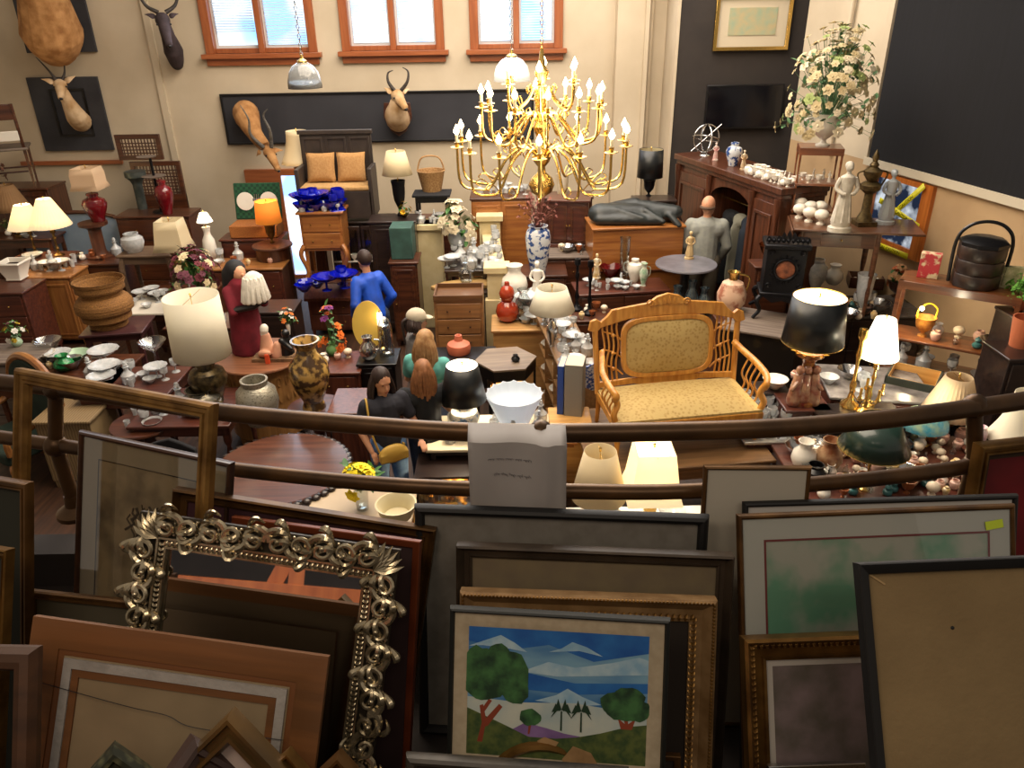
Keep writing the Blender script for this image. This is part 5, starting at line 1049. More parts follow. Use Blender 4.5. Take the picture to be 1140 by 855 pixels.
a = Wy(172, 262, BY - .35); CX('tall_chest', 'dark chest under the lattice shutters holding the pedestals', 176, 236, 1.42, 80, .5, WAL, rows=4, cols=1)
p = S(152, 178, 2.0)
VX('metal_pedestal', 'grey metal column pedestal with round top in front of the lattice shutter', 166, 262, 1.0, 189, 22, 'column', pm('verdigris_metal', '4f5a58', '6a7270', rough=.4, metal=.6, scale=12), 'pedestal')
p = S(180, 236, 1.42); t = thing('tiered_stand', 'small dark two-tier round plant stand with two round trays', 'stand', p); h1 = HT(p, 196); h2 = HT(p, 174)
m = MB(); m.lathe([(.13, 0), (.12, .02), (.02, .03), (.02, h2)], 14); m.build('stem', IRON, t); m = MB(); m.lathe([(0, h1), (.16, h1), (.17, h1 + .015), (0, h1 + .02)], 24); m.build('tray', GREYW, t); m = MB(); m.lathe([(0, h2), (.13, h2), (.14, h2 + .015), (0, h2 + .02)], 24, (-.05, 0, 0)); m.build('tray', GREYW, t)
VX('red_ginger_jar', 'dark red glazed jar beside the tiered stand on the dark chest', 187, 238, 1.42, 200, 20, 'ginger', pm('oxblood_glaze', ''), 'vase')
# sideboard with small lamps, hamper
CX('long_sideboard', 'long dark sideboard with mirror back under the picnic hamper', 262, 293, 1.0, 112, .5, MAH, rows=2, cols=3, cat='sideboard', topm=OAK)
p = S(241, 291, 1.0); t = LPX('small_lamp', 'small lit lamp with white shade and white ceramic base', 236, 288, 1.0, 246, 236, 17, 8, 'litwhite', 'bulb', WHITE, 'cone', lit=5, bw=15)
LPX('amber_lamp', 'lit lamp with amber drum shade on the round drum table by the door', 303, 270, 1.2, 247, 223, 28, 24, 'yellow', 'urn', OBRASS, 'drum', lit=18, bw=12, col=(1, .6, .25))
p = S(303, 272, 1.2); round_table('drum_table', 'dark fluted drum table carrying the amber lamp by the bright doorway', p, WD(p, 44) / 2, 1.2, WALz, base='drum')
p = S(283, 252, 1.35); t = thing('picnic_hamper', 'open wicker picnic hamper with green lid lined with plates', 'hamper', (p.x, p.y + .1, 1.2)); W = WD(p, 52)
m = MB(); m.bz(-W / 2, W / 2, -.2, .2, 0, .18); m.build('basket', pm('wicker_orange', 'a8682e', '8a5020', rough=.8, scale=70, bump=.5), t, bevel=.015)
L_ = Matrix.Rotation(R(-12), 4, 'X'); L_.translation = Vector((0, .2, .18))
m = MB(); m.bz(-W / 2, W / 2, -.03, .02, 0, .52); m.xf(L_); m.build('lid', pm('green_gingham', '123a26', '1e5236', rough=.9, scale=25, kind='checker'), t, bevel=.015)
for x in (-.17, .17): m = MB(); m.lathe([(0, 0), (.11, 0), (.13, .012), (.12, .014), (0, .006)], 24); m.xf(L_ @ Matrix.Translation((x, -.035, .26)) @ Matrix.Rotation(R(90), 4, 'X')); m.build('plate', WHITE, t)
m = MB(); [m.tube([(x, -.045, .2), (x, -.045, .36)], .008, 6) for x in (-.03, 0, .03)]; m.bz(-.06, .06, -.05, -.03, .26, .30); m.xf(L_); m.build('cutlery', SILV, t)
CX('tall_back_cabinet', 'dark cabinet behind the sideboard that the picnic hamper sits on', 283, 262, 1.2, 66, .4, MAH, rows=3, cols=1, cat='cabinet') 
LPX('table_lamp', 'unlit table lamp with large cream square shade behind the dark red flowers', 201, 308, .95, 276, 243, 38, 26, 'cream', 'baluster', OBRASS, 'rect', bw=16)
CX('small_chest', 'small dark chest of drawers behind the red and cream flower arrangement', 208, 320, .85, 70, .45, WAL, rows=3)
bouquet('flower_arrangement', 'burgundy and cream artificial flowers in a clear glass vase', S(222, 338, .85), .78, .34, [pm('burgundy_petal', '5a1c28', '74303a', rough=.8), pm('burgundy_petal', ''), pm('cream_petal', 'd8c49c', rough=.8), pm('mauve_petal', '7c4656', rough=.8)], 95, 'tumbler', GLASS, .30, .18, leafn=110, fs=.055, seed=11)
TX('glass_table', 'low table with white cloth and glassware under the burgundy flowers', 186, 338, .80, 92, .7, WAL, topm=pm('white_linen', 'd8d0c2', rough=.9), apron=.08)
p = S(180, 336, .80); scatter(KIT, gridpts(p, .8, .55, 10, .80, seed=8), 'clear glass piece on the white-topped table behind the plum stool', 'glass on the white-topped table', 5)
# big white lamp
LPX('large_lamp', 'large table lamp with tall white drum shade and bronze urn base', 237, 448, .78, 393, 326, 60, 56, 'white', 'ginger', pm('mottled_bronze', '6a5a3a', '2c261e', rough=.3, metal=.6, scale=20), 'drum', bw=42)
TX('mahogany_table', 'dark mahogany table under the large white-shaded lamp', 215, 452, .78, 110, .8, MAH, apron=.1, style='turned', r=.035)
VX('covered_tureen', 'dark silver covered tureen below the large white lamp', 226, 438 + 18, .78, 432, 48, 'bulb', pm('tarnished_silver', '4a463e', '8a8474', rough=.25, metal=.9, scale=18), 'tureen')
VX('glass_compote', 'tall clear glass cake stand behind the big white lamp', 175, 405, .9, 378, 30, 'compote', GLASS, 'glassware')
# drum table with figures
p = S(290, 395, .95); R_ = WD(p, 99) / 2
t = round_table('carved_drum_table', 'round carved drum table carrying the robed figure and nativity group', p, R_, .95, wood('carved_drum_wood', '8a6238', 'a97c4a', ax='z'), base='drum', topm=wood('rosy_top_wood', '6f4630', '8b5c40', coat=.6))
m = MB(); rr = R_ * .87
for k in range(28):
    a = 2 * PI * k / 28; m.tube([(rr * math.cos(a + .05 * math.sin(q)), rr * math.sin(a + .05 * math.sin(q)), .78 + .05 * math.cos(q)) for q in [PI * 2 * j / 8 for j in range(9)]], .006, 5); m.leaf((rr * math.cos(a), rr * math.sin(a), .66), (math.cos(a) * .1, math.sin(a) * .1, -1), .03, .12)
m.build('carved_frieze', wood('carved_drum_wood', '', ''), t)
p = S(279, 390, .95); h = HT(p, 288)
t = thing('robed_figure', 'standing doll in burgundy robe with black hair holding a white fluffy bundle', 'doll', p, R(50)); k_ = h
m = MB(); m.cap_tube((0, 0, .12 * k_), (0, 0, .6 * k_), .17 * k_, .15 * k_, 14); m.cap_tube((0, 0, .55 * k_), (0, -.02 * k_, .74 * k_), .17 * k_, .12 * k_, 14)
m.lathe([(.19 * k_, 0), (.19 * k_, .03 * k_), (.16 * k_, .3 * k_), (0, .5 * k_)], 20); m.cap_tube((-.13 * k_, 0, .7 * k_), (-.18 * k_, -.12 * k_, .52 * k_), .065 * k_, .05 * k_); m.cap_tube((.13 * k_, 0, .7 * k_), (.18 * k_, -.12 * k_, .52 * k_), .065 * k_, .05 * k_)
m.build('robe', pm('burgundy_velvet', '5a0e1c', '7a1a2a', rough=.9, scale=6), t, remesh=.014)
m = MB(); m.ball((0, -.03 * k_, .88 * k_), (.075 * k_, .08 * k_, .09 * k_)); m.ball((0, -.11 * k_, .87 * k_), .015 * k_); m.build('head', SKIN, t)
m = MB(); m.ball((0, .02 * k_, .90 * k_), (.11 * k_, .11 * k_, .11 * k_)); m.cap_tube((-.03, .05 * k_, .86 * k_), (-.05, .09 * k_, .70 * k_), .10 * k_, .08 * k_); m.cap_tube((.05, .06 * k_, .85 * k_), (.05, .1 * k_, .68 * k_), .08 * k_, .07 * k_); m.build('hair', pm('black_hair', '0c0a0c', rough=.7), t, remesh=.014)
m = MB(); m.tube([(-.18 * k_, -.12 * k_, .54 * k_), (-.02, -.24 * k_, .56 * k_), (.1, -.27 * k_, .62 * k_)], .035 * k_, 8); m.tube([(.18 * k_, -.12 * k_, .54 * k_), (.12 * k_, -.24 * k_, .58 * k_)], .035 * k_, 8); m.build('gloves', BLACK, t)
o_ = MB(); o_.ball((.02, -.25 * k_, .76 * k_), (.13 * k_, .10 * k_, .17 * k_), 18, 12)
for k in range(14): a = 2 * PI * k / 14; o_.cap_tube((.02 + .09 * k_ * math.cos(a), -.25 * k_ + .07 * k_ * math.sin(a), .86 * k_), (.02 + .13 * k_ * math.cos(a), -.25 * k_ + .1 * k_ * math.sin(a), .64 * k_), .02, .03, 6)
b_ = o_.build('white_bundle', pm('fluffy_white', 'dcd6ca', rough=1, bump=.6, bs=50), None); tag(b_, 'white fluffy cloth bundle held up by the burgundy-robed doll', 'cloth', loc=p, rz=R(50))
p = S(306, 398, .95); h = HT(p, 352); t = thing('nativity_group', 'small painted nativity group with peach robe and black figure on the drum table', 'figurine', p)
m = MB(); m.prism([(-.2, 0), (.1, -.02), (.22, .05), (-.02, .03)], -.09, .06, 'y'); m.bz(-.2, .22, -.12, .12, 0, .035); m.build('rock_base', pm('tan_rock', '8a6a4a', '5c4430', rough=.9, scale=20, bump=.4), t)
m = MB(); m.cap_tube((-.06, 0, .06), (-.06, 0, .24), .085, .05, 12); m.cap_tube((.04, -.05, .05), (.06, -.04, .16), .06, .04, 12); m.cap_tube((-.1, -.08, .08), (-.02, -.12, .1), .04, .03, 10); m.build('robes', pm('peach_robe', 'cf9a7c', 'b8836a', rough=.8, scale=8), t, remesh=.01)
m = MB(); m.ball((-.06, -.01, .31), .04); m.cap_tube((-.06, 0, .33), (-.07, 0, .26), .045, .04); m.build('white_head', WHITE, t, remesh=.008)
m = MB(); m.cap_tube((.14, 0, .05), (.15, 0, .2), .075, .05); m.ball((.15, -.01, .27), .045); m.cap_tube((.1, -.03, .2), (.2, -.06, .12), .03, .025); m.build('black_figure', BLACK, t, remesh=.01)
m = MB(); m.bz(-.05, -.01, -.16, -.12, .0, .10); m.build('orange_sash', pm('orange_paint', 'd8502a', rough=.6), t)
bouquet('small_bouquet', 'small bunch of white and orange flowers behind the robed doll', S(322, 372, .95), .32, .12, [pm('white_petal', 'd8d4cc', rough=.8), pm('orange_petal', 'd87830', rough=.8)], 12, 'tall', WHITE, .12, leafn=24, fs=.03, seed=6)
SATS = pm('satsuma_glaze', 'b7924f', '4a3520', rough=.2, coat=.5, scale=13, lo=.42, hi=.55)
VX('tall_satsuma_vase', 'tall gold and brown satsuma vase with flared neck by the drum table', 350, 453, .72, 377, 44, 'baluster', SATS, 'vase', n=28)
VX('silver_urn', 'round silver patterned jar with open mouth on the red round table', 291, 470, .76, 421, 46, 'jar', pm('embossed_silver', '6a6558', 'a8a292', rough=.35, metal=.6, scale=45, kind='voronoi', lo=.1, hi=.4, bump=.5, bs=60), 'vase', n=28)
p = S(352, 453, .72); round_table('pedestal_table', 'small round dark table under the tall satsuma vase', p, .28, .72, MAH)
# round red table with carved edge
p = S(312, 520, .76); r_ = WD(p, 150) / 2
t = round_table('carved_edge_table', 'large round reddish mahogany table with scalloped carved rim', p, r_, .76, MAH, topm=wood('red_polished_top', '46281f', '5f3829', rough=.3, coat=.4))
m = MB()
for k in range(46): a = 2 * PI * k / 46; m.ball((r_ * 1.0 * math.cos(a), r_ * math.sin(a), .735), (.04, .04, .022), 8, 6); m.leaf((r_ * .95 * math.cos(a), r_ * .95 * math.sin(a), .757), (math.cos(a + .7), math.sin(a + .7), .1), .02, .06)
m.build('carved_rim', DRK, t)
bouquet('daffodils', 'bright yellow daffodils in a clear glass vase near the rail', S(404, 566, .72), HT(S(404, 566, .72), 512), .17, [pm('daffodil_yellow', 'f0d818', rough=.7)], 22, 'tumbler', GLASS, .24, .12, leafn=34, fs=.06, seed=12)
TX('pale_table', 'pale topped table under the daffodils, mostly hidden by frames', 400, 572, .72, 120, .7, LITE, topm=pm('pale_table_top', 'b8a488', rough=.5))
VX('cream_basket', 'cream rimmed round bowl just behind the black frame', 443, 585, .72, 560, 46, 'urn', pm('cream_glaze', 'c9bd98', rough=.5), 'bowl')
# green upholstered chair, bottom left
p = S(18, 470, .6); t = thing('upholstered_armchair', 'dark green armchair with tan curved top rail behind the empty gold frame', 'armchair', (p.x, p.y, 0), R(-30))
m = MB(); m.prism([(-.34, .45)] + [(.36 * math.cos(PI - PI * k / 12), .85 + .32 * math.sin(PI * k / 12)) for k in range(13)] + [(.34, .45)], .22, .32, 'y'); m.build('backrest', pm('dark_green_velvet', '16241c', '20332a', rough=.9), t, bevel=.02)
m = MB(); m.tube(cr([(-.36, .26, .4)] + [(.38 * math.cos(PI - PI * k / 8), .26, .85 + .35 * math.sin(PI * k / 8)) for k in range(9)] + [(.36, .26, .4)], 3), .04, 8); m.build('top_rail', OAK, t)
m = MB(); m.bz(-.34, .34, -.34, .25, .36, .48); m.build('seat', pm('dark_green_velvet', ''), t, bevel=.03); legs4(t, .7, .64, .36, OAK, 'cabriole', .03)
for sx in (-1, 1): m = MB(); m.tube(cr([(sx * .36, .24, .75), (sx * .38, 0, .68), (sx * .38, -.28, .66), (sx * .36, -.3, .48)], 4), .032, 8); m.build('arm_rest', OAK, t)
# plates and glass on the low table seen past the gold frame
TX('display_table', 'low table crowded with glass compotes and plates behind the gold frame corner', 78, 412, .85, 130, .8, WAL, apron=.1)
p = S(70, 405, .85)
for i, (cx, yb, yt, w_, kind, mt, lab) in enumerate(((58, 398, 377, 30, 'compote', GLASS, 'tall clear glass compote left on the low display table'), (53, 406, 391, 24, 'compote', WHITE, 'white footed dish on the low display table'), (73, 412, 394, 22, 'bulb', GGLS, 'green glass jar on the low display table'), (86, 402, 392, 30, 'bowl', pm('celadon', 'a9c4a8', rough=.3), 'pale green shallow dish behind the green jar'))):
    VX('glass_dish', lab, cx, yb, .85, yt, w_, kind, mt, 'glassware')
bouquet('potted_flowers', 'yellow and white flowers in a pale green pot at the far left', S(20, 385, 1.0), .30, .13, [pm('yellow_petal', 'd8b83c', rough=.8), pm('white_petal', ''), pm('mauve_petal', '')], 16, 'bulb', pm('celadon', ''), .12, leafn=36, fs=.032, seed=14)
CX('low_chest', 'dark low chest at the left edge under the small potted flowers', 14, 392, 1.0, 70, .5, GREYW, rows=3)
scatter(KIT, gridpts(S(150, 420, .85), .75, .5, 12, .85, seed=21), 'clear glass piece on the table behind the top bar of the gold frame', 'glass behind the gold frame', 9)
TX('glass_display_table', 'brown table of glassware between the plum stool and the large white lamp', 150, 424, .85, 100, .7, MAH, apron=.12)
p = S(160, 470, .72); round_table('wooden_tray_table', 'round wooden table seen through the empty gold frame', p, .30, .72, WAL)
scatter(KIT, gridpts(p, .3, .3, 4, .72, seed=22), 'clear glass bowl on the round table seen through the empty gold frame', 'glass seen through the frame', 4)
p = S(75, 470, .7); CX('slatted_crate', 'pale ribbed cane chest seen through the left of the empty gold frame', 82, 455, .75, 60, .5, pm('cane_ribbed', '8a7350', '6f5a3c', rough=.7, kind='wave', scale=12), rows=0, cat='chest')
# dark velvet chairs between
for i, (cx, cy, z, lab) in enumerate(((205, 480, .95, 'dark carved dining chair behind the right bar of the empty gold frame'), (128, 500, .92, 'dark wooden chair back seen inside the empty gold frame'))):
    p = S(cx, cy, z); t = thing('dining_chair', lab, 'chair', (p.x, p.y, 0), R(170 + 20 * i)); legs4(t, .46, .44, .44, DRK, 'turned', .022, .03); m = MB(); m.bz(-.23, .23, -.22, .22, .44, .5); m.build('seat', pm('black_velvet', '101014', rough=.95), t, bevel=.02)
    m = MB(); m.prism([(-.22, .5), (-.22, .92), (-.1, .97), (0, 1.0), (.1, .97), (.22, .92), (.22, .5)], .19, .23, 'y'); m.build('backrest', pm('black_velvet', ''), t, bevel=.01)
# ================================================================= CENTRE BACK
CX('glass_front_cabinet', 'dark cabinet with glass doors and china behind the blue-jacketed person', 404, 242, 1.5, 66, .45, DRK, rows=0, cat='cabinet')
p = S(404, 242, 1.5); y0 = p.y - .225
t = thing('glazed_door_pair', 'tall glazed black cabinet doors showing white china, below the dark bench', 'cabinet doors', (p.x, y0 - .06, .1)); W = WD(p, 66)
for sx in (-1, 1):
    m = MB(); x0, x1 = (-W / 2, -.01) if sx < 0 else (.01, W / 2); m.ringxz([(x0, 0), (x1, 0), (x1, 1.35), (x0, 1.35)], [(x0 + .04, .05), (x1 - .04, .05), (x1 - .04, 1.3), (x0 + .04, 1.3)], -.02, .02); d_ = m.build('door', DRK, t, bevel=.004)
    m = MB(); m.bz(x0 + .04, x1 - .04, -.004, .0, .05, 1.3); m.build('glass', GLASS, d_)
for z in (.42, .85): m = MB(); m.bz(-W / 2 + .02, W / 2 - .02, -.05, -.022, z, z + .015); m.build('shelf_edge', WHITE, t)
random.seed(3); ch = [vase('china_piece', 'tmp china', (0, 0, -5), .14, k, WHITE, cat='china') for k in ('bulb', 'urn')]
scatter(ch, [(p.x + x, y0 - .085, z) for z in (.535, .965) for x in (-.26, -.12, .12, .26)], 'white china piece on the ledge of the glazed black cabinet', 'china in the black cabinet', 4, .5, .7)
p = S(382, 206, 1.9); t = thing('hall_bench', 'dark panelled bench with tan seat and two tan cushions, high on the glass-front cabinet', 'bench', (S(404, 242, 1.5).x - .3, S(404, 242, 1.5).y + .0, 1.5)); W = .98; DG = pm('dark_bench_wood', '2c2420', '3a302a', rough=.5, scale=6)
m = MB(); m.bz(-W / 2, W / 2, -.25, .2, .05, .42); m.build('seat_box', DG, t, bevel=.006); m = MB(); m.bz(-W / 2 + .02, W / 2 - .02, -.26, .14, .42, .49); m.build('seat_pad', pm('tan_linen', 'b08c5c', 'a07c4c', rough=.95, scale=30), t, bevel=.025)
m = MB(); m.bz(-W / 2, W / 2, .16, .2, .42, 1.12); m.bz(-W / 2 - .02, W / 2 + .02, .13, .21, 1.12, 1.17)
for k in (-.33, 0, .33): m.ringxz([(k * W - .14, .52), (k * W + .14, .52), (k * W + .14, 1.08), (k * W - .14, 1.08)], [(k * W - .11, .55), (k * W + .11, .55), (k * W + .11, 1.05), (k * W - .11, 1.05)], .145, .165)
m.build('backrest', DG, t, bevel=.004)
for sx in (-1, 1): m = MB(); m.bz(sx * W / 2 - .03, sx * W / 2 + .03, -.25, .2, .05, .72); m.build('arm_rest', DG, t, bevel=.01)
b0 = t.location
for x, lab in ((-.22, 'tan square cushion on the dark bench, left one behind the lamp'), (.2, 'tan square cushion on the dark bench, right one')):
    m = MB(); n = 12; vs = []
    for sgn in (-1, 1):
        for j in range(n + 1):
            for i in range(n + 1): u_, v_ = i / n * 2 - 1, j / n * 2 - 1; e_ = (1 - u_ ** 4) * (1 - v_ ** 4); vs.append((u_ * .2 * (1 - .06 * (1 - v_ * v_)), sgn * .06 * e_ ** .5, v_ * .2 * (1 - .06 * (1 - u_ * u_))))
    N1 = (n + 1) ** 2; m.add(vs, [(s0 + j * (n + 1) + i, s0 + j * (n + 1) + i + 1, s0 + (j + 1) * (n + 1) + i + 1, s0 + (j + 1) * (n + 1) + i) for s0 in (0, N1) for j in range(n) for i in range(n)])
    m.xf(Matrix.Rotation(R(-12), 4, 'X')); o = m.build('cushion', pm('tan_cushion', 'b08656', 'a27848', rough=.95, scale=40)); tag(o, lab, 'cushion', 'cushions on the dark bench', (b0.x + x, b0.y + .06, b0.z + .69))
# French oak chest and blue glass, slant desk
p = S(359, 232, 1.75); W = WD(p, 46)
t = chest('french_oak_chest', 'honey oak cabriole-legged chest with shaped drawers under the blue glass', p, W, .42, .95, PINE, rows=2, foot=.42, over=.035)
for sx in (-1, 1): m = MB(); m.tube(cr([(sx * (W / 2 - .02), -.2, .5), (sx * (W / 2 + .03), -.24, .38), (sx * (W / 2 - .03), -.21, .15), (sx * (W / 2 + .01), -.23, .01)], 5), [.035, .03, .02, .025], 8); m.build('front_leg', PINE, t)
scatter(KITB, gridpts((p.x, p.y), W - .04, .34, 18, 1.75, seed=4, mind=.07), 'cobalt blue glass piece crowded on top of the honey oak chest', 'cobalt glass on the oak chest', 6, 1.2, 1.7)
scatter(KIT, gridpts((p.x, p.y - .17), W - .06, .04, 5, 1.75, seed=5, mind=.08), 'small clear crystal glass along the front edge of the honey oak chest', 'crystal on the oak chest edge', 7, .6, .7)
LPX('bell_shade_lamp', 'lamp with cream bell shade and brown urn base beside the blue glass', 339, 216, 1.75, 181, 145, 40, 22, 'cream', 'urn', pm('brown_pottery', '6a4a34', '8a6248', rough=.4, scale=10), 'bell', bw=16)
t = CX('side_cabinet', 'dark cabinet behind the honey oak chest holding the bell-shaded lamp', 346, 214, 1.75, 24, .3, WALz, rows=0, doors=1, cat='cabinet')
p = S(364, 318, .80); t = chest('slant_front_desk', 'red-brown slant-front desk below the honey oak chest', (p.x, S(359, 232, 1.75).y, .80), .68, .5, .80, RED, rows=3, cat='desk')
m = MB(); m.prism([(-.25, .80), (-.42, .62), (-.42, .58), (-.25, .58)], -.34, .34, 'x'); m.build('slant_lid', RED, t, bevel=.006)
bouquet('orchid_pot', 'orange and purple flowers in a green pot in front of the slant desk', S(371, 395, .8), .60, .20, [pm('orange_lily', 'd86a20', rough=.8), pm('purple_petal', '6a2466', rough=.8), pm('orange_lily', '')], 16, 'bulb', pm('green_pot', '6a9a5a', rough=.4), .15, leafn=24, fs=.055, seed=15, tall=.4)
CX('red_chest', 'tall red-brown chest of drawers behind the yellow-bag person, left of the aisle', 381, 402, .8, 46, .55, RED, rows=3)
CX('red_bureau', 'upright reddish wooden cabinet side beside the tall satsuma vase', 392, 445, .9, 40, .5, RED, rows=0, doors=1, cat='cabinet')
CX('black_cabinet', 'low black cabinet with silverware beside the aisle', 422, 396, .85, 40, .4, BLACK, rows=0, doors=2, cat='cabinet')
p = S(410, 392, .85); m = MB(); n = 30; m.prism([(.17 * math.cos(2 * PI * k / n), .26 + .26 * math.sin(2 * PI * k / n)) for k in range(n)], -.012, .012, 'y'); m.xf(Matrix.Rotation(R(-12), 4, 'X')); tag(m.build('oval_tray', pm('mustard_tray', 'c2a44c', rough=.4)), 'oval mustard yellow tray standing upright on the black cabinet', 'tray', loc=(p.x, p.y + .1, .85))
VX('glass_dome', 'small glass cloche with metal base on the black cabinet', 431, 395, .85, 352, 17, 'dome', GLASS, 'cloche'); VX('metal_clock', 'small brass clock column inside the glass cloche', 431, 394, .85, 362, 9, 'column', SILV, 'clock')
VX('silver_teapot', 'silver teapot in front of the mustard tray', 411, 400, .85, 374, 20, 'bulb', SILV, 'teapot', handles=1)
p = S(427, 372, .85); LPX('candle_lamp', 'small bright bulb lamp beside the mustard tray', 426, 388, .85, 362, 348, 6, 5, 'litwhite', 'stick', BRASS, 'cone', lit=9, bw=8)
# teal box, lamp with gold figures, basket
CX('brown_cabinet', 'brown cabinet holding the teal box beside the cream counter post', 451, 286, 1.2, 30, .45, WAL, rows=0, doors=1, cat='cabinet')
p = S(450, 284, 1.2); m = MB(); W = WD(p, 24); m.bz(-W / 2, W / 2, -.2, .2, 0, .42); tag(m.build('teal_box', pm('dull_teal', '355850', '2a4640', rough=.7), bevel=.01), 'tall dull teal box on the brown cabinet', 'box', loc=p)
LPX('figure_lamp', 'lamp with flared cream shade and dark figure base over gold leaves', 446, 240, 1.62, 194, 168, 33, 20, 'cream', 'urn', IRON, 'cone', bw=16)
p = S(450, 239, 1.62); bouquet('gilt_leaves', 'cluster of gilded leaves at the foot of the figure lamp', (p.x + .02, p.y - .14, 1.62), .22, .12, [pm('gilt_leaf', 'd8a430', rough=.3, metal=.8)], 9, 'bowl', OBRASS, .05, leafn=18, fs=.04, seed=16)
CX('tall_dark_stand', 'narrow dark cabinet under the figure lamp next to the bench', 438, 242, 1.62, 50, .4, DRK, rows=0, doors=2, cat='cabinet', h=1.62)
TX('black_stool', 'black upholstered stool holding the woven basket', 481, 214, 1.85, 42, .4, BLACK, apron=.08, cat='stool', h=.5, topm=pm('black_velvet', ''))
CX('dark_wardrobe', 'dark wardrobe back under the black stool behind the white roses', 486, 216 + 26, 1.35, 50, .5, MAH, rows=0, doors=2, cat='cabinet')
p = S(481, 212, 1.85); t = thing('woven_basket', 'tan woven basket with handles on the black stool', 'basket', p); k_ = WD(p, 30) / 2
m = MB(); m.lathe([(0, 0), (k_ * .7, 0), (k_ * 1.0, .26), (k_ * 1.05, .28), (k_ * .95, .28), (k_ * .7, .03), (0, .03)], 24); m.build('body', pm('light_wicker', 'b08a5c', '8a6438', rough=.8, scale=60, bump=.6), t); m = MB(); m.tube(cr([(-k_, 0, .27), (-k_ * .6, 0, .45), (k_ * .6, 0, .45), (k_, 0, .27)], 5), .012, 6); m.build('handle', pm('light_wicker', ''), t)
# roses, counters, glass
CO = S(540, 240, 1.3)
t = thing('cream_counter', 'cream painted low partition with moulded posts holding glassware', 'counter', (0, 0, 0))
A = S(478, 247, 1.5); B1 = S(545, 238, 1.5); B2 = S(553, 296, 1.3)
m = MB(); m.bz(A.x - .17, A.x + .17, A.y - .13, A.y + .15, 0, 1.5); m.bz(A.x - .21, A.x + .21, A.y - .17, A.y + .19, 1.42, 1.5); m.bz(A.x - .25, A.x + .23, A.y - .18, A.y + .18, 0, .15); m.build('post', CREAM, t, bevel=.008)
m = MB(); m.bz(B1.x - .15, B1.x + .15, B1.y - .1, B1.y + .2, 0, 1.46); m.bz(B1.x - .19, B1.x + .19, B1.y - .14, B1.y + .24, 1.42, 1.5); m.build('post', CREAM, t, bevel=.008)
m = MB(); m.bz(B2.x - .12, B2.x + .12, B2.y - .1, B2.y + .1, 0, 1.3); m.bz(B2.x - .16, B2.x + .16, B2.y - .14, B2.y + .14, 1.24, 1.32); m.bz(B2.x - .15, B2.x + .15, B2.y - .13, B2.y + .13, 0, .9); m.build('post', CREAM, t, bevel=.008)
d_ = Vector((B1.x - B2.x, B1.y - B2.y, 0)); ang = math.atan2(d_.y, d_.x); m = MB(); m.box(((B1.x + B2.x) / 2, (B1.y + B2.y) / 2, .6), (d_.length, .1, 1.2), rz=ang); m.build('partition', CREAM, t, bevel=.005)
m = MB(); m.box(((B1.x + B2.x) / 2, (B1.y + B2.y) / 2, 1.215), (d_.length, .24, .04), rz=ang); m.build('ledge', CREAM, t, bevel=.008)
scatter(KIT, gridpts(((B1.x + B2.x) / 2, (B1.y + B2.y) / 2), d_.length * .8, .12, 14, 1.235, ang, 9, .09), 'stemmed or footed crystal piece lined up on the cream partition ledge', 'crystal on the partition ledge', 8, .8, 1.3)
bouquet('white_roses', 'white roses in a cut-glass vase beside the cream post', S(510, 282, 1.15), .78, .27, [pm('ivory_rose', 'e0d4b8', 'cfc0a0', rough=.8), pm('ivory_rose', '')], 34, 'urn', CRYS, .30, leafn=50, fs=.085, seed=17)
TX('glass_shop_table', 'dark table crowded with cut glass inside the cream counter', 521, 290, 1.15, 48, .85, DRK, apron=.06)
p = S(521, 290, 1.15); scatter(KIT, gridpts((p.x, p.y), .52, .76, 20, 1.15, seed=10), 'cut crystal piece crowded on the dark table below the white roses', 'crystal below the white roses', 11, .9, 1.4)
scatter(KIT, gridpts((A.x, A.y), .34, .26, 8, 1.5, seed=13, mind=.09), 'clear goblet or bowl standing on the nearest cream counter post', 'crystal on the cream post', 12, .7, .9)
VX('glass_pitcher', 'clear glass pitcher with handle at the front of the crystal table', 519, 313, 1.15, 286, 16, 'decanter', GLASS, 'pitcher', handles=1)
p = S(523, 318, .98); m = MB(); m.prism([(-.42, -.16), (-.2, -.2), (.1, -.14), (.4, -.18), (.46, 0), (.4, .16), (.1, .2), (-.3, .15), (-.5, .02)], 0, .05, 'z'); tag(m.build('live_edge_board', wood('live_edge_wood', '8a6a3c', 'a98850', rough=.7, coat=0), bevel=.01), 'thick live-edge wooden slab lying behind the flat drawer stack', 'board', loc=(p.x, p.y, .97), rz=R(14))
CX('slab_support', 'dark low cabinet under the live-edge slab', 523, 320, .97, 62, .34, DRK, rows=0, doors=1, cat='cabinet')
CX('stack_base', 'low black box under the stack of flat drawers', 511, 384, .29, 62, .5, BLACK, rows=0, foot=0, cat='box') if 0 else None
q_ = S(511, 326, 1.15); chest('stack_base', 'low black box under the stack of flat drawers', (q_.x, q_.y, .29), .6, .46, .29, BLACK, rows=0, foot=0, cat='box')
CX('flat_drawer_stack', 'stack of four flat light-brown drawers with open top tray by the aisle', 511, 326, 1.15, 54, .42, wood('drawer_stack_wood', '7a5434', '93683f', coat=.1), rows=4, foot=.0, h=.86, open_top=True, hw=WAL)
p = S(511, 326, 1.15); m = MB(); W = WD(p, 54); m.bz(-W / 2, W / 2, -.225, -.205, 0, .05); m.bz(-W / 2, W / 2, .205, .225, 0, .05); m.bz(-W / 2, -W / 2 + .02, -.22, .22, 0, .05); m.bz(W / 2 - .02, W / 2, -.22, .22, 0, .05); m.bz(-W / 2, W / 2, -.22, .22, -.02, 0); tag(m.build('open_tray', wood('tray_wood', '5a3c24', '6f4c2e')), 'open shallow wooden tray on top of the flat drawer stack', 'tray', loc=(p.x, p.y, 1.145))
TX('black_table', 'low black table carrying the flat salmon-coloured vase', 514, 396, .75, 76, .5, BLACK, apron=.06)
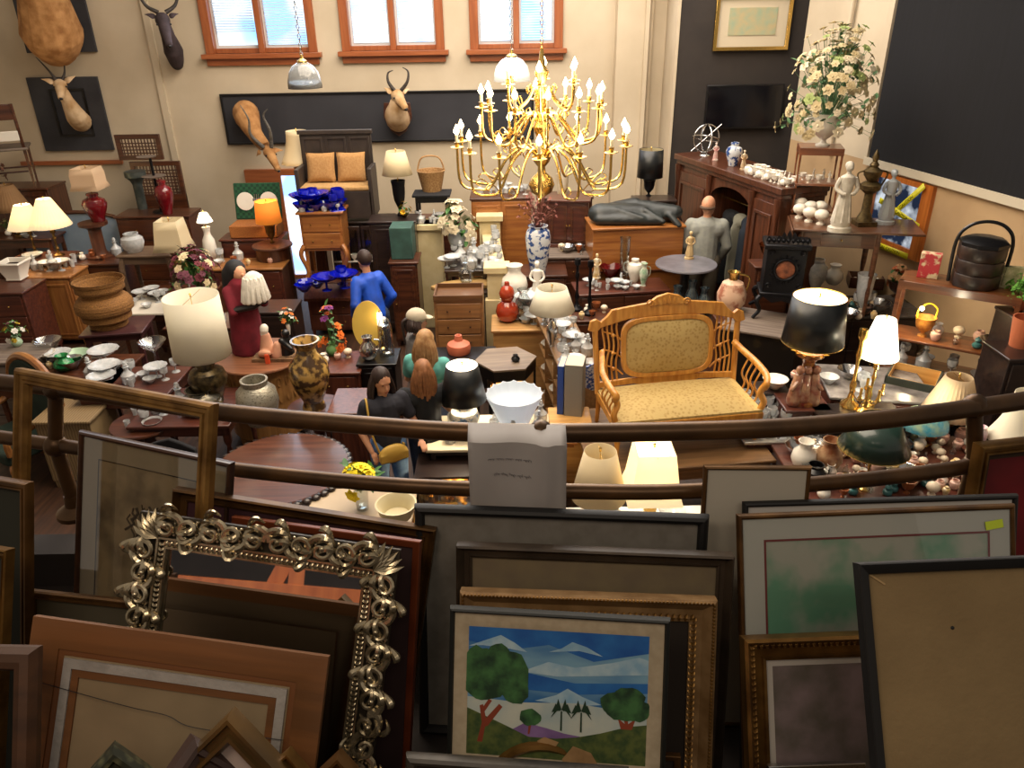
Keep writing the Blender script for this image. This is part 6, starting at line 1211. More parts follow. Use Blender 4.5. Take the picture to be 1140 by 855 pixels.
VX('flat_vase', 'flattened salmon-pink pottery vase on the black table', 511, 392, .75, 373, 27, 'flask', pm('salmon_pottery', 'c4694c', rough=.5), 'vase')
# centre: oak wardrobe, blue-white vase, gourd vase
CX('oak_wardrobe', 'orange oak two-door wardrobe behind the cream counter', 558, 216, 1.7, 66, .5, PINE, rows=0, doors=2, cat='wardrobe', topm=WAL)
p = S(560, 214, 1.7); scatter(KIT, gridpts((p.x, p.y), .7, .3, 9, 1.7, seed=15, mind=.09), 'clear glass piece on top of the orange oak wardrobe', 'glass on the oak wardrobe', 14, .7, 1.0)
CX('vase_table', 'brown chest carrying the blue and white vase of dried flowers', 596, 300, 1.0, 66, .5, WAL, rows=2)
VX('blue_white_vase', 'tall blue and white porcelain vase with dried brown flowers', 599, 306, 1.0, 251, 28, 'tall', pm('blue_white_porcelain', 'd2d6da', '2c4c8a', rough=.15, coat=.6, scale=16, lo=.5, hi=.56), 'vase', n=28)
p = S(599, 306, 1.0); hh = HT(p, 254); random.seed(5); o_ = MB()
for k in range(70):
    a = random.uniform(0, 6.28); r = random.uniform(.02, .26); q = Vector((r * math.cos(a), r * math.sin(a), random.uniform(.12, .42))); o_.tube([(0, 0, -.05), q * .5 + Vector((0, 0, .03)), q], .003, 4, cap=False)
    for j in range(3): o_.leaf(q, (random.uniform(-1, 1), random.uniform(-1, 1), random.uniform(-1, 1)), .015, .045)
tag(o_.build('dried_flowers', pm('dry_rust_flowers', '6a3a34', '8a5a50', rough=1, scale=20)), 'spray of dried rust-brown flowers in the blue and white vase', 'dried flowers', loc=(p.x, p.y, p.z + hh))
CX('pine_box_chest', 'plain pale pine chest under the red gourd vase', 582, 358, .85, 66, .5, wood('pale_pine', '9a7446', 'b88e5a', coat=.1), rows=0, cat='chest')
VX('gourd_vase', 'glossy red-orange double gourd vase with stopper on the pine chest', 565, 357, .85, 314, 26, 'gourd', pm('red_orange_glaze', '8e2a12', 'a83c1c', rough=.12, coat=.7), 'vase')
VX('glass_vase', 'clear round glass vase between the gourd vase and white lamp', 583, 357, .85, 322, 20, 'baluster', GLASS, 'vase'); VX('white_vase', 'white flared porcelain vase behind the gourd vase', 573, 330, .95, 295, 30, 'bulb', WHITE, 'vase')
TX('porcelain_table', 'small table behind the gourd vase holding the white vase and statue', 588, 334, .95, 60, .4, WAL)
ST('white_statue', 'slender white porcelain statue right of the blue and white vase', 598, 338, .95, 290, WHITE, 'statue')
LPX('white_coolie_lamp', 'table lamp with wide white empire shade and silver base beside the loveseat', 614, 385, 1.0, 345, 320, 50, 32, 'white', 'baluster', SILV, 'cone', bw=12)
# long shelf unit with glass on top (faces the aisle)
p = S(630, 378, 1.0); t = thing('open_shelf_unit', 'long low wooden shelf unit with glass on top, left of the loveseat', 'shelf unit', (p.x, p.y, 0), R(-83)); L_ = 1.55
sm_ = wood('shelf_unit_wood', '7a5a38', '97724a')
m = MB(); m.bz(-L_ / 2 - .02, L_ / 2 + .02, -.2, .2, .97, 1.0); m.build('top_board', sm_, t, bevel=.005)
for k in range(4): m = MB(); x = -L_ / 2 + k * L_ / 3; m.bz(x - .012, x + .012, -.18, .18, 0, .97); m.build('upright', sm_, t)
for z in (.05, .36, .66): m = MB(); m.bz(-L_ / 2, L_ / 2, -.18, .18, z, z + .02); m.build('shelf', sm_, t)
m = MB(); m.bz(-L_ / 2, L_ / 2, .17, .18, 0, .97); m.build('back_board', sm_, t)
scatter(KIT, gridpts((p.x, p.y), L_ - .1, .3, 26, 1.0, R(-83), 16, .1), 'clear crystal piece on top of the long shelf unit beside the loveseat', 'crystal on the shelf unit', 17, .8, 1.15)
c_ = math.cos(R(-83)); s__ = math.sin(R(-83)); PL = [vase('plate', 'tmp plate', (0, 0, -5), .05, 'bowl', WHITE, .2, 'china')]
scatter(PL, [(p.x + x * c_ + .06 * s__, p.y + x * s__ - .06 * c_, z) for z in (.07, .38, .68) for x in (-.55, -.3, 0, .3, .55)], 'white dish on the aisle-side shelves of the long shelf unit', 'dishes in the shelf unit', 3)
p = S(636, 462, .8); CX('book_crate', 'small pale wooden crate that carries the upright books', 634, 462, .8, 42, .32, LITE, rows=0, foot=0, cat='crate')
for (cx, yb, yt, w_, c, lab) in ((626, 458, 405, 7, '24489a', 'tall blue book standing upright left of the loveseat'), (640, 460, 404, 20, '8a8880', 'thick grey book standing beside the blue one')):
    q = S(cx, yb, .8); h = HT(q, yt); W = WD(q, w_); t = thing('upright_book', lab, 'book', (q.x, q.y + .06, .8), R(-12)); m = MB(); m.bz(-W / 2, W / 2, -.12, -.115, 0, h); m.bz(-W / 2, -W / 2 + .004, -.12, .12, 0, h); m.bz(W / 2 - .004, W / 2, -.12, .12, 0, h); m.build('cover', pm('book_' + c, c, rough=.6), t); m = MB(); m.bz(-W / 2 + .004, W / 2 - .004, -.114, .11, .005, h - .005); m.build('pages', pm('page_cream', 'cfc4ac', rough=.9), t)
q = S(660, 447, .75); t = thing('blue_willow_dish', 'scalloped blue and white dish propped inside the left arm of the loveseat', 'dish', (q.x - .02, q.y - .12, .9)); m = MB(); n = 32; m.prism([(.13 * (1 + .06 * math.cos(8 * 2 * PI * k / n)) * math.cos(2 * PI * k / n), .17 + .13 * (1 + .06 * math.cos(8 * 2 * PI * k / n)) * math.sin(2 * PI * k / n)) for k in range(n)], -.01, .01, 'y'); m.build('plate', pm('blue_willow', 'b8c6de', '2a4a9a', rough=.2, scale=40, lo=.45, hi=.55), t)
# hex table, lamp table, bowl
p = S(563, 399, .8); r_ = WD(p, 70) / 2
t = thing('hexagonal_table', 'hexagonal table with grey-brown top and dark sides between aisle and shelf unit', 'table', (p.x, p.y, 0), R(8)); hxm = wood('hex_top_wood', '6f5f50', '8a7866', rough=.4)
m = MB(); m.lathe([(r_, .78), (r_, .8), (0, .8)], 6); m.build('table_top', hxm, t, smooth=False); m = MB(); m.lathe([(r_ * .98, .66), (r_ * .98, .78)], 6, cap=False); m.build('apron', BLACK, t, smooth=False)
for k in range(6): m = MB(); a = k * PI / 3; m.tube([(r_ * .93 * math.cos(a), r_ * .93 * math.sin(a), 0), (r_ * .93 * math.cos(a), r_ * .93 * math.sin(a), .7)], .014, 6); m.build('leg', IRON, t)
m = MB(); m.lathe([(0, .3), (r_ * .7, .3), (r_ * .7, .32), (0, .32)], 6); m.build('shelf', WAL, t)
p2 = (p.x + .02, p.y, .32); scatter([vase('amber_candle_glass', 'tmp amber', (0, 0, -5), .16, 'tumbler', pm('amber_lit_glass', 'e8a850', rough=.2, emit=1.2, ecol='ffb860'), cat='glassware', n=10)], gridpts(p2, .3, .3, 5, .32, seed=4), 'glowing amber glass under the hexagonal table', 'amber glass under the hexagonal table', 2)
VX('small_dark_ornament', 'small dark glass ornament on the hexagonal table top', 574, 402, .8, 395, 10, 'bulb', BLACK, 'ornament')
p = S(545, 477, .78); TX('lamp_table', 'white-topped table with the black-shaded lamp and fluted glass bowl', 547, 480, .78, 140, .62, DRK, topm=pm('cream_cloth_top', 'd8c8a8', rough=.8), apron=.05)
LPX('black_shade_lamp', 'lit lamp with black empire shade and white floral porcelain base', 518, 484, .78, 444, 406, 50, 34, 'black', 'ginger', pm('floral_porcelain', 'e2dccd', '5a7aa0', rough=.2, coat=.5, scale=20, lo=.55, hi=.62), 'cone', lit=32, bw=34, col=(1, .86, .66))
p = S(573, 480, .78); h = HT(p, 438); r_ = WD(p, 62) / 2; m = MB(); n = 48; vs = []
PP = [(.35, 0), (.4, .05), (.62, .4), (.9, .85), (1.0, 1), (.95, 1), (.8, .8), (.5, .4), (.2, .12)]
for rr_, z in PP:
    for k in range(n): a = 2 * PI * k / n; q = r_ * rr_ * (1 + .035 * z * math.cos(a * 16)); vs.append((q * math.cos(a), q * math.sin(a), z * h + .006 * z * math.cos(a * 16)))
m.add(vs, [(i * n + k, i * n + (k + 1) % n, (i + 1) * n + (k + 1) % n, (i + 1) * n + k) for i in range(len(PP) - 1) for k in range(n)] + [tuple(range(n - 1, -1, -1)), tuple(8 * n + k for k in range(n))]); tag(m.build('fluted_bowl', shade_mat('opal_glass', 'dde4ee', .5)), 'large scalloped opalescent glass bowl beside the black-shaded lamp', 'bowl', loc=p)
light('bowl_glow', 'POINT', (p.x, p.y - .02, p.z + .14), 7, (1, .95, .8), .03)
m = MB(); m.ball((0, 0, .05), .03); m.lathe([(.02, 0), (.02, .03)], 10); tag(m.build('glowing_bulb', BULB), 'bright bulb glowing inside the scalloped bowl', 'bulb', loc=(p.x, p.y + .03, p.z + h * .13))
p = S(612, 488, .8); CX('tan_wood_box', 'flat tan wooden tray right of the scalloped bowl', 612, 482, .84, 52, .3, PINE, rows=0, foot=0, h=.07, cat='tray')
p = S(512, 545, .5); t = thing('lit_display_case', 'small lit glass case of golden trinkets below the lamp table', 'display case', (p.x, p.y + .15, 0)); W = .75
m = MB(); m.bz(-W / 2, W / 2, -.2, .2, 0, .12); m.bz(-W / 2, W / 2, -.2, .2, .64, .66)
for sx in (-1, 1):
    for sy in (-1, 1): m.bz(sx * (W / 2 - .015) - .012, sx * (W / 2 - .015) + .012, sy * .185 - .012, sy * .185 + .012, .12, .64)
m.build('case_frame', DRK, t); m = MB(); m.bz(-W / 2 + .02, W / 2 - .02, -.19, -.185, .12, .64); m.build('glass', GLASS, t); m = MB(); m.bz(-W / 2, W / 2, -.17, .17, .38, .39); m.build('shelf', GLASS, t)
gk = [vase('gold_trinket', 'tmp gold', (0, 0, -5), .13, k, pm('gold_trinket', 'd89030', 'f0c060', rough=.25, metal=.7, scale=20), cat='trinket', n=10) for k in ('urn', 'bulb', 'baluster')]
scatter(gk, gridpts((t.location.x, t.location.y), .62, .26, 9, .12, seed=31) + gridpts((t.location.x, t.location.y), .62, .26, 9, .39, seed=32), 'small golden trinket in the lit case under the lamp table', 'trinkets in the lit case', 3)
light('case_light', 'POINT', (t.location.x, t.location.y - .05, .58), 14, (1, .7, .35), .03)
# ---------------------------------------------------------------- clock, orange chest, coat, buffet
CX('drawer_cabinet', 'dark sideboard of drawers under the small clock cabinet', 628, 280, 1.1, 78, .5, WAL, rows=3, cols=2, cat='sideboard', topm=GREYW)
p = S(633, 272, 1.1); h = HT(p, 222); W = WD(p, 42); t = thing('mantel_cabinet', 'dark red wooden clock-like cabinet with two small doors', 'cabinet', p, R(-8)); m = MB(); m.bz(-W / 2, W / 2, -.16, .16, 0, h); m.bz(-W / 2 - .03, W / 2 + .03, -.19, .19, h, h + .03); m.bz(-W / 2 - .02, W / 2 + .02, -.18, .18, 0, .05); m.build('case', MAH, t, bevel=.006)
for sx in (-1, 1): m = MB(); m.ringxz([(sx * W / 4 - W / 5, .08), (sx * W / 4 + W / 5, .08), (sx * W / 4 + W / 5, h - .05), (sx * W / 4 - W / 5, h - .05)], [(sx * W / 4 - W / 5 + .03, .11), (sx * W / 4 + W / 5 - .03, .11), (sx * W / 4 + W / 5 - .03, h - .08), (sx * W / 4 - W / 5 + .03, h - .08)], -.18, -.16); d_ = m.build('door', WAL, t); knob('knob', d_, (sx * .02, -.18, h / 2))
VX('white_cylinder', 'white and gold cylindrical canister behind the chandelier', 626, 216, 1.72, 193, 14, 'tumbler', pm('gold_white_canister', 'd8d0c0', 'b89a5a', rough=.4, scale=4), 'canister')
CX('rear_cabinet', 'tall dark cabinet behind the clock cabinet near the pilaster', 628, 216, 1.72, 60, .4, WALz, rows=0, doors=2, cat='cabinet')
t = CX('orange_chest', 'large plain orange-brown trunk chest draped with a dark coat', 706, 246, 1.55, 100, .62, PINE, rows=0, doors=0, foot=.05, cat='chest', rz=R(4))
m = MB(); W = WD(S(706, 246, 1.55), 100); m.bz(-W / 2 - .012, W / 2 + .012, -.33, .32, .95, .965); m.bz(-W / 2 - .01, W / 2 + .01, -.325, -.31, .5, .515); m.build('moulding', WAL, t)
m = MB(); m.tube(cr([(W / 2 + .01, -.1, 1.3), (W / 2 + .05, -.08, 1.26), (W / 2 + .05, .08, 1.26), (W / 2 + .01, .1, 1.3)], 4), .012, 6); m.build('handle', IRON, t)
cp = S(706, 246, 1.55); m = MB(); m.cap_tube((-W * .38, 0, .12), (W * .36, -.05, .10), .17, .15, 16); m.cap_tube((-W * .4, -.12, .06), (W * .2, -.22, .05), .10, .09, 14); m.cap_tube((.1, .05, .18), (.5, -.1, .14), .13, .12, 14); m.cap_tube((-.45, .1, .1), (.0, .12, .2), .12, .14, 14)
m.cap_tube((.1, -.15, .2), (.3, -.3, .05), .04, .05); m.cap_tube((-.3, -.1, .22), (.05, -.25, .1), .035, .04); m.cap_tube((.42, -.2, .12), (.52, -.3, -.02), .05, .05)
m.xf(Matrix.Diagonal((1, 1, .8, 1))); tag(m.build('dark_coat', pm('black_green_leather', '14181a', '262c2c', rough=.45, scale=5, bump=.3, bs=12), remesh=.018), 'bulky black leather coat heaped on top of the orange chest', 'coat', loc=(cp.x, cp.y, 1.57), rz=R(4))
LPX('drum_shade_lamp', 'tall lamp with straight black drum shade against the white pilaster', 722, 218, 1.7, 197, 166, 28, 26, 'black', 'urn', IRON, 'drum', bw=14)
CX('corner_cabinet', 'dark cabinet behind the orange chest carrying the black drum-shade lamp', 728, 220, 1.7, 44, .35, DRK, rows=0, doors=1, cat='cabinet')
t = CX('buffet', 'low dark walnut buffet in front of the orange chest crowded with tableware', 690, 318, .92, 100, .5, WAL, rows=2, cols=2, cat='buffet', topm=MAH, rz=R(6))
bp = S(690, 318, .92)
VX('hurricane_glass', 'tall clear glass hurricane candle holder on the buffet', 694, 312, .92, 264, 12, 'tumbler', GLASS, 'candle holder')
VX('white_tureen', 'white covered tureen with handles on the buffet', 706, 313, .92, 288, 18, 'ginger', WHITE, 'tureen', handles=2)
VX('green_pitcher', 'small green and white pitcher right of the tureen', 716, 318, .92, 293, 10, 'baluster', pm('green_white_glaze', '7aa080', 'd8d8c8', rough=.2, scale=14), 'pitcher', handles=1)
scatter(KIT, gridpts((bp.x - .1, bp.y - .08), .62, .24, 14, .92, seed=41), 'small clear glass on the dark walnut buffet', 'glass on the buffet', 41, .6, .8)
for cx, yb, yt, lab in ((642, 345, 288, 'tall black iron candlestick left of the buffet, left one of the pair'), (656, 350, 290, 'tall black iron candlestick left of the buffet, right one of the pair')): VX('iron_candlestick', lab, cx, yb, .75, yt, 14, 'stick', IRON, 'candlestick', group='iron candlesticks')
CX('candlestick_chest', 'low brown chest carrying the pair of tall black candlesticks', 650, 350, .75, 60, .4, WAL, rows=2)
VX('ruby_dish', 'ruby red glass dish on the buffet', 680, 309, .92, 296, 26, 'bowl', pm('ruby_glass', '6a1014', rough=.1, trans=.3), 'dish')
ST('gilt_statuette', 'small gold and white figure ornament at the left end of the buffet', 664, 310, .92, 282, pm('gilt_white', 'c8a868', 'e0d4bc', rough=.3, scale=20), 'figurine')
p = S(764, 293, 1.2); r_ = WD(p, 68) / 2
round_table('marble_top_table', 'round grey stone-topped pedestal table in front of the sweatered man', p, r_, 1.2, pm('dark_bronze', '2c2c2e', '44464a', rough=.4, metal=.6, scale=20), topm=pm('grey_stone', '5c5a60', '74727a', rough=.25, scale=3))
ST('ivory_group', 'ivory embracing-couple statue on the round stone-topped table', 767, 288, 1.2, 257, pm('ivory_resin', 'd2b888', 'bfa070', rough=.4, scale=10), 'statue')
for cx, yt in ((752, 318), (768, 312), (782, 320)): VX('pewter_jar', 'tarnished metal jar on the shelf under the round stone table, %s' % {752: 'left', 768: 'middle', 782: 'right'}[cx], cx, 350, .62, yt, 16, 'bulb', pm('blue_pewter', '4a5a66', '7a8a92', rough=.25, metal=.8, scale=14), 'jar')
CX('low_metal_chest', 'low dark chest under the round stone table with metal jars', 768, 350, .62, 64, .4, DRK, rows=1, foot=0)
# ================================================================= RIGHT SIDE
A = S(757, 171, 2.2); B = S(872, 209, 2.2); d = Vector((B.x - A.x, B.y - A.y, 0)); L_ = d.length; AR = math.atan2(d.y, d.x); mid = (A + B) / 2
nb = Vector((-math.sin(AR), math.cos(AR), 0))       # towards the wall
DEP = .62; org = mid + nb * DEP / 2
t = thing('carved_wardrobe', 'huge dark carved wardrobe with open arched centre full of coats along the right wall', 'wardrobe', (org.x, org.y, 0), AR)
AW = wood('armoire_wood', '3c1f12', '5c3320', ax='z', coat=.3); x0, x1 = -L_ / 2, L_ / 2; a1, a2 = -L_ * .13, L_ * .26
m = MB(); m.bz(x0, a1, -DEP / 2, DEP / 2, .0, 2.12); m.build('left_cabinet', AW, t, bevel=.01); m = MB(); m.bz(a2, x1, -DEP / 2, DEP / 2, 0, 2.12); m.build('right_cabinet', AW, t, bevel=.01)
m = MB(); m.bz(x0 - .06, x1 + .06, -DEP / 2 - .06, DEP / 2, 2.12, 2.2); m.bz(x0 - .03, x1 + .03, -DEP / 2 - .03, DEP / 2, 2.06, 2.12); m.build('cornice', AW, t, bevel=.01); m = MB(); m.bz(x0 - .03, x1 + .03, -DEP / 2 - .03, DEP / 2, 0, .14); m.build('plinth', AW, t, bevel=.01)
m = MB(); n = 14; c_ = (a1 + a2) / 2; hw_ = (a2 - a1) / 2; m.prism([(a1, 2.08), (a1, 1.78)] + [(c_ + hw_ * math.cos(PI - PI * k / n) * .98, 1.78 + .2 * math.sin(PI * k / n)) for k in range(n + 1)] + [(a2, 1.78), (a2, 2.08)], -DEP / 2, -DEP / 2 + .05, 'y'); m.build('arch', AW, t); m = MB(); m.bz(a1, a2, DEP / 2 - .03, DEP / 2, 0, 2.1); m.build('back_board', DRK, t)
for (q0, q1) in ((x0, a1), (a2, x1)):
    m = MB(); m.bz(q0 + .05, q1 - .05, -DEP / 2 - .02, -DEP / 2, .18, 1.98); m.ringxz([(q0 + .12, .3), (q1 - .12, .3), (q1 - .12, 1.85), (q0 + .12, 1.85)], [(q0 + .16, .34), (q1 - .16, .34), (q1 - .16, 1.81), (q0 + .16, 1.81)], -DEP / 2 - .04, -DEP / 2 - .02); d_ = m.build('door', AW, t, bevel=.006); knob('knob', d_, (q1 - .08, -DEP / 2 - .02, 1.1))
for q in (x0 + .03, a1 - .03, a2 + .03, x1 - .03): m = MB(); m.lathe([(.04, .14), (.03, .25), (.035, 1.0), (.03, 1.8), (.045, 1.95), (.05, 2.06)], 12, (q, -DEP / 2 - .02, 0)); m.build('column', AW, t)
m = MB(); m.tube([(a1, 0, 1.72), (a2, 0, 1.72)], .015, 8); m.build('hanging_rail', BRASS, t)
Mw = Matrix.Translation(org) @ Matrix.Rotation(AR, 4, 'Z')
for k, (c, lab) in enumerate((('16181c', 'black coat hanging leftmost in the open arched wardrobe'), ('8a8878', 'pale grey long garment hanging second in the arched wardrobe'), ('1c2430', 'dark navy coat hanging third in the arched wardrobe'), ('20242a', 'charcoal coat hanging rightmost in the arched wardrobe'))):
    q = a1 + (a2 - a1) * (.14 + .24 * k); m = MB(); m.cap_tube((-.06 if k != 1 else -.03, 0, 1.5), (.06 if k != 1 else .03, 0, 1.5), .10, .10); m.lathe([(.10, .55), (.11, .8), (.10, 1.4), (.06, 1.55), (0, 1.6)], 14, sx=1.1 if k != 1 else .5, sy=1.6)
    p = Mw @ Vector((q, -.02, 0)); tag(m.build('hanging_coat', pm('coat_' + c, c, rough=.9), remesh=.02), lab, 'coat', 'coats in the wardrobe', (p.x, p.y, 0), AR)
# things on the wardrobe top
def AT(f_, off=0): v = Mw @ Vector((x0 + L_ * f_, off, 2.2)); return Vector((v.x, v.y, 2.2))
p = AT(.10, -.05); t = thing('armillary_sphere', 'silver armillary ring sphere at the far end of the wardrobe top', 'ornament', p); r_ = .19
for k in range(4): m = MB(); Rm = Matrix.Rotation(R(45 * k + 10), 3, 'Z') @ Matrix.Rotation(R(90 if k < 3 else 20), 3, 'X'); m.tube([Vector((0, 0, r_ + .04)) + Rm @ Vector((r_ * math.cos(q), r_ * math.sin(q), 0)) for q in [2 * PI * j / 24 for j in range(25)]], .008, 6); m.build('ring', SILV, t)
m = MB(); m.tube([(-.2, 0, .06), (.2, 0, .42)], .007, 6); m.lathe([(.08, 0), (.07, .015), (.015, .03), (.012, .06)], 12); m.build('arrow_and_foot', SILV, t)
p = AT(.26, -.12); statue('porcelain_figurine', 'pink and white porcelain figurine next to the armillary sphere', p, .24, pm('pink_porcelain', 'c98a84', 'e0d8cc', rough=.3, scale=10), 'figurine')
p = AT(.44, -.12); m = MB(); m.lathe(prof('ginger', .30, .22), 24); tag(m.build('ginger_jar', pm('blue_white_porcelain', '')), 'blue and white lidded jar on the wardrobe top', 'jar', loc=p)
p = AT(.55, -.14); statue('porcelain_figurine', 'tan and white figurine right of the lidded jar on the wardrobe', p, .25, pm('tan_porcelain', 'b08a5c', 'd8ccb4', rough=.3, scale=10), 'figurine')
bl = [vase('white_cup', 'tmp cup', (0, 0, -5), .11, k, WHITE, cat='china', n=12) for k in ('bulb', 'urn', 'jar')] + [statue('white_figurine', 'tmp fig', (0, 0, -5), .16, WHITE)]
scatter(bl, [AT(.66 + .33 * (k % 11) / 10, -.24 + .13 * (k // 11)) for k in range(22)], 'small white china piece in the crowd along the near end of the wardrobe top', 'white china on the wardrobe', 5, .8, 1.1)
# ---------------------------------------------------------------- dark counter and drop-leaf table
cp = S(955, 325, .9)
CX('display_counter', 'long dark display counter under the drop-leaf table', 955, 340, .9, 118, .7, DRK, rows=2, cols=3, cat='counter', topm=pm('marble_counter', '5a5450', '3c3836', rough=.25, scale=5))
zt = 1.9; pc = S(952, 248, zt); W = 1.32; D = .66
t = thing('drop_leaf_table', 'dark drop-leaf table with one leaf raised carrying statues, by the taped window', 'table', (pc.x - .08, pc.y - .05, .9), R(-14)); hT = zt - .9; DLW = wood('dropleaf_wood', '4a2c1c', '6b4630', coat=.4)
m = MB(); m.bz(-.62, .72, -D / 2, D / 2, hT - .025, hT); m.build('table_top', DLW, t, bevel=.005)
m = MB(); m.bz(-.645, -.625, -D / 2, D / 2, hT - .34, hT - .01); m.build('drop_leaf', DLW, t, bevel=.005)
m = MB(); m.bz(-.56, .3, -D / 2 + .06, -D / 2 + .08, hT - .2, hT - .025); m.bz(-.56, .3, D / 2 - .08, D / 2 - .06, hT - .2, hT - .025); m.bz(-.56, -.54, -D / 2 + .06, D / 2 - .06, hT - .2, hT - .025); m.bz(.28, .3, -D / 2 + .06, D / 2 - .06, hT - .2, hT - .025); m.build('apron', DLW, t)
m = MB(); m.bz(-.32, .1, -D / 2 + .045, -D / 2 + .06, hT - .18, hT - .05); dr = m.build('drawer', DLW, t, bevel=.003); knob('knob', dr, (-.11, -D / 2 + .045, hT - .11))
for x in (-.53, .27):
    for y in (-D / 2 + .07, D / 2 - .07): m = MB(); m.lathe([(.014, 0), (.022, .1), (.016, .14), (.026, .3), (.018, .36), (.03, .5), (.03, hT - .03)], 10, (x, y, 0)); m.build('leg', DLW, t)
TT = t.location; Tm = Matrix.Translation(TT) @ Matrix.Rotation(R(-14), 4, 'Z')
def onT(px, py): return S(px, py, zt)
# three-tier whatnot
q = S(905, 236, zt); t = thing('tiered_whatnot', 'small three-tier brown stand holding the white flower urn', 'stand', (q.x, q.y + .08, zt), R(-14)); h1 = HT(q, 164); Wq = .48; Wm = wood('whatnot_wood', '6a3a20', '8a5230', coat=.4)
for z in (.03, h1 * .46, h1): m = MB(); m.bz(-Wq / 2, Wq / 2, -.19, .19, z - .015, z + .01); m.build('shelf', Wm, t, bevel=.004)
m = MB(); m.bz(-Wq / 2, Wq / 2, -.19, .19, h1 - .07, h1 - .012); m.build('apron', Wm, t)
for sx in (-1, 1):
    for sy in (-1, 1): m = MB(); m.lathe([(.010, 0), (.014, h1 * .1), (.009, h1 * .15), (.013, h1 * .3), (.010, h1 * .44), (.014, h1 * .5), (.009, h1 * .56), (.013, h1 * .8), (.014, h1)], 8, (sx * .225, sy * .175, 0)); m.build('post', Wm, t)
q = S(922, 158, zt + h1); wl_ = t.location
bouquet('flower_urn', 'big spray of cream and green artificial flowers in a white pedestal urn', (wl_.x + .02, wl_.y, zt + h1 + .01), HT(Vector((wl_.x, wl_.y, zt + h1)), 22), .56, [pm('cream_blossom', 'd8c8a0', 'c0ac80', rough=.8, scale=10), pm('cream_blossom', ''), pm('ivory_rose', ''), pm('pale_green_blossom', '9aa868', rough=.8), pm('cream_blossom', '')], 190, 'urn', WHITE, .36, leafn=260, fs=.060, seed=23, tall=.3, handles=True, leafm=pm('sage_leaf', '3f6a44', '6f8f62', rough=.7, scale=12))
p0 = S(902, 246, zt); hd = [vase('egg_cup_bust', 'tmp head', (0, 0, -5), .17, 'busts', pm('white_head_vase', 'ddd5c6', rough=.4, bump=.3, bs=30), cat='bust', n=16)]
for k, (px, py, lab) in enumerate(((890, 236, 'rear left'), (901, 240, 'rear middle'), (912, 240, 'rear right'), (889, 243, 'front left'), (900, 247, 'front middle'), (913, 250, 'front right'))):
    q = S(px, py, zt); o = clone(hd[0], q + Vector((0, 0, .012 if k > 5 else .0)), .5 * k, 'round white head-shaped ornament on a small dark foot, %s of the six' % lab, 'round white head ornaments')
scatter(bl, [Vector((wl_.x + x, wl_.y + y, zt + h1 * .46 + .01)) for x in (-.12, 0, .12) for y in (-.1, .08)], 'small white figurine on the middle shelf of the three-tier stand', 'white pieces on the whatnot', 8, .7, .9)
ST('robed_statue', 'tall white robed lady statue standing on the drop-leaf table', 934, 257, zt, 178, pm('white_bisque', 'cfc8ba', 'b4ac9c', rough=.7, scale=12), 'statue')
q = S(961, 250, zt); t = thing('bronze_finial', 'tall ornate brown bronze urn-shaped finial beside the white lady statue', 'finial', q); h = HT(q, 165); bz_ = pm('old_bronze', '4a3c26', '6b5a38', rough=.45, metal=.7, scale=25)
m = MB(); m.bz(-.13 * h, .13 * h, -.13 * h, .13 * h, 0, .06 * h); m.lathe([(.11 * h, .06 * h), (.10 * h, .1 * h), (.06 * h, .18 * h), (.055 * h, .42 * h), (.13 * h, .48 * h), (.14 * h, .54 * h), (.08 * h, .58 * h)], 20); m.build('pedestal', bz_, t)
m = MB(); m.lathe([(.05 * h, .58 * h), (.11 * h, .66 * h), (.12 * h, .72 * h), (.05 * h, .77 * h), (.06 * h, .8 * h), (.03 * h, .84 * h), (.045 * h, .9 * h), (.02 * h, .96 * h), (0, h)], 20)
for sx in (-1, 1): m.tube(cr([(sx * .12 * h, 0, .72 * h), (sx * .2 * h, 0, .68 * h), (sx * .14 * h, 0, .52 * h)], 5), .012 * h, 6)
m.build('urn', bz_, t)
ST('glass_statue', 'translucent white glass figure in front of the taped window', 985, 249, zt, 187, pm('frosted_glass', 'c9cfd2', rough=.3, trans=.4), 'statue')
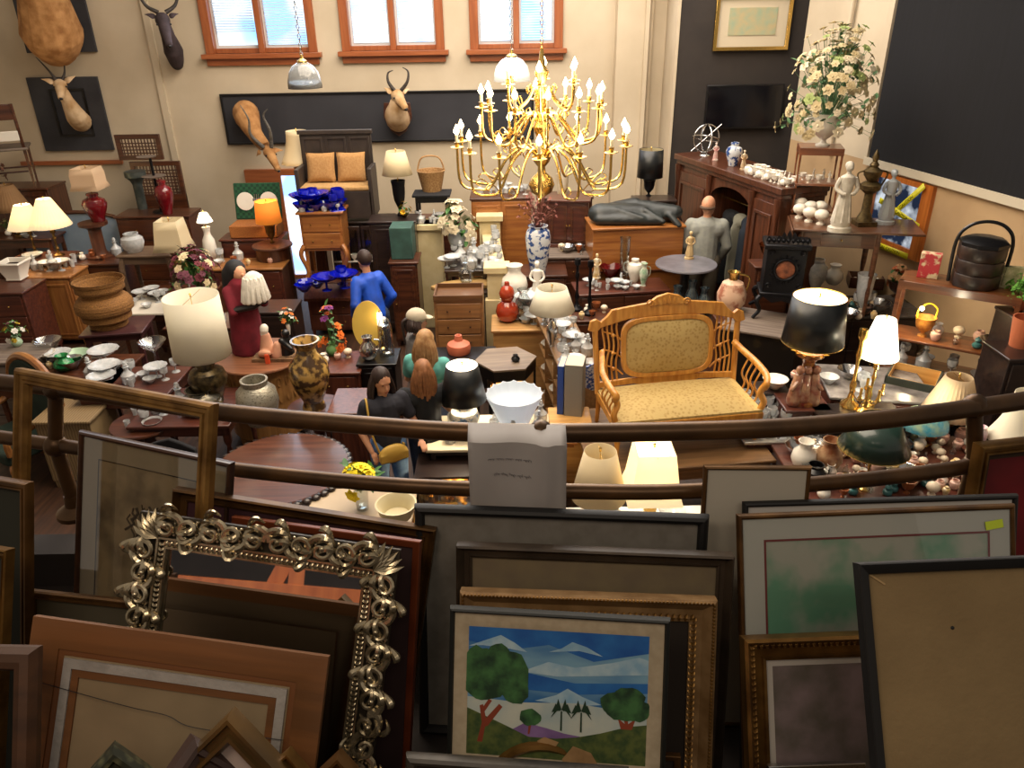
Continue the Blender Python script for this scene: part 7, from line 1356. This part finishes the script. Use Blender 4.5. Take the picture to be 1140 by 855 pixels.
# caution tape across the window
for i, ((xa, ya), (xb, yb), lab) in enumerate((((990, 247), (1036, 206), 'yellow caution tape strip rising to the right across the orange-framed window'), ((986, 222), (1030, 252), 'yellow caution tape strip falling to the right across the orange-framed window'), ((975, 268), (1018, 285), 'lower strip of yellow caution tape under the drop-leaf table'))):
    s0_, z0_ = rhit(xa, ya); s1_, z1_ = rhit(xb, yb); a_ = rw(s0_, .08 + .006 * i); b_ = rw(s1_, .08 + .006 * i); a_ = Vector((a_.x, a_.y, z0_)); b_ = Vector((b_.x, b_.y, z1_)); u_ = b_ - a_; Lt = u_.length; u_.normalize(); nn = Vector((RD.y, -RD.x, 0)); v_ = u_.cross(nn).normalized()
    t = thing('caution_tape', lab, 'tape', a_, group='caution tape'); m = MB(); hwid = .035
    m.add([v_ * hwid, -v_ * hwid, u_ * Lt - v_ * hwid, u_ * Lt + v_ * hwid] , [(0, 1, 2, 3)]); m.build('strip', pm('yellow_tape', 'd8d020', rough=.4), t, solid=.001)
    cu = bpy.data.curves.new('letters', 'FONT'); cu.body = 'CAUTION  CAUTION'; cu.size = .055; cu.extrude = .0006; tc_ = bpy.data.objects.new('tmp_text', cu); COL.objects.link(tc_); bpy.context.view_layer.update(); me_ = bpy.data.meshes.new_from_object(tc_.evaluated_get(bpy.context.evaluated_depsgraph_get())); bpy.data.objects.remove(tc_); me_.materials.clear(); me_.materials.append(BLACK); tx = bpy.data.objects.new('letters', me_); COL.objects.link(tx); tx.parent = t
    uu = -u_ if u_.y > 0 else u_; st_ = Vector((0, 0, 0)) if uu == u_ else u_ * Lt
    up_ = nn.cross(uu); up_ = up_ if up_.z > 0 else -up_; 
    Mx = Matrix((uu, up_, nn)).transposed().to_4x4(); Mx.translation = st_ + uu * .04 - up_ * .02 + nn * .002; tx.matrix_local = Mx
# under the drop-leaf table
VX('glass_jar_large', 'large patterned glass jar under the drop-leaf table', 906, 318, .9, 288, 24, 'jar', CRYS, 'jar'); VX('cream_jug', 'white round jug on the counter under the drop-leaf table', 927, 316, .9, 294, 20, 'bulb', WHITE, 'jug')
bouquet('orange_flowers', 'orange artificial flowers in a dark wooden tub right of the drop-leaf table', S(998, 330, .9), .42, .16, [pm('orange_bloom', 'd0683a', 'e09a6a', rough=.8, scale=8), pm('peach_bloom', 'd8a878', rough=.8)], 20, 'urn', WALz, .2, .26, leafn=30, fs=.05, seed=24)
VX('cut_glass_vase', 'tall cut-crystal footed vase on the dark counter', 957, 350, .9, 304, 20, 'urn', CRYS, 'vase', n=24)
q = S(962, 318, .9); t = thing('open_box', 'open box of assorted trinkets below the drop-leaf table', 'box', (q.x, q.y, .9), R(-15)); m = MB(); m.bz(-.2, .2, -.14, .14, 0, .02); [m.bz(*b_) for b_ in ((-.2, .2, -.14, -.125, 0, .14), (-.2, .2, .125, .14, 0, .14), (-.2, -.185, -.14, .14, 0, .14), (.185, .2, -.14, .14, 0, .14))]; m.build('carton', WAL, t)
tk = [vase('porcelain_trinket', 'tmp tk', (0, 0, -5), .09, k, m_, cat='trinket', n=10) for k, m_ in (('bulb', WHITE), ('jar', pm('rose_glaze', 'cfa898', rough=.3)), ('urn', pm('copper_glaze', '9a5a34', rough=.3, metal=.4)), ('ginger', pm('gilt_white', '')), ('bowl', SILV), ('decanter', GLASS), ('gourd', pm('teal_glaze', '3a6a6a', rough=.3)), ('busts', pm('peach_glaze', 'dccab0', rough=.4)))]
scatter(tk, gridpts((q.x, q.y), .3, .2, 6, .92, seed=51, mind=.06), 'small trinket inside the open box under the drop-leaf table', 'trinkets in the open box', 3, .8, 1.1)
scatter(tk, gridpts(S(945, 352, .9), .5, .2, 7, .9, seed=52), 'small dark-lit trinket along the front of the dark counter', 'trinkets on the dark counter', 4)
# ---------------------------------------------------------------- stove, vase-lamp, painted chest
q = S(868, 352, 1.0); t = thing('cast_iron_stove', 'ornate black cast-iron parlour stove with round terracotta medallion and curved legs', 'stove', (q.x, q.y + .1, 1.0), R(-12)); h = HT(Vector((q.x, q.y + .1, 1.0)), 258); W = .42
m = MB(); m.bz(-W / 2, W / 2, -.15, .17, h * .30, h * .86); m.bz(-W / 2 - .03, W / 2 + .03, -.18, .2, h * .84, h * .90); m.bz(-W / 2 - .03, W / 2 + .03, -.18, .2, h * .27, h * .32); m.build('body', IRON, t, bevel=.012)
m = MB(); n = 28; rr = W * .27; cz = h * .6; m.tube([(rr * math.cos(2 * PI * k / n), -.16, cz + rr * math.sin(2 * PI * k / n)) for k in range(n + 1)], .014, 8)
for k in range(16): a = 2 * PI * k / 16; m.ball((rr * 1.3 * math.cos(a), -.155, cz + rr * 1.3 * math.sin(a)), .015, 6, 4)
for sx in (-1, 1):
    for sz in (-1, 1): m.tube([(sx * (W * .38) + .035 * (1 - j / 14) * math.cos(j * .7), -.16, cz + sz * h * .2 + .035 * (1 - j / 14) * math.sin(j * .7)) for j in range(14)], .008, 6)
m.build('relief', IRON, t)
m = MB(); m.ball((0, -.152, cz), (rr * .92, .012, rr * .92), 24, 8); m.build('medallion', pm('terracotta_relief', '9a5a3c', '4a2a20', rough=.7, scale=14), t, label='round terracotta medallion')
m = MB()
for k in range(9): x = (k - 4) * W / 8.5; m.leaf((x, -.1, h * .9), (x * .6, -.05, 1), .03, .10 + .04 * math.cos(k - 4), (0, -1, 0), .4); m.ball((x, -.1, h * .93), .022, 6, 5)
m.build('crown', IRON, t)
m = MB(); m.prism([(-W / 2, h * .28), (-.1, h * .20), (0, h * .23), (.1, h * .20), (W / 2, h * .28)], -.19, -.16, 'y'); m.build('skirt', IRON, t)
for sx in (-1, 1):
    for sy in (-1, 1): m = MB(); m.tube(cr([(sx * W * .45, sy * .13, h * .29), (sx * W * .62, sy * .19, h * .22), (sx * W * .52, sy * .17, h * .10), (sx * W * .68, sy * .22, .012)], 6), [.03, .026, .02, .016, .02], 8); m.build('leg', IRON, t)
q = S(840, 358, 1.0)
CX('painted_chest', 'black chest painted with worn gold flowers under the iron stove', 852, 358, 1.0, 80, .72, pm('painted_black_lacquer', '14110e', '4a3c22', rough=.4, scale=5, lo=.55, hi=.75), rows=0, foot=0, cat='chest', topm=GREYW, rz=R(-28))
m = MB(); q = S(826, 350, 1.0)
t = LPX('vase_jug', 'round pink-flowered pottery ewer with gold spout left of the stove', 815, 352, .95, 306, 305, 3, 3, 'white') if False else thing('painted_ewer', 'round pink-flowered white ewer with gilt neck left of the iron stove', 'ewer', S(812, 350, .95)); q = S(812, 350, .95); h = HT(q, 302); w_ = WD(q, 32) / 2
m = MB(); m.lathe([(0, 0), (w_ * .5, 0), (w_ * .45, h * .05), (w_ * .95, h * .3), (w_, h * .5), (w_ * .7, h * .75), (w_ * .3, h * .82), (0, h * .82)], 24); m.build('body', pm('pink_floral_glaze', 'd8b49a', 'a86a54', rough=.3, scale=10, lo=.5, hi=.62), t)
m = MB(); m.lathe([(w_ * .3, h * .8), (w_ * .28, h * .9), (w_ * .45, h * 1.0), (w_ * .35, h), (w_ * .2, h * .9)], 16); m.tube(cr([(w_ * .3, 0, h * .95), (w_ * 1.1, 0, h * .85), (w_ * .95, 0, h * .55)], 5), .012, 6); m.build('neck_and_handle', BRASS, t)
CX('ewer_stand', 'small dark table-like chest under the pink-flowered ewer', 812, 352, .95, 30, .35, WAL, rows=1, cat='chest')
q = S(905, 270, .9); VX('copper_pan', 'copper pan and pots on the floor-side shelf behind the man', 858, 290, 1.35, 272, 30, 'bowl', pm('copper', 'a86a34', rough=.25, metal=1), 'pan')
CX('rear_low_table', 'dark low chest behind the stove carrying the copper pan', 858, 292, 1.35, 40, .3, WAL, rows=2)
# ---------------------------------------------------------------- black shade lamp on lamp desk
CX('marble_desk', 'brown desk with grey marble slab top under the big black-shaded lamp', 972, 425, 1.0, 104, .7, MAH, rows=2, cols=2, cat='desk', topm=pm('veined_marble', '8a8480', '5c5654', rough=.2, scale=6), rz=R(-10))
q = S(893, 448, 1.0)
CX('lamp_plinth', 'dark square wooden plinth at the desk corner under the figural lamp', 893, 446, 1.0, 46, .34, MAH, rows=0, foot=.05, cat='plinth')
q = S(893, 447, 1.0); hb = HT(q, 379); hs = HT(q, 328) - hb
t = lamp('figural_lamp', 'large lit lamp with black tapered shade and red-brown figural porcelain base', q, hb, hs, WD(q, 64) / 2, WD(q, 54) / 2, 'black', 'column', pm('red_gold_porcelain', '6a2420', 'a8743a', rough=.2, coat=.5, scale=18), 'cone', 38, WD(q, 30), rim=BRASS, col=(1, .8, .55))
m = MB(); random.seed(8)
for sx, z0_ in ((-.10, 0), (.07, 0), (-.02, .03)):
    m.cap_tube((sx, -.05, .04 + z0_), (sx * .8, -.04, hb * .45), .065, .045, 12); m.ball((sx * .8, -.05, hb * .58), .04, 10, 8); m.cap_tube((sx * .8, -.06, hb * .42), (sx * 1.5, -.1, hb * .3), .022, .02, 8)
m.build('figures', pm('figure_glaze', '7a2c24', 'b0886a', rough=.25, coat=.5, scale=12), t)
m = MB()
for k in range(14): a = 2 * PI * k / 14; m.leaf((.06 * math.cos(a), .06 * math.sin(a), hb * .8), (math.cos(a), math.sin(a), .5), .03, .12)
m.build('gilt_leaves', pm('gilt_leaf', ''), t)
VX('white_bowl_small', 'low white dish left of the figural lamp base', 862, 432, 1.0, 421, 28, 'bowl', WHITE, 'dish')
CX('dish_stand', 'small dark stand under the low white dish beside the loveseat arm', 858, 430, 1.0, 30, .24, DRK, rows=1, cat='chest')
VX('tall_brass_stick', 'tall brass candlestick standing left of the small bright lamp', 945, 452, 1.0, 364, 20, 'stick', BRASS, 'candlestick')
LPX('bright_lamp', 'small brightly lit lamp with white pleated shade on tall brass stem', 966, 452, 1.0, 395, 352, 40, 20, 'litwhite', 'stick', BRASS, 'pleat', lit=26, bw=14, col=(1, .9, .75))
q = S(962, 458, 1.0); t = thing('brass_candelabra', 'brass candelabra with several short arms at the foot of the bright lamp', 'candelabra', q); m = MB(); m.lathe([(.07, 0), (.06, .02), (.015, .04), (.02, .12), (.012, .2), (.02, .24)], 14); m.build('stem', BRASS, t)
for k in range(5): a = 2 * PI * k / 5; m = MB(); m.tube(cr([(0, 0, .12), (.07 * math.cos(a), .07 * math.sin(a), .09), (.12 * math.cos(a), .12 * math.sin(a), .15)], 4), .006, 6); m.lathe([(.015, .15), (.022, .17), (.012, .19), (.012, .26)], 10, (.12 * math.cos(a), .12 * math.sin(a), 0)); m.build('candle_arm', BRASS, t)
q = S(962, 458, 1.0); CX('brass_shelf', 'dark side ledge of the desk below the brass candlesticks', 958, 462, 1.0, 90, .45, DRK, rows=1, cat='cabinet')
# open dark green box
q = S(1018, 418, 1.05); t = thing('open_wooden_box', 'open dark green box with pale wooden inside beside the bright lamp', 'box', (q.x, q.y, .8), R(-35)); W = WD(q, 52); H_ = .27
m = MB(); [m.bz(*b_) for b_ in ((-W / 2, W / 2, -.2, -.18, 0, H_), (-W / 2, W / 2, .18, .2, 0, H_), (-W / 2, -W / 2 + .02, -.2, .2, 0, H_), (W / 2 - .02, W / 2, -.2, .2, 0, H_))]; m.build('sides', pm('dark_green_paint', '1c241e', '2c3026', rough=.6, scale=8), t, bevel=.003); m = MB(); m.bz(-W / 2 + .02, W / 2 - .02, -.18, .18, .02, .04); m.build('bottom', LITE, t)
m = MB(); [m.bz(*b_) for b_ in ((-W / 2 + .02, W / 2 - .02, -.18, -.175, .04, H_), (-W / 2 + .02, W / 2 - .02, .175, .18, .04, H_), (-W / 2 + .02, -W / 2 + .025, -.18, .18, .04, H_), (W / 2 - .025, W / 2 - .02, -.18, .18, .04, H_))]; m.build('lining', LITE, t)
CX('box_table', 'dark table under the open green box', 1035, 432, .8, 70, .45, DRK, rows=1, cat='table')
# ---------------------------------------------------------------- shelf unit on the right with lacquer box
q = S(1070, 312, 1.75); t = thing('open_etagere', 'brown open wooden shelf stand carrying the lacquered picnic box', 'shelf stand', (q.x - .04, q.y - .08, .75), R(-34)); W, D, Hh = 1.02, .40, 1.0; EW = wood('etagere_wood', '5a3018', '7a4826', coat=.4)
for z in (.10, .42, Hh): m = MB(); m.bz(-W / 2, W / 2, -D / 2, D / 2, z - .025, z); m.build('shelf', EW, t, bevel=.005)
for sx in (-1, 1):
    for sy in (-1, 1): m = MB(); m.lathe([(.02, 0), (.03, Hh + (.0 if sy < 0 else .0))], 4, (sx * (W / 2 - .02), sy * (D / 2 - .02), 0), a0=PI / 4); m.build('post', EW, t)
m = MB(); m.bz(-W / 2, W / 2, D / 2 - .02, D / 2, Hh - .09, Hh - .02); m.bz(-W / 2, W / 2, -D / 2, -D / 2 + .02, Hh - .08, Hh - .02); m.build('rail', EW, t)
Et = t.location; Em = Matrix.Translation(Et) @ Matrix.Rotation(R(-34), 4, 'Z')
def onE(x, y, z): v = Em @ Vector((x, y, z)); return Vector((v.x, v.y, v.z))
chest('right_base_cabinet', 'dark base cabinet under the open shelf stand at the right', Et + Vector((0, 0, 0)), 1.1, .5, .75, DRK, rows=2, cols=2, cat='cabinet', rz=R(-34))
p = onE(.10, 0, Hh); t = thing('lacquer_picnic_box', 'black and brown tiered lacquer box with arched handle on the shelf stand', 'box', p, R(-20)); W = .40; LQ = pm('worn_lacquer', '1c1614', '3c2c24', rough=.35, scale=8)
for k in range(3): m = MB(); m.lathe([(W / 2 * 1.0, k * .13), (W / 2 * 1.03, k * .13 + .01), (W / 2 * 1.03, k * .13 + .12), (W / 2, k * .13 + .13)], 8, a0=PI / 8); m.build('tier', LQ, t, bevel=.005)
m = MB(); m.lathe([(W / 2 * 1.05, .39), (W / 2 * 1.05, .42), (W / 2 * .8, .45), (0, .46)], 8, a0=PI / 8); m.build('lid', BLACK, t)
m = MB(); m.tube(cr([(-W / 2 - .02, 0, .02), (-W / 2 - .03, 0, .4), (-W * .38, 0, .55), (0, 0, .6), (W * .38, 0, .55), (W / 2 + .03, 0, .4), (W / 2 + .02, 0, .02)], 6), .016, 8); m.build('handle', BLACK, t)
p = onE(-.30, .03, Hh); m = MB(); m.bz(-.09, .09, -.05, .05, 0, .24); tag(m.build('red_flowered_box', pm('red_rose_print', 'b8343a', 'd8c8a0', rough=.6, scale=14, lo=.5, hi=.6), bevel=.004), 'red and cream flower-printed box left of the lacquer box', 'box', loc=p, rz=R(-30))
p = onE(.36, .08, Hh); m = MB(); m.bz(-.1, .1, -.03, .03, 0, .2); tag(m.build('cream_printed_tin', pm('cream_print', 'c4bc94', '8a8a5c', rough=.6, scale=18)), 'cream printed box right of the lacquer box behind the fern', 'box', loc=p, rz=R(-20))
scatter(tk, [onE(x, y, .42) for x in (-.1, .08, .26, .4) for y in (-.08, .1)], 'small ornament on the middle shelf of the open shelf stand', 'ornaments on the shelf stand', 6, 1.0, 1.5)
scatter(KIT, [onE(x, y, .10) for x in (-.35, -.15, .1, .35) for y in (-.08, .1)], 'clear glass piece on the lowest shelf of the open shelf stand', 'glass on the shelf stand', 7, .9, 1.2)
p = onE(-.22, -.02, .42); t = thing('gold_basket_lamp', 'lit yellow lamp ornament with orange basket on the shelf stand', 'lamp', p); m = MB(); m.lathe(prof('urn', .2, .2), 20); m.build('basket', pm('orange_basket', 'c88a3a', 'a8682a', rough=.6, scale=30), t); m = MB(); m.ball((-.08, -.03, .30), .022); m.build('bulb', BULB, t); m = MB(); m.tube(cr([(-.09, 0, .18), (-.09, 0, .28), (0, 0, .34), (.09, 0, .28), (.09, 0, .18)], 4), .008, 6); m.build('handle', pm('yellow_flower_metal', 'e0c030', rough=.4), t)
light('shelf_glow', 'POINT', (p.x - .1, p.y - .12, p.z + .3), 8, (1, .8, .45), .02)
# fern, terracotta, dark small frame
bouquet('fern', 'bright green fern hanging in at the right edge above the clay pot', S(1134, 345, 1.6), .36, .18, [pm('fern_green', '5a9a3a', '7ab84e', rough=.7, scale=10)], 30, 'bulb', pm('terracotta', 'b0603c', rough=.8), .13, leafn=120, fs=.035, seed=27, leafm=pm('fern_green', ''))
VX('clay_pot', 'orange terracotta pot at the right edge below the fern', 1136, 385, 1.45, 352, 30, 'tumbler', pm('terracotta', ''), 'pot')
CX('plant_stand', 'dark cabinet at the right edge supporting the clay pot', 1140, 388, 1.45, 60, .4, DRK, rows=2, cat='cabinet')
CX('fern_stand', 'dark slim cabinet behind the clay pot supporting the fern', 1140, 346, 1.6, 40, .3, DRK, rows=0, doors=1, cat='cabinet')
t = thing('small_black_frame', 'small black framed grey picture standing at the right edge', 'picture frame', S(1124, 446, .95), R(-22)); m = MB(); sweep_rect(m, .34, .36, prof_of(.07, .03, 'step')); m.build('moulding', BLACK, t); m = MB(); m.bz(-.12, .12, -.012, 0, .05, .31); m.build('picture', pm('grey_relief', '7a7468', '5a564c', rough=.8, scale=12), t)
# ---------------------------------------------------------------- crystal tray and trinket table
TX('crystal_table', 'low table crowded with sparkling crystal under the loveseat arm', 858, 468, .82, 84, .75, MAH, topm=pm('mirror_tray', 'b8b4ac', rough=.15, metal=.6), apron=.1)
pr = []
for k in range(4):
    m = MB(); m.lathe([(0, 0), (.018 + .005 * k, .02), (.026, .045 + .008 * k), (.012, .075), (0, .085 + .01 * k)], 5 + k); o = m.build('crystal_prism', CRYS, smooth=False); tag(o, 'tmp prism', 'crystal', loc=(0, 0, -5)); pr.append(o)
q = S(858, 468, .82); scatter(pr + KIT[:1], gridpts((q.x, q.y), WD(q, 80), .7, 110, .82, seed=61, mind=.048), 'small cut crystal piece heaped on the tray table right of the loveseat', 'crystals on the tray table', 9, .7, 1.1)
q = S(1000, 520, .8); TX('trinket_table', 'dark table crowded with porcelain trinkets behind the right part of the rail', 1000, 520, .8, 250, .95, MAH, apron=.12)
scatter(tk, gridpts((q.x + .05, q.y), WD(q, 225), .82, 120, .8, seed=62, mind=.075), 'small porcelain or metal trinket crowded on the table behind the right part of the rail', 'trinkets behind the rail', 10, .7, 1.35)
p = S(959, 560, .8); LPX('green_tole_lamp', 'brass stemmed lamp with wide dark green cone shade behind the rail', 962, 545, .8, 496, 462, 74, 40, 'green', 'stick', BRASS, 'cone', bw=12, rim=BRASS)
LPX('fluted_shade_lamp', 'leaning beige fluted lampshade on a small lamp right of the green box', 1052, 480, .82, 458, 416, 58, 26, 'fluted', 'urn', BRASS, 'pleat', bw=20, lit=0)
q = S(1022, 492, .82); t = thing('stained_glass_lamp', 'low lamp with blue-green domed art glass shade', 'lamp', q); h = HT(q, 452); m = MB(); m.lathe([(.20, h * .5), (.19, h * .65), (.13, h * .85), (.03, h)], 24, cap=False); m.build('lamp_shade', pm('art_glass', '4a9aa8', 'b8c890', rough=.2, scale=14, trans=.3, emit=.15), t, solid=.004); m = MB(); m.lathe([(.09, 0), (.08, .015), (.02, .03), (.02, h * .9)], 14); m.build('lamp_base', BRASS, t)
LPX('white_bell_lamp', 'white bell lampshade at the right edge above the gold frame', 1128, 510, .85, 488, 434, 66, 34, 'white', 'urn', WHITE, 'bell', bw=16)
CX('right_end_table', 'dark table under the white bell lampshade at the right edge', 1125, 512, .85, 70, .5, MAH, rows=1)
VX('white_pitcher', 'white glazed pitcher with curled handle behind the rail', 893, 520, .8, 490, 28, 'bulb', WHITE, 'pitcher', handles=1); VX('brown_pitcher', 'brown and cream jug right of the white pitcher', 920, 522, .8, 488, 30, 'bulb', pm('brown_cream_glaze', '7a4424', 'd0b48c', rough=.3, scale=6), 'jug', handles=1)
VX('pink_vase', 'pink and white tall vase among the trinkets near the gold frame', 1082, 512, .8, 472, 16, 'tall', pm('pink_white_glaze', 'b06a90', 'e0d8d0', rough=.3, scale=8), 'vase')
VX('black_hat_box', 'round black lidded pot under the white pitcher', 905, 538, .8, 516, 28, 'jar', BLACK, 'pot')
light('trinket_glow', 'POINT', (S(1010, 490, .8).x, S(1010, 490, .8).y - .05, 1.25), 10, (1, .85, .6), .05)
# ---------------------------------------------------------------- shades just beyond the rail, centre
LPX('cone_shade_lamp', 'unlit lamp with plain cream cone shade just beyond the lower rail', 665, 585, .75, 552, 502, 60, 34, 'cream', 'urn', BRASS, 'cone', bw=18)
LPX('square_shade_lamp', 'lit lamp with square bell-shaped cream shade just beyond the rail', 722, 585, .75, 548, 497, 66, 44, 'lit', 'urn', BRASS, 'rect', lit=24, bw=18, col=(1, .82, .55))
CX('pine_sideboard', 'orange wooden sideboard with white cloth below the loveseat table', 715, 588, .75, 190, .55, PINE, rows=2, cols=2, cat='sideboard', topm=pm('white_linen', ''))
# ---------------------------------------------------------------- fillers that close the aisles on the far left and centre
CX('dark_dresser', 'dark wood dresser with clutter left of the aisle behind the drum table', 232, 356, .85, 80, .5, WAL, rows=3)
p = S(232, 356, .85); scatter(KIT + tk[:4], gridpts(p, .8, .4, 9, .85, seed=71), 'small glass or china piece on the dark dresser behind the white drum shade', 'pieces on the dark dresser', 21)
CX('writing_table', 'dark cabinet beneath the bright doorway behind the robed doll', 305, 340, .9, 50, .45, DRK, rows=2)
CX('dark_low_cabinet', 'dark low cabinet in the far corner right of the orange chest', 830, 262, 1.0, 40, .4, DRK, rows=2)

# more clutter on bare tops
def clut(px, py, z, w, d, n, pro, label, grp, seed, a=.8, b=1.3, mind=.085, rz=0):
    scatter(pro, gridpts(S(px, py, z), w, d, n, z, rz, seed, mind), label, grp, seed, a, b)
clut(104, 288, 1.0, .6, .3, 7, KIT + tk[:3], 'small glass or china piece on the long dark buffet beside the red jar lamp', 'pieces on the dark buffet', 81)
clut(262, 293, 1.0, 1.2, .3, 10, KIT[:3] + tk[:4], 'small ornament along the long sideboard between the small lamps', 'ornaments on the long sideboard', 82)
clut(215, 456, .78, .8, .4, 9, KIT + tk[3:6], 'small dish or ornament around the foot of the big white-shaded lamp', 'pieces round the big lamp', 83)
clut(628, 282, 1.1, .9, .3, 9, tk, 'small ornament on the dark drawer sideboard below the clock-like cabinet', 'ornaments on the drawer sideboard', 84)
clut(650, 350, .75, .6, .3, 8, KIT + tk, 'small ornament beside the two tall black candlesticks', 'ornaments by the candlesticks', 85)
clut(925, 430, 1.0, .7, .5, 9, KIT[:2] + tk, 'small piece on the marble-topped desk by the figural lamp', 'pieces on the marble desk', 86)
clut(950, 345, .9, .5, .3, 12, tk + KIT[:2], 'small piece along the dark counter under the raised table leaf', 'pieces on the dark counter', 87, 1, 1.6)
clut(550, 482, .78, 1.0, .4, 12, KIT + tk[:5], 'small china or glass piece on the cream-topped lamp table', 'pieces on the lamp table', 88, .7, 1)
clut(72, 412, .85, 1.1, .6, 16, KIT + tk[:6], 'small glass or china piece crowding the low table at left', 'pieces on the low left table', 89, .9, 1.4)
clut(20, 262, 1.15, .9, .3, 5, KIT + tk[:6], 'small ornament on the far left console table', 'ornaments on the far left console', 90)
clut(580, 340, .95, .5, .35, 10, [k for k in tk if 1][:1] + KIT, 'glass or white china piece on the small table behind the gourd vase', 'pieces behind the gourd vase', 91, 1, 1.5)
clut(580, 356, .85, .5, .3, 7, KIT, 'clear glass piece beside the gourd vase on the pale pine chest', 'glass on the pine chest', 92)
clut(375, 398, .8, .3, .3, 4, tk, 'small ornament beside the orange and purple flower pot', 'ornaments by the flower pot', 93)
clut(364, 320, .8, .55, .3, 6, KITB, 'dark blue glass dish stacked under the honey oak chest', 'blue dishes under the oak chest', 94, 1.2, 1.6, .12)
clut(715, 592, .75, 1.3, .4, 12, KIT + tk, 'small piece on the white cloth of the orange sideboard by the shades', 'pieces on the white cloth', 95)
drop_protos()
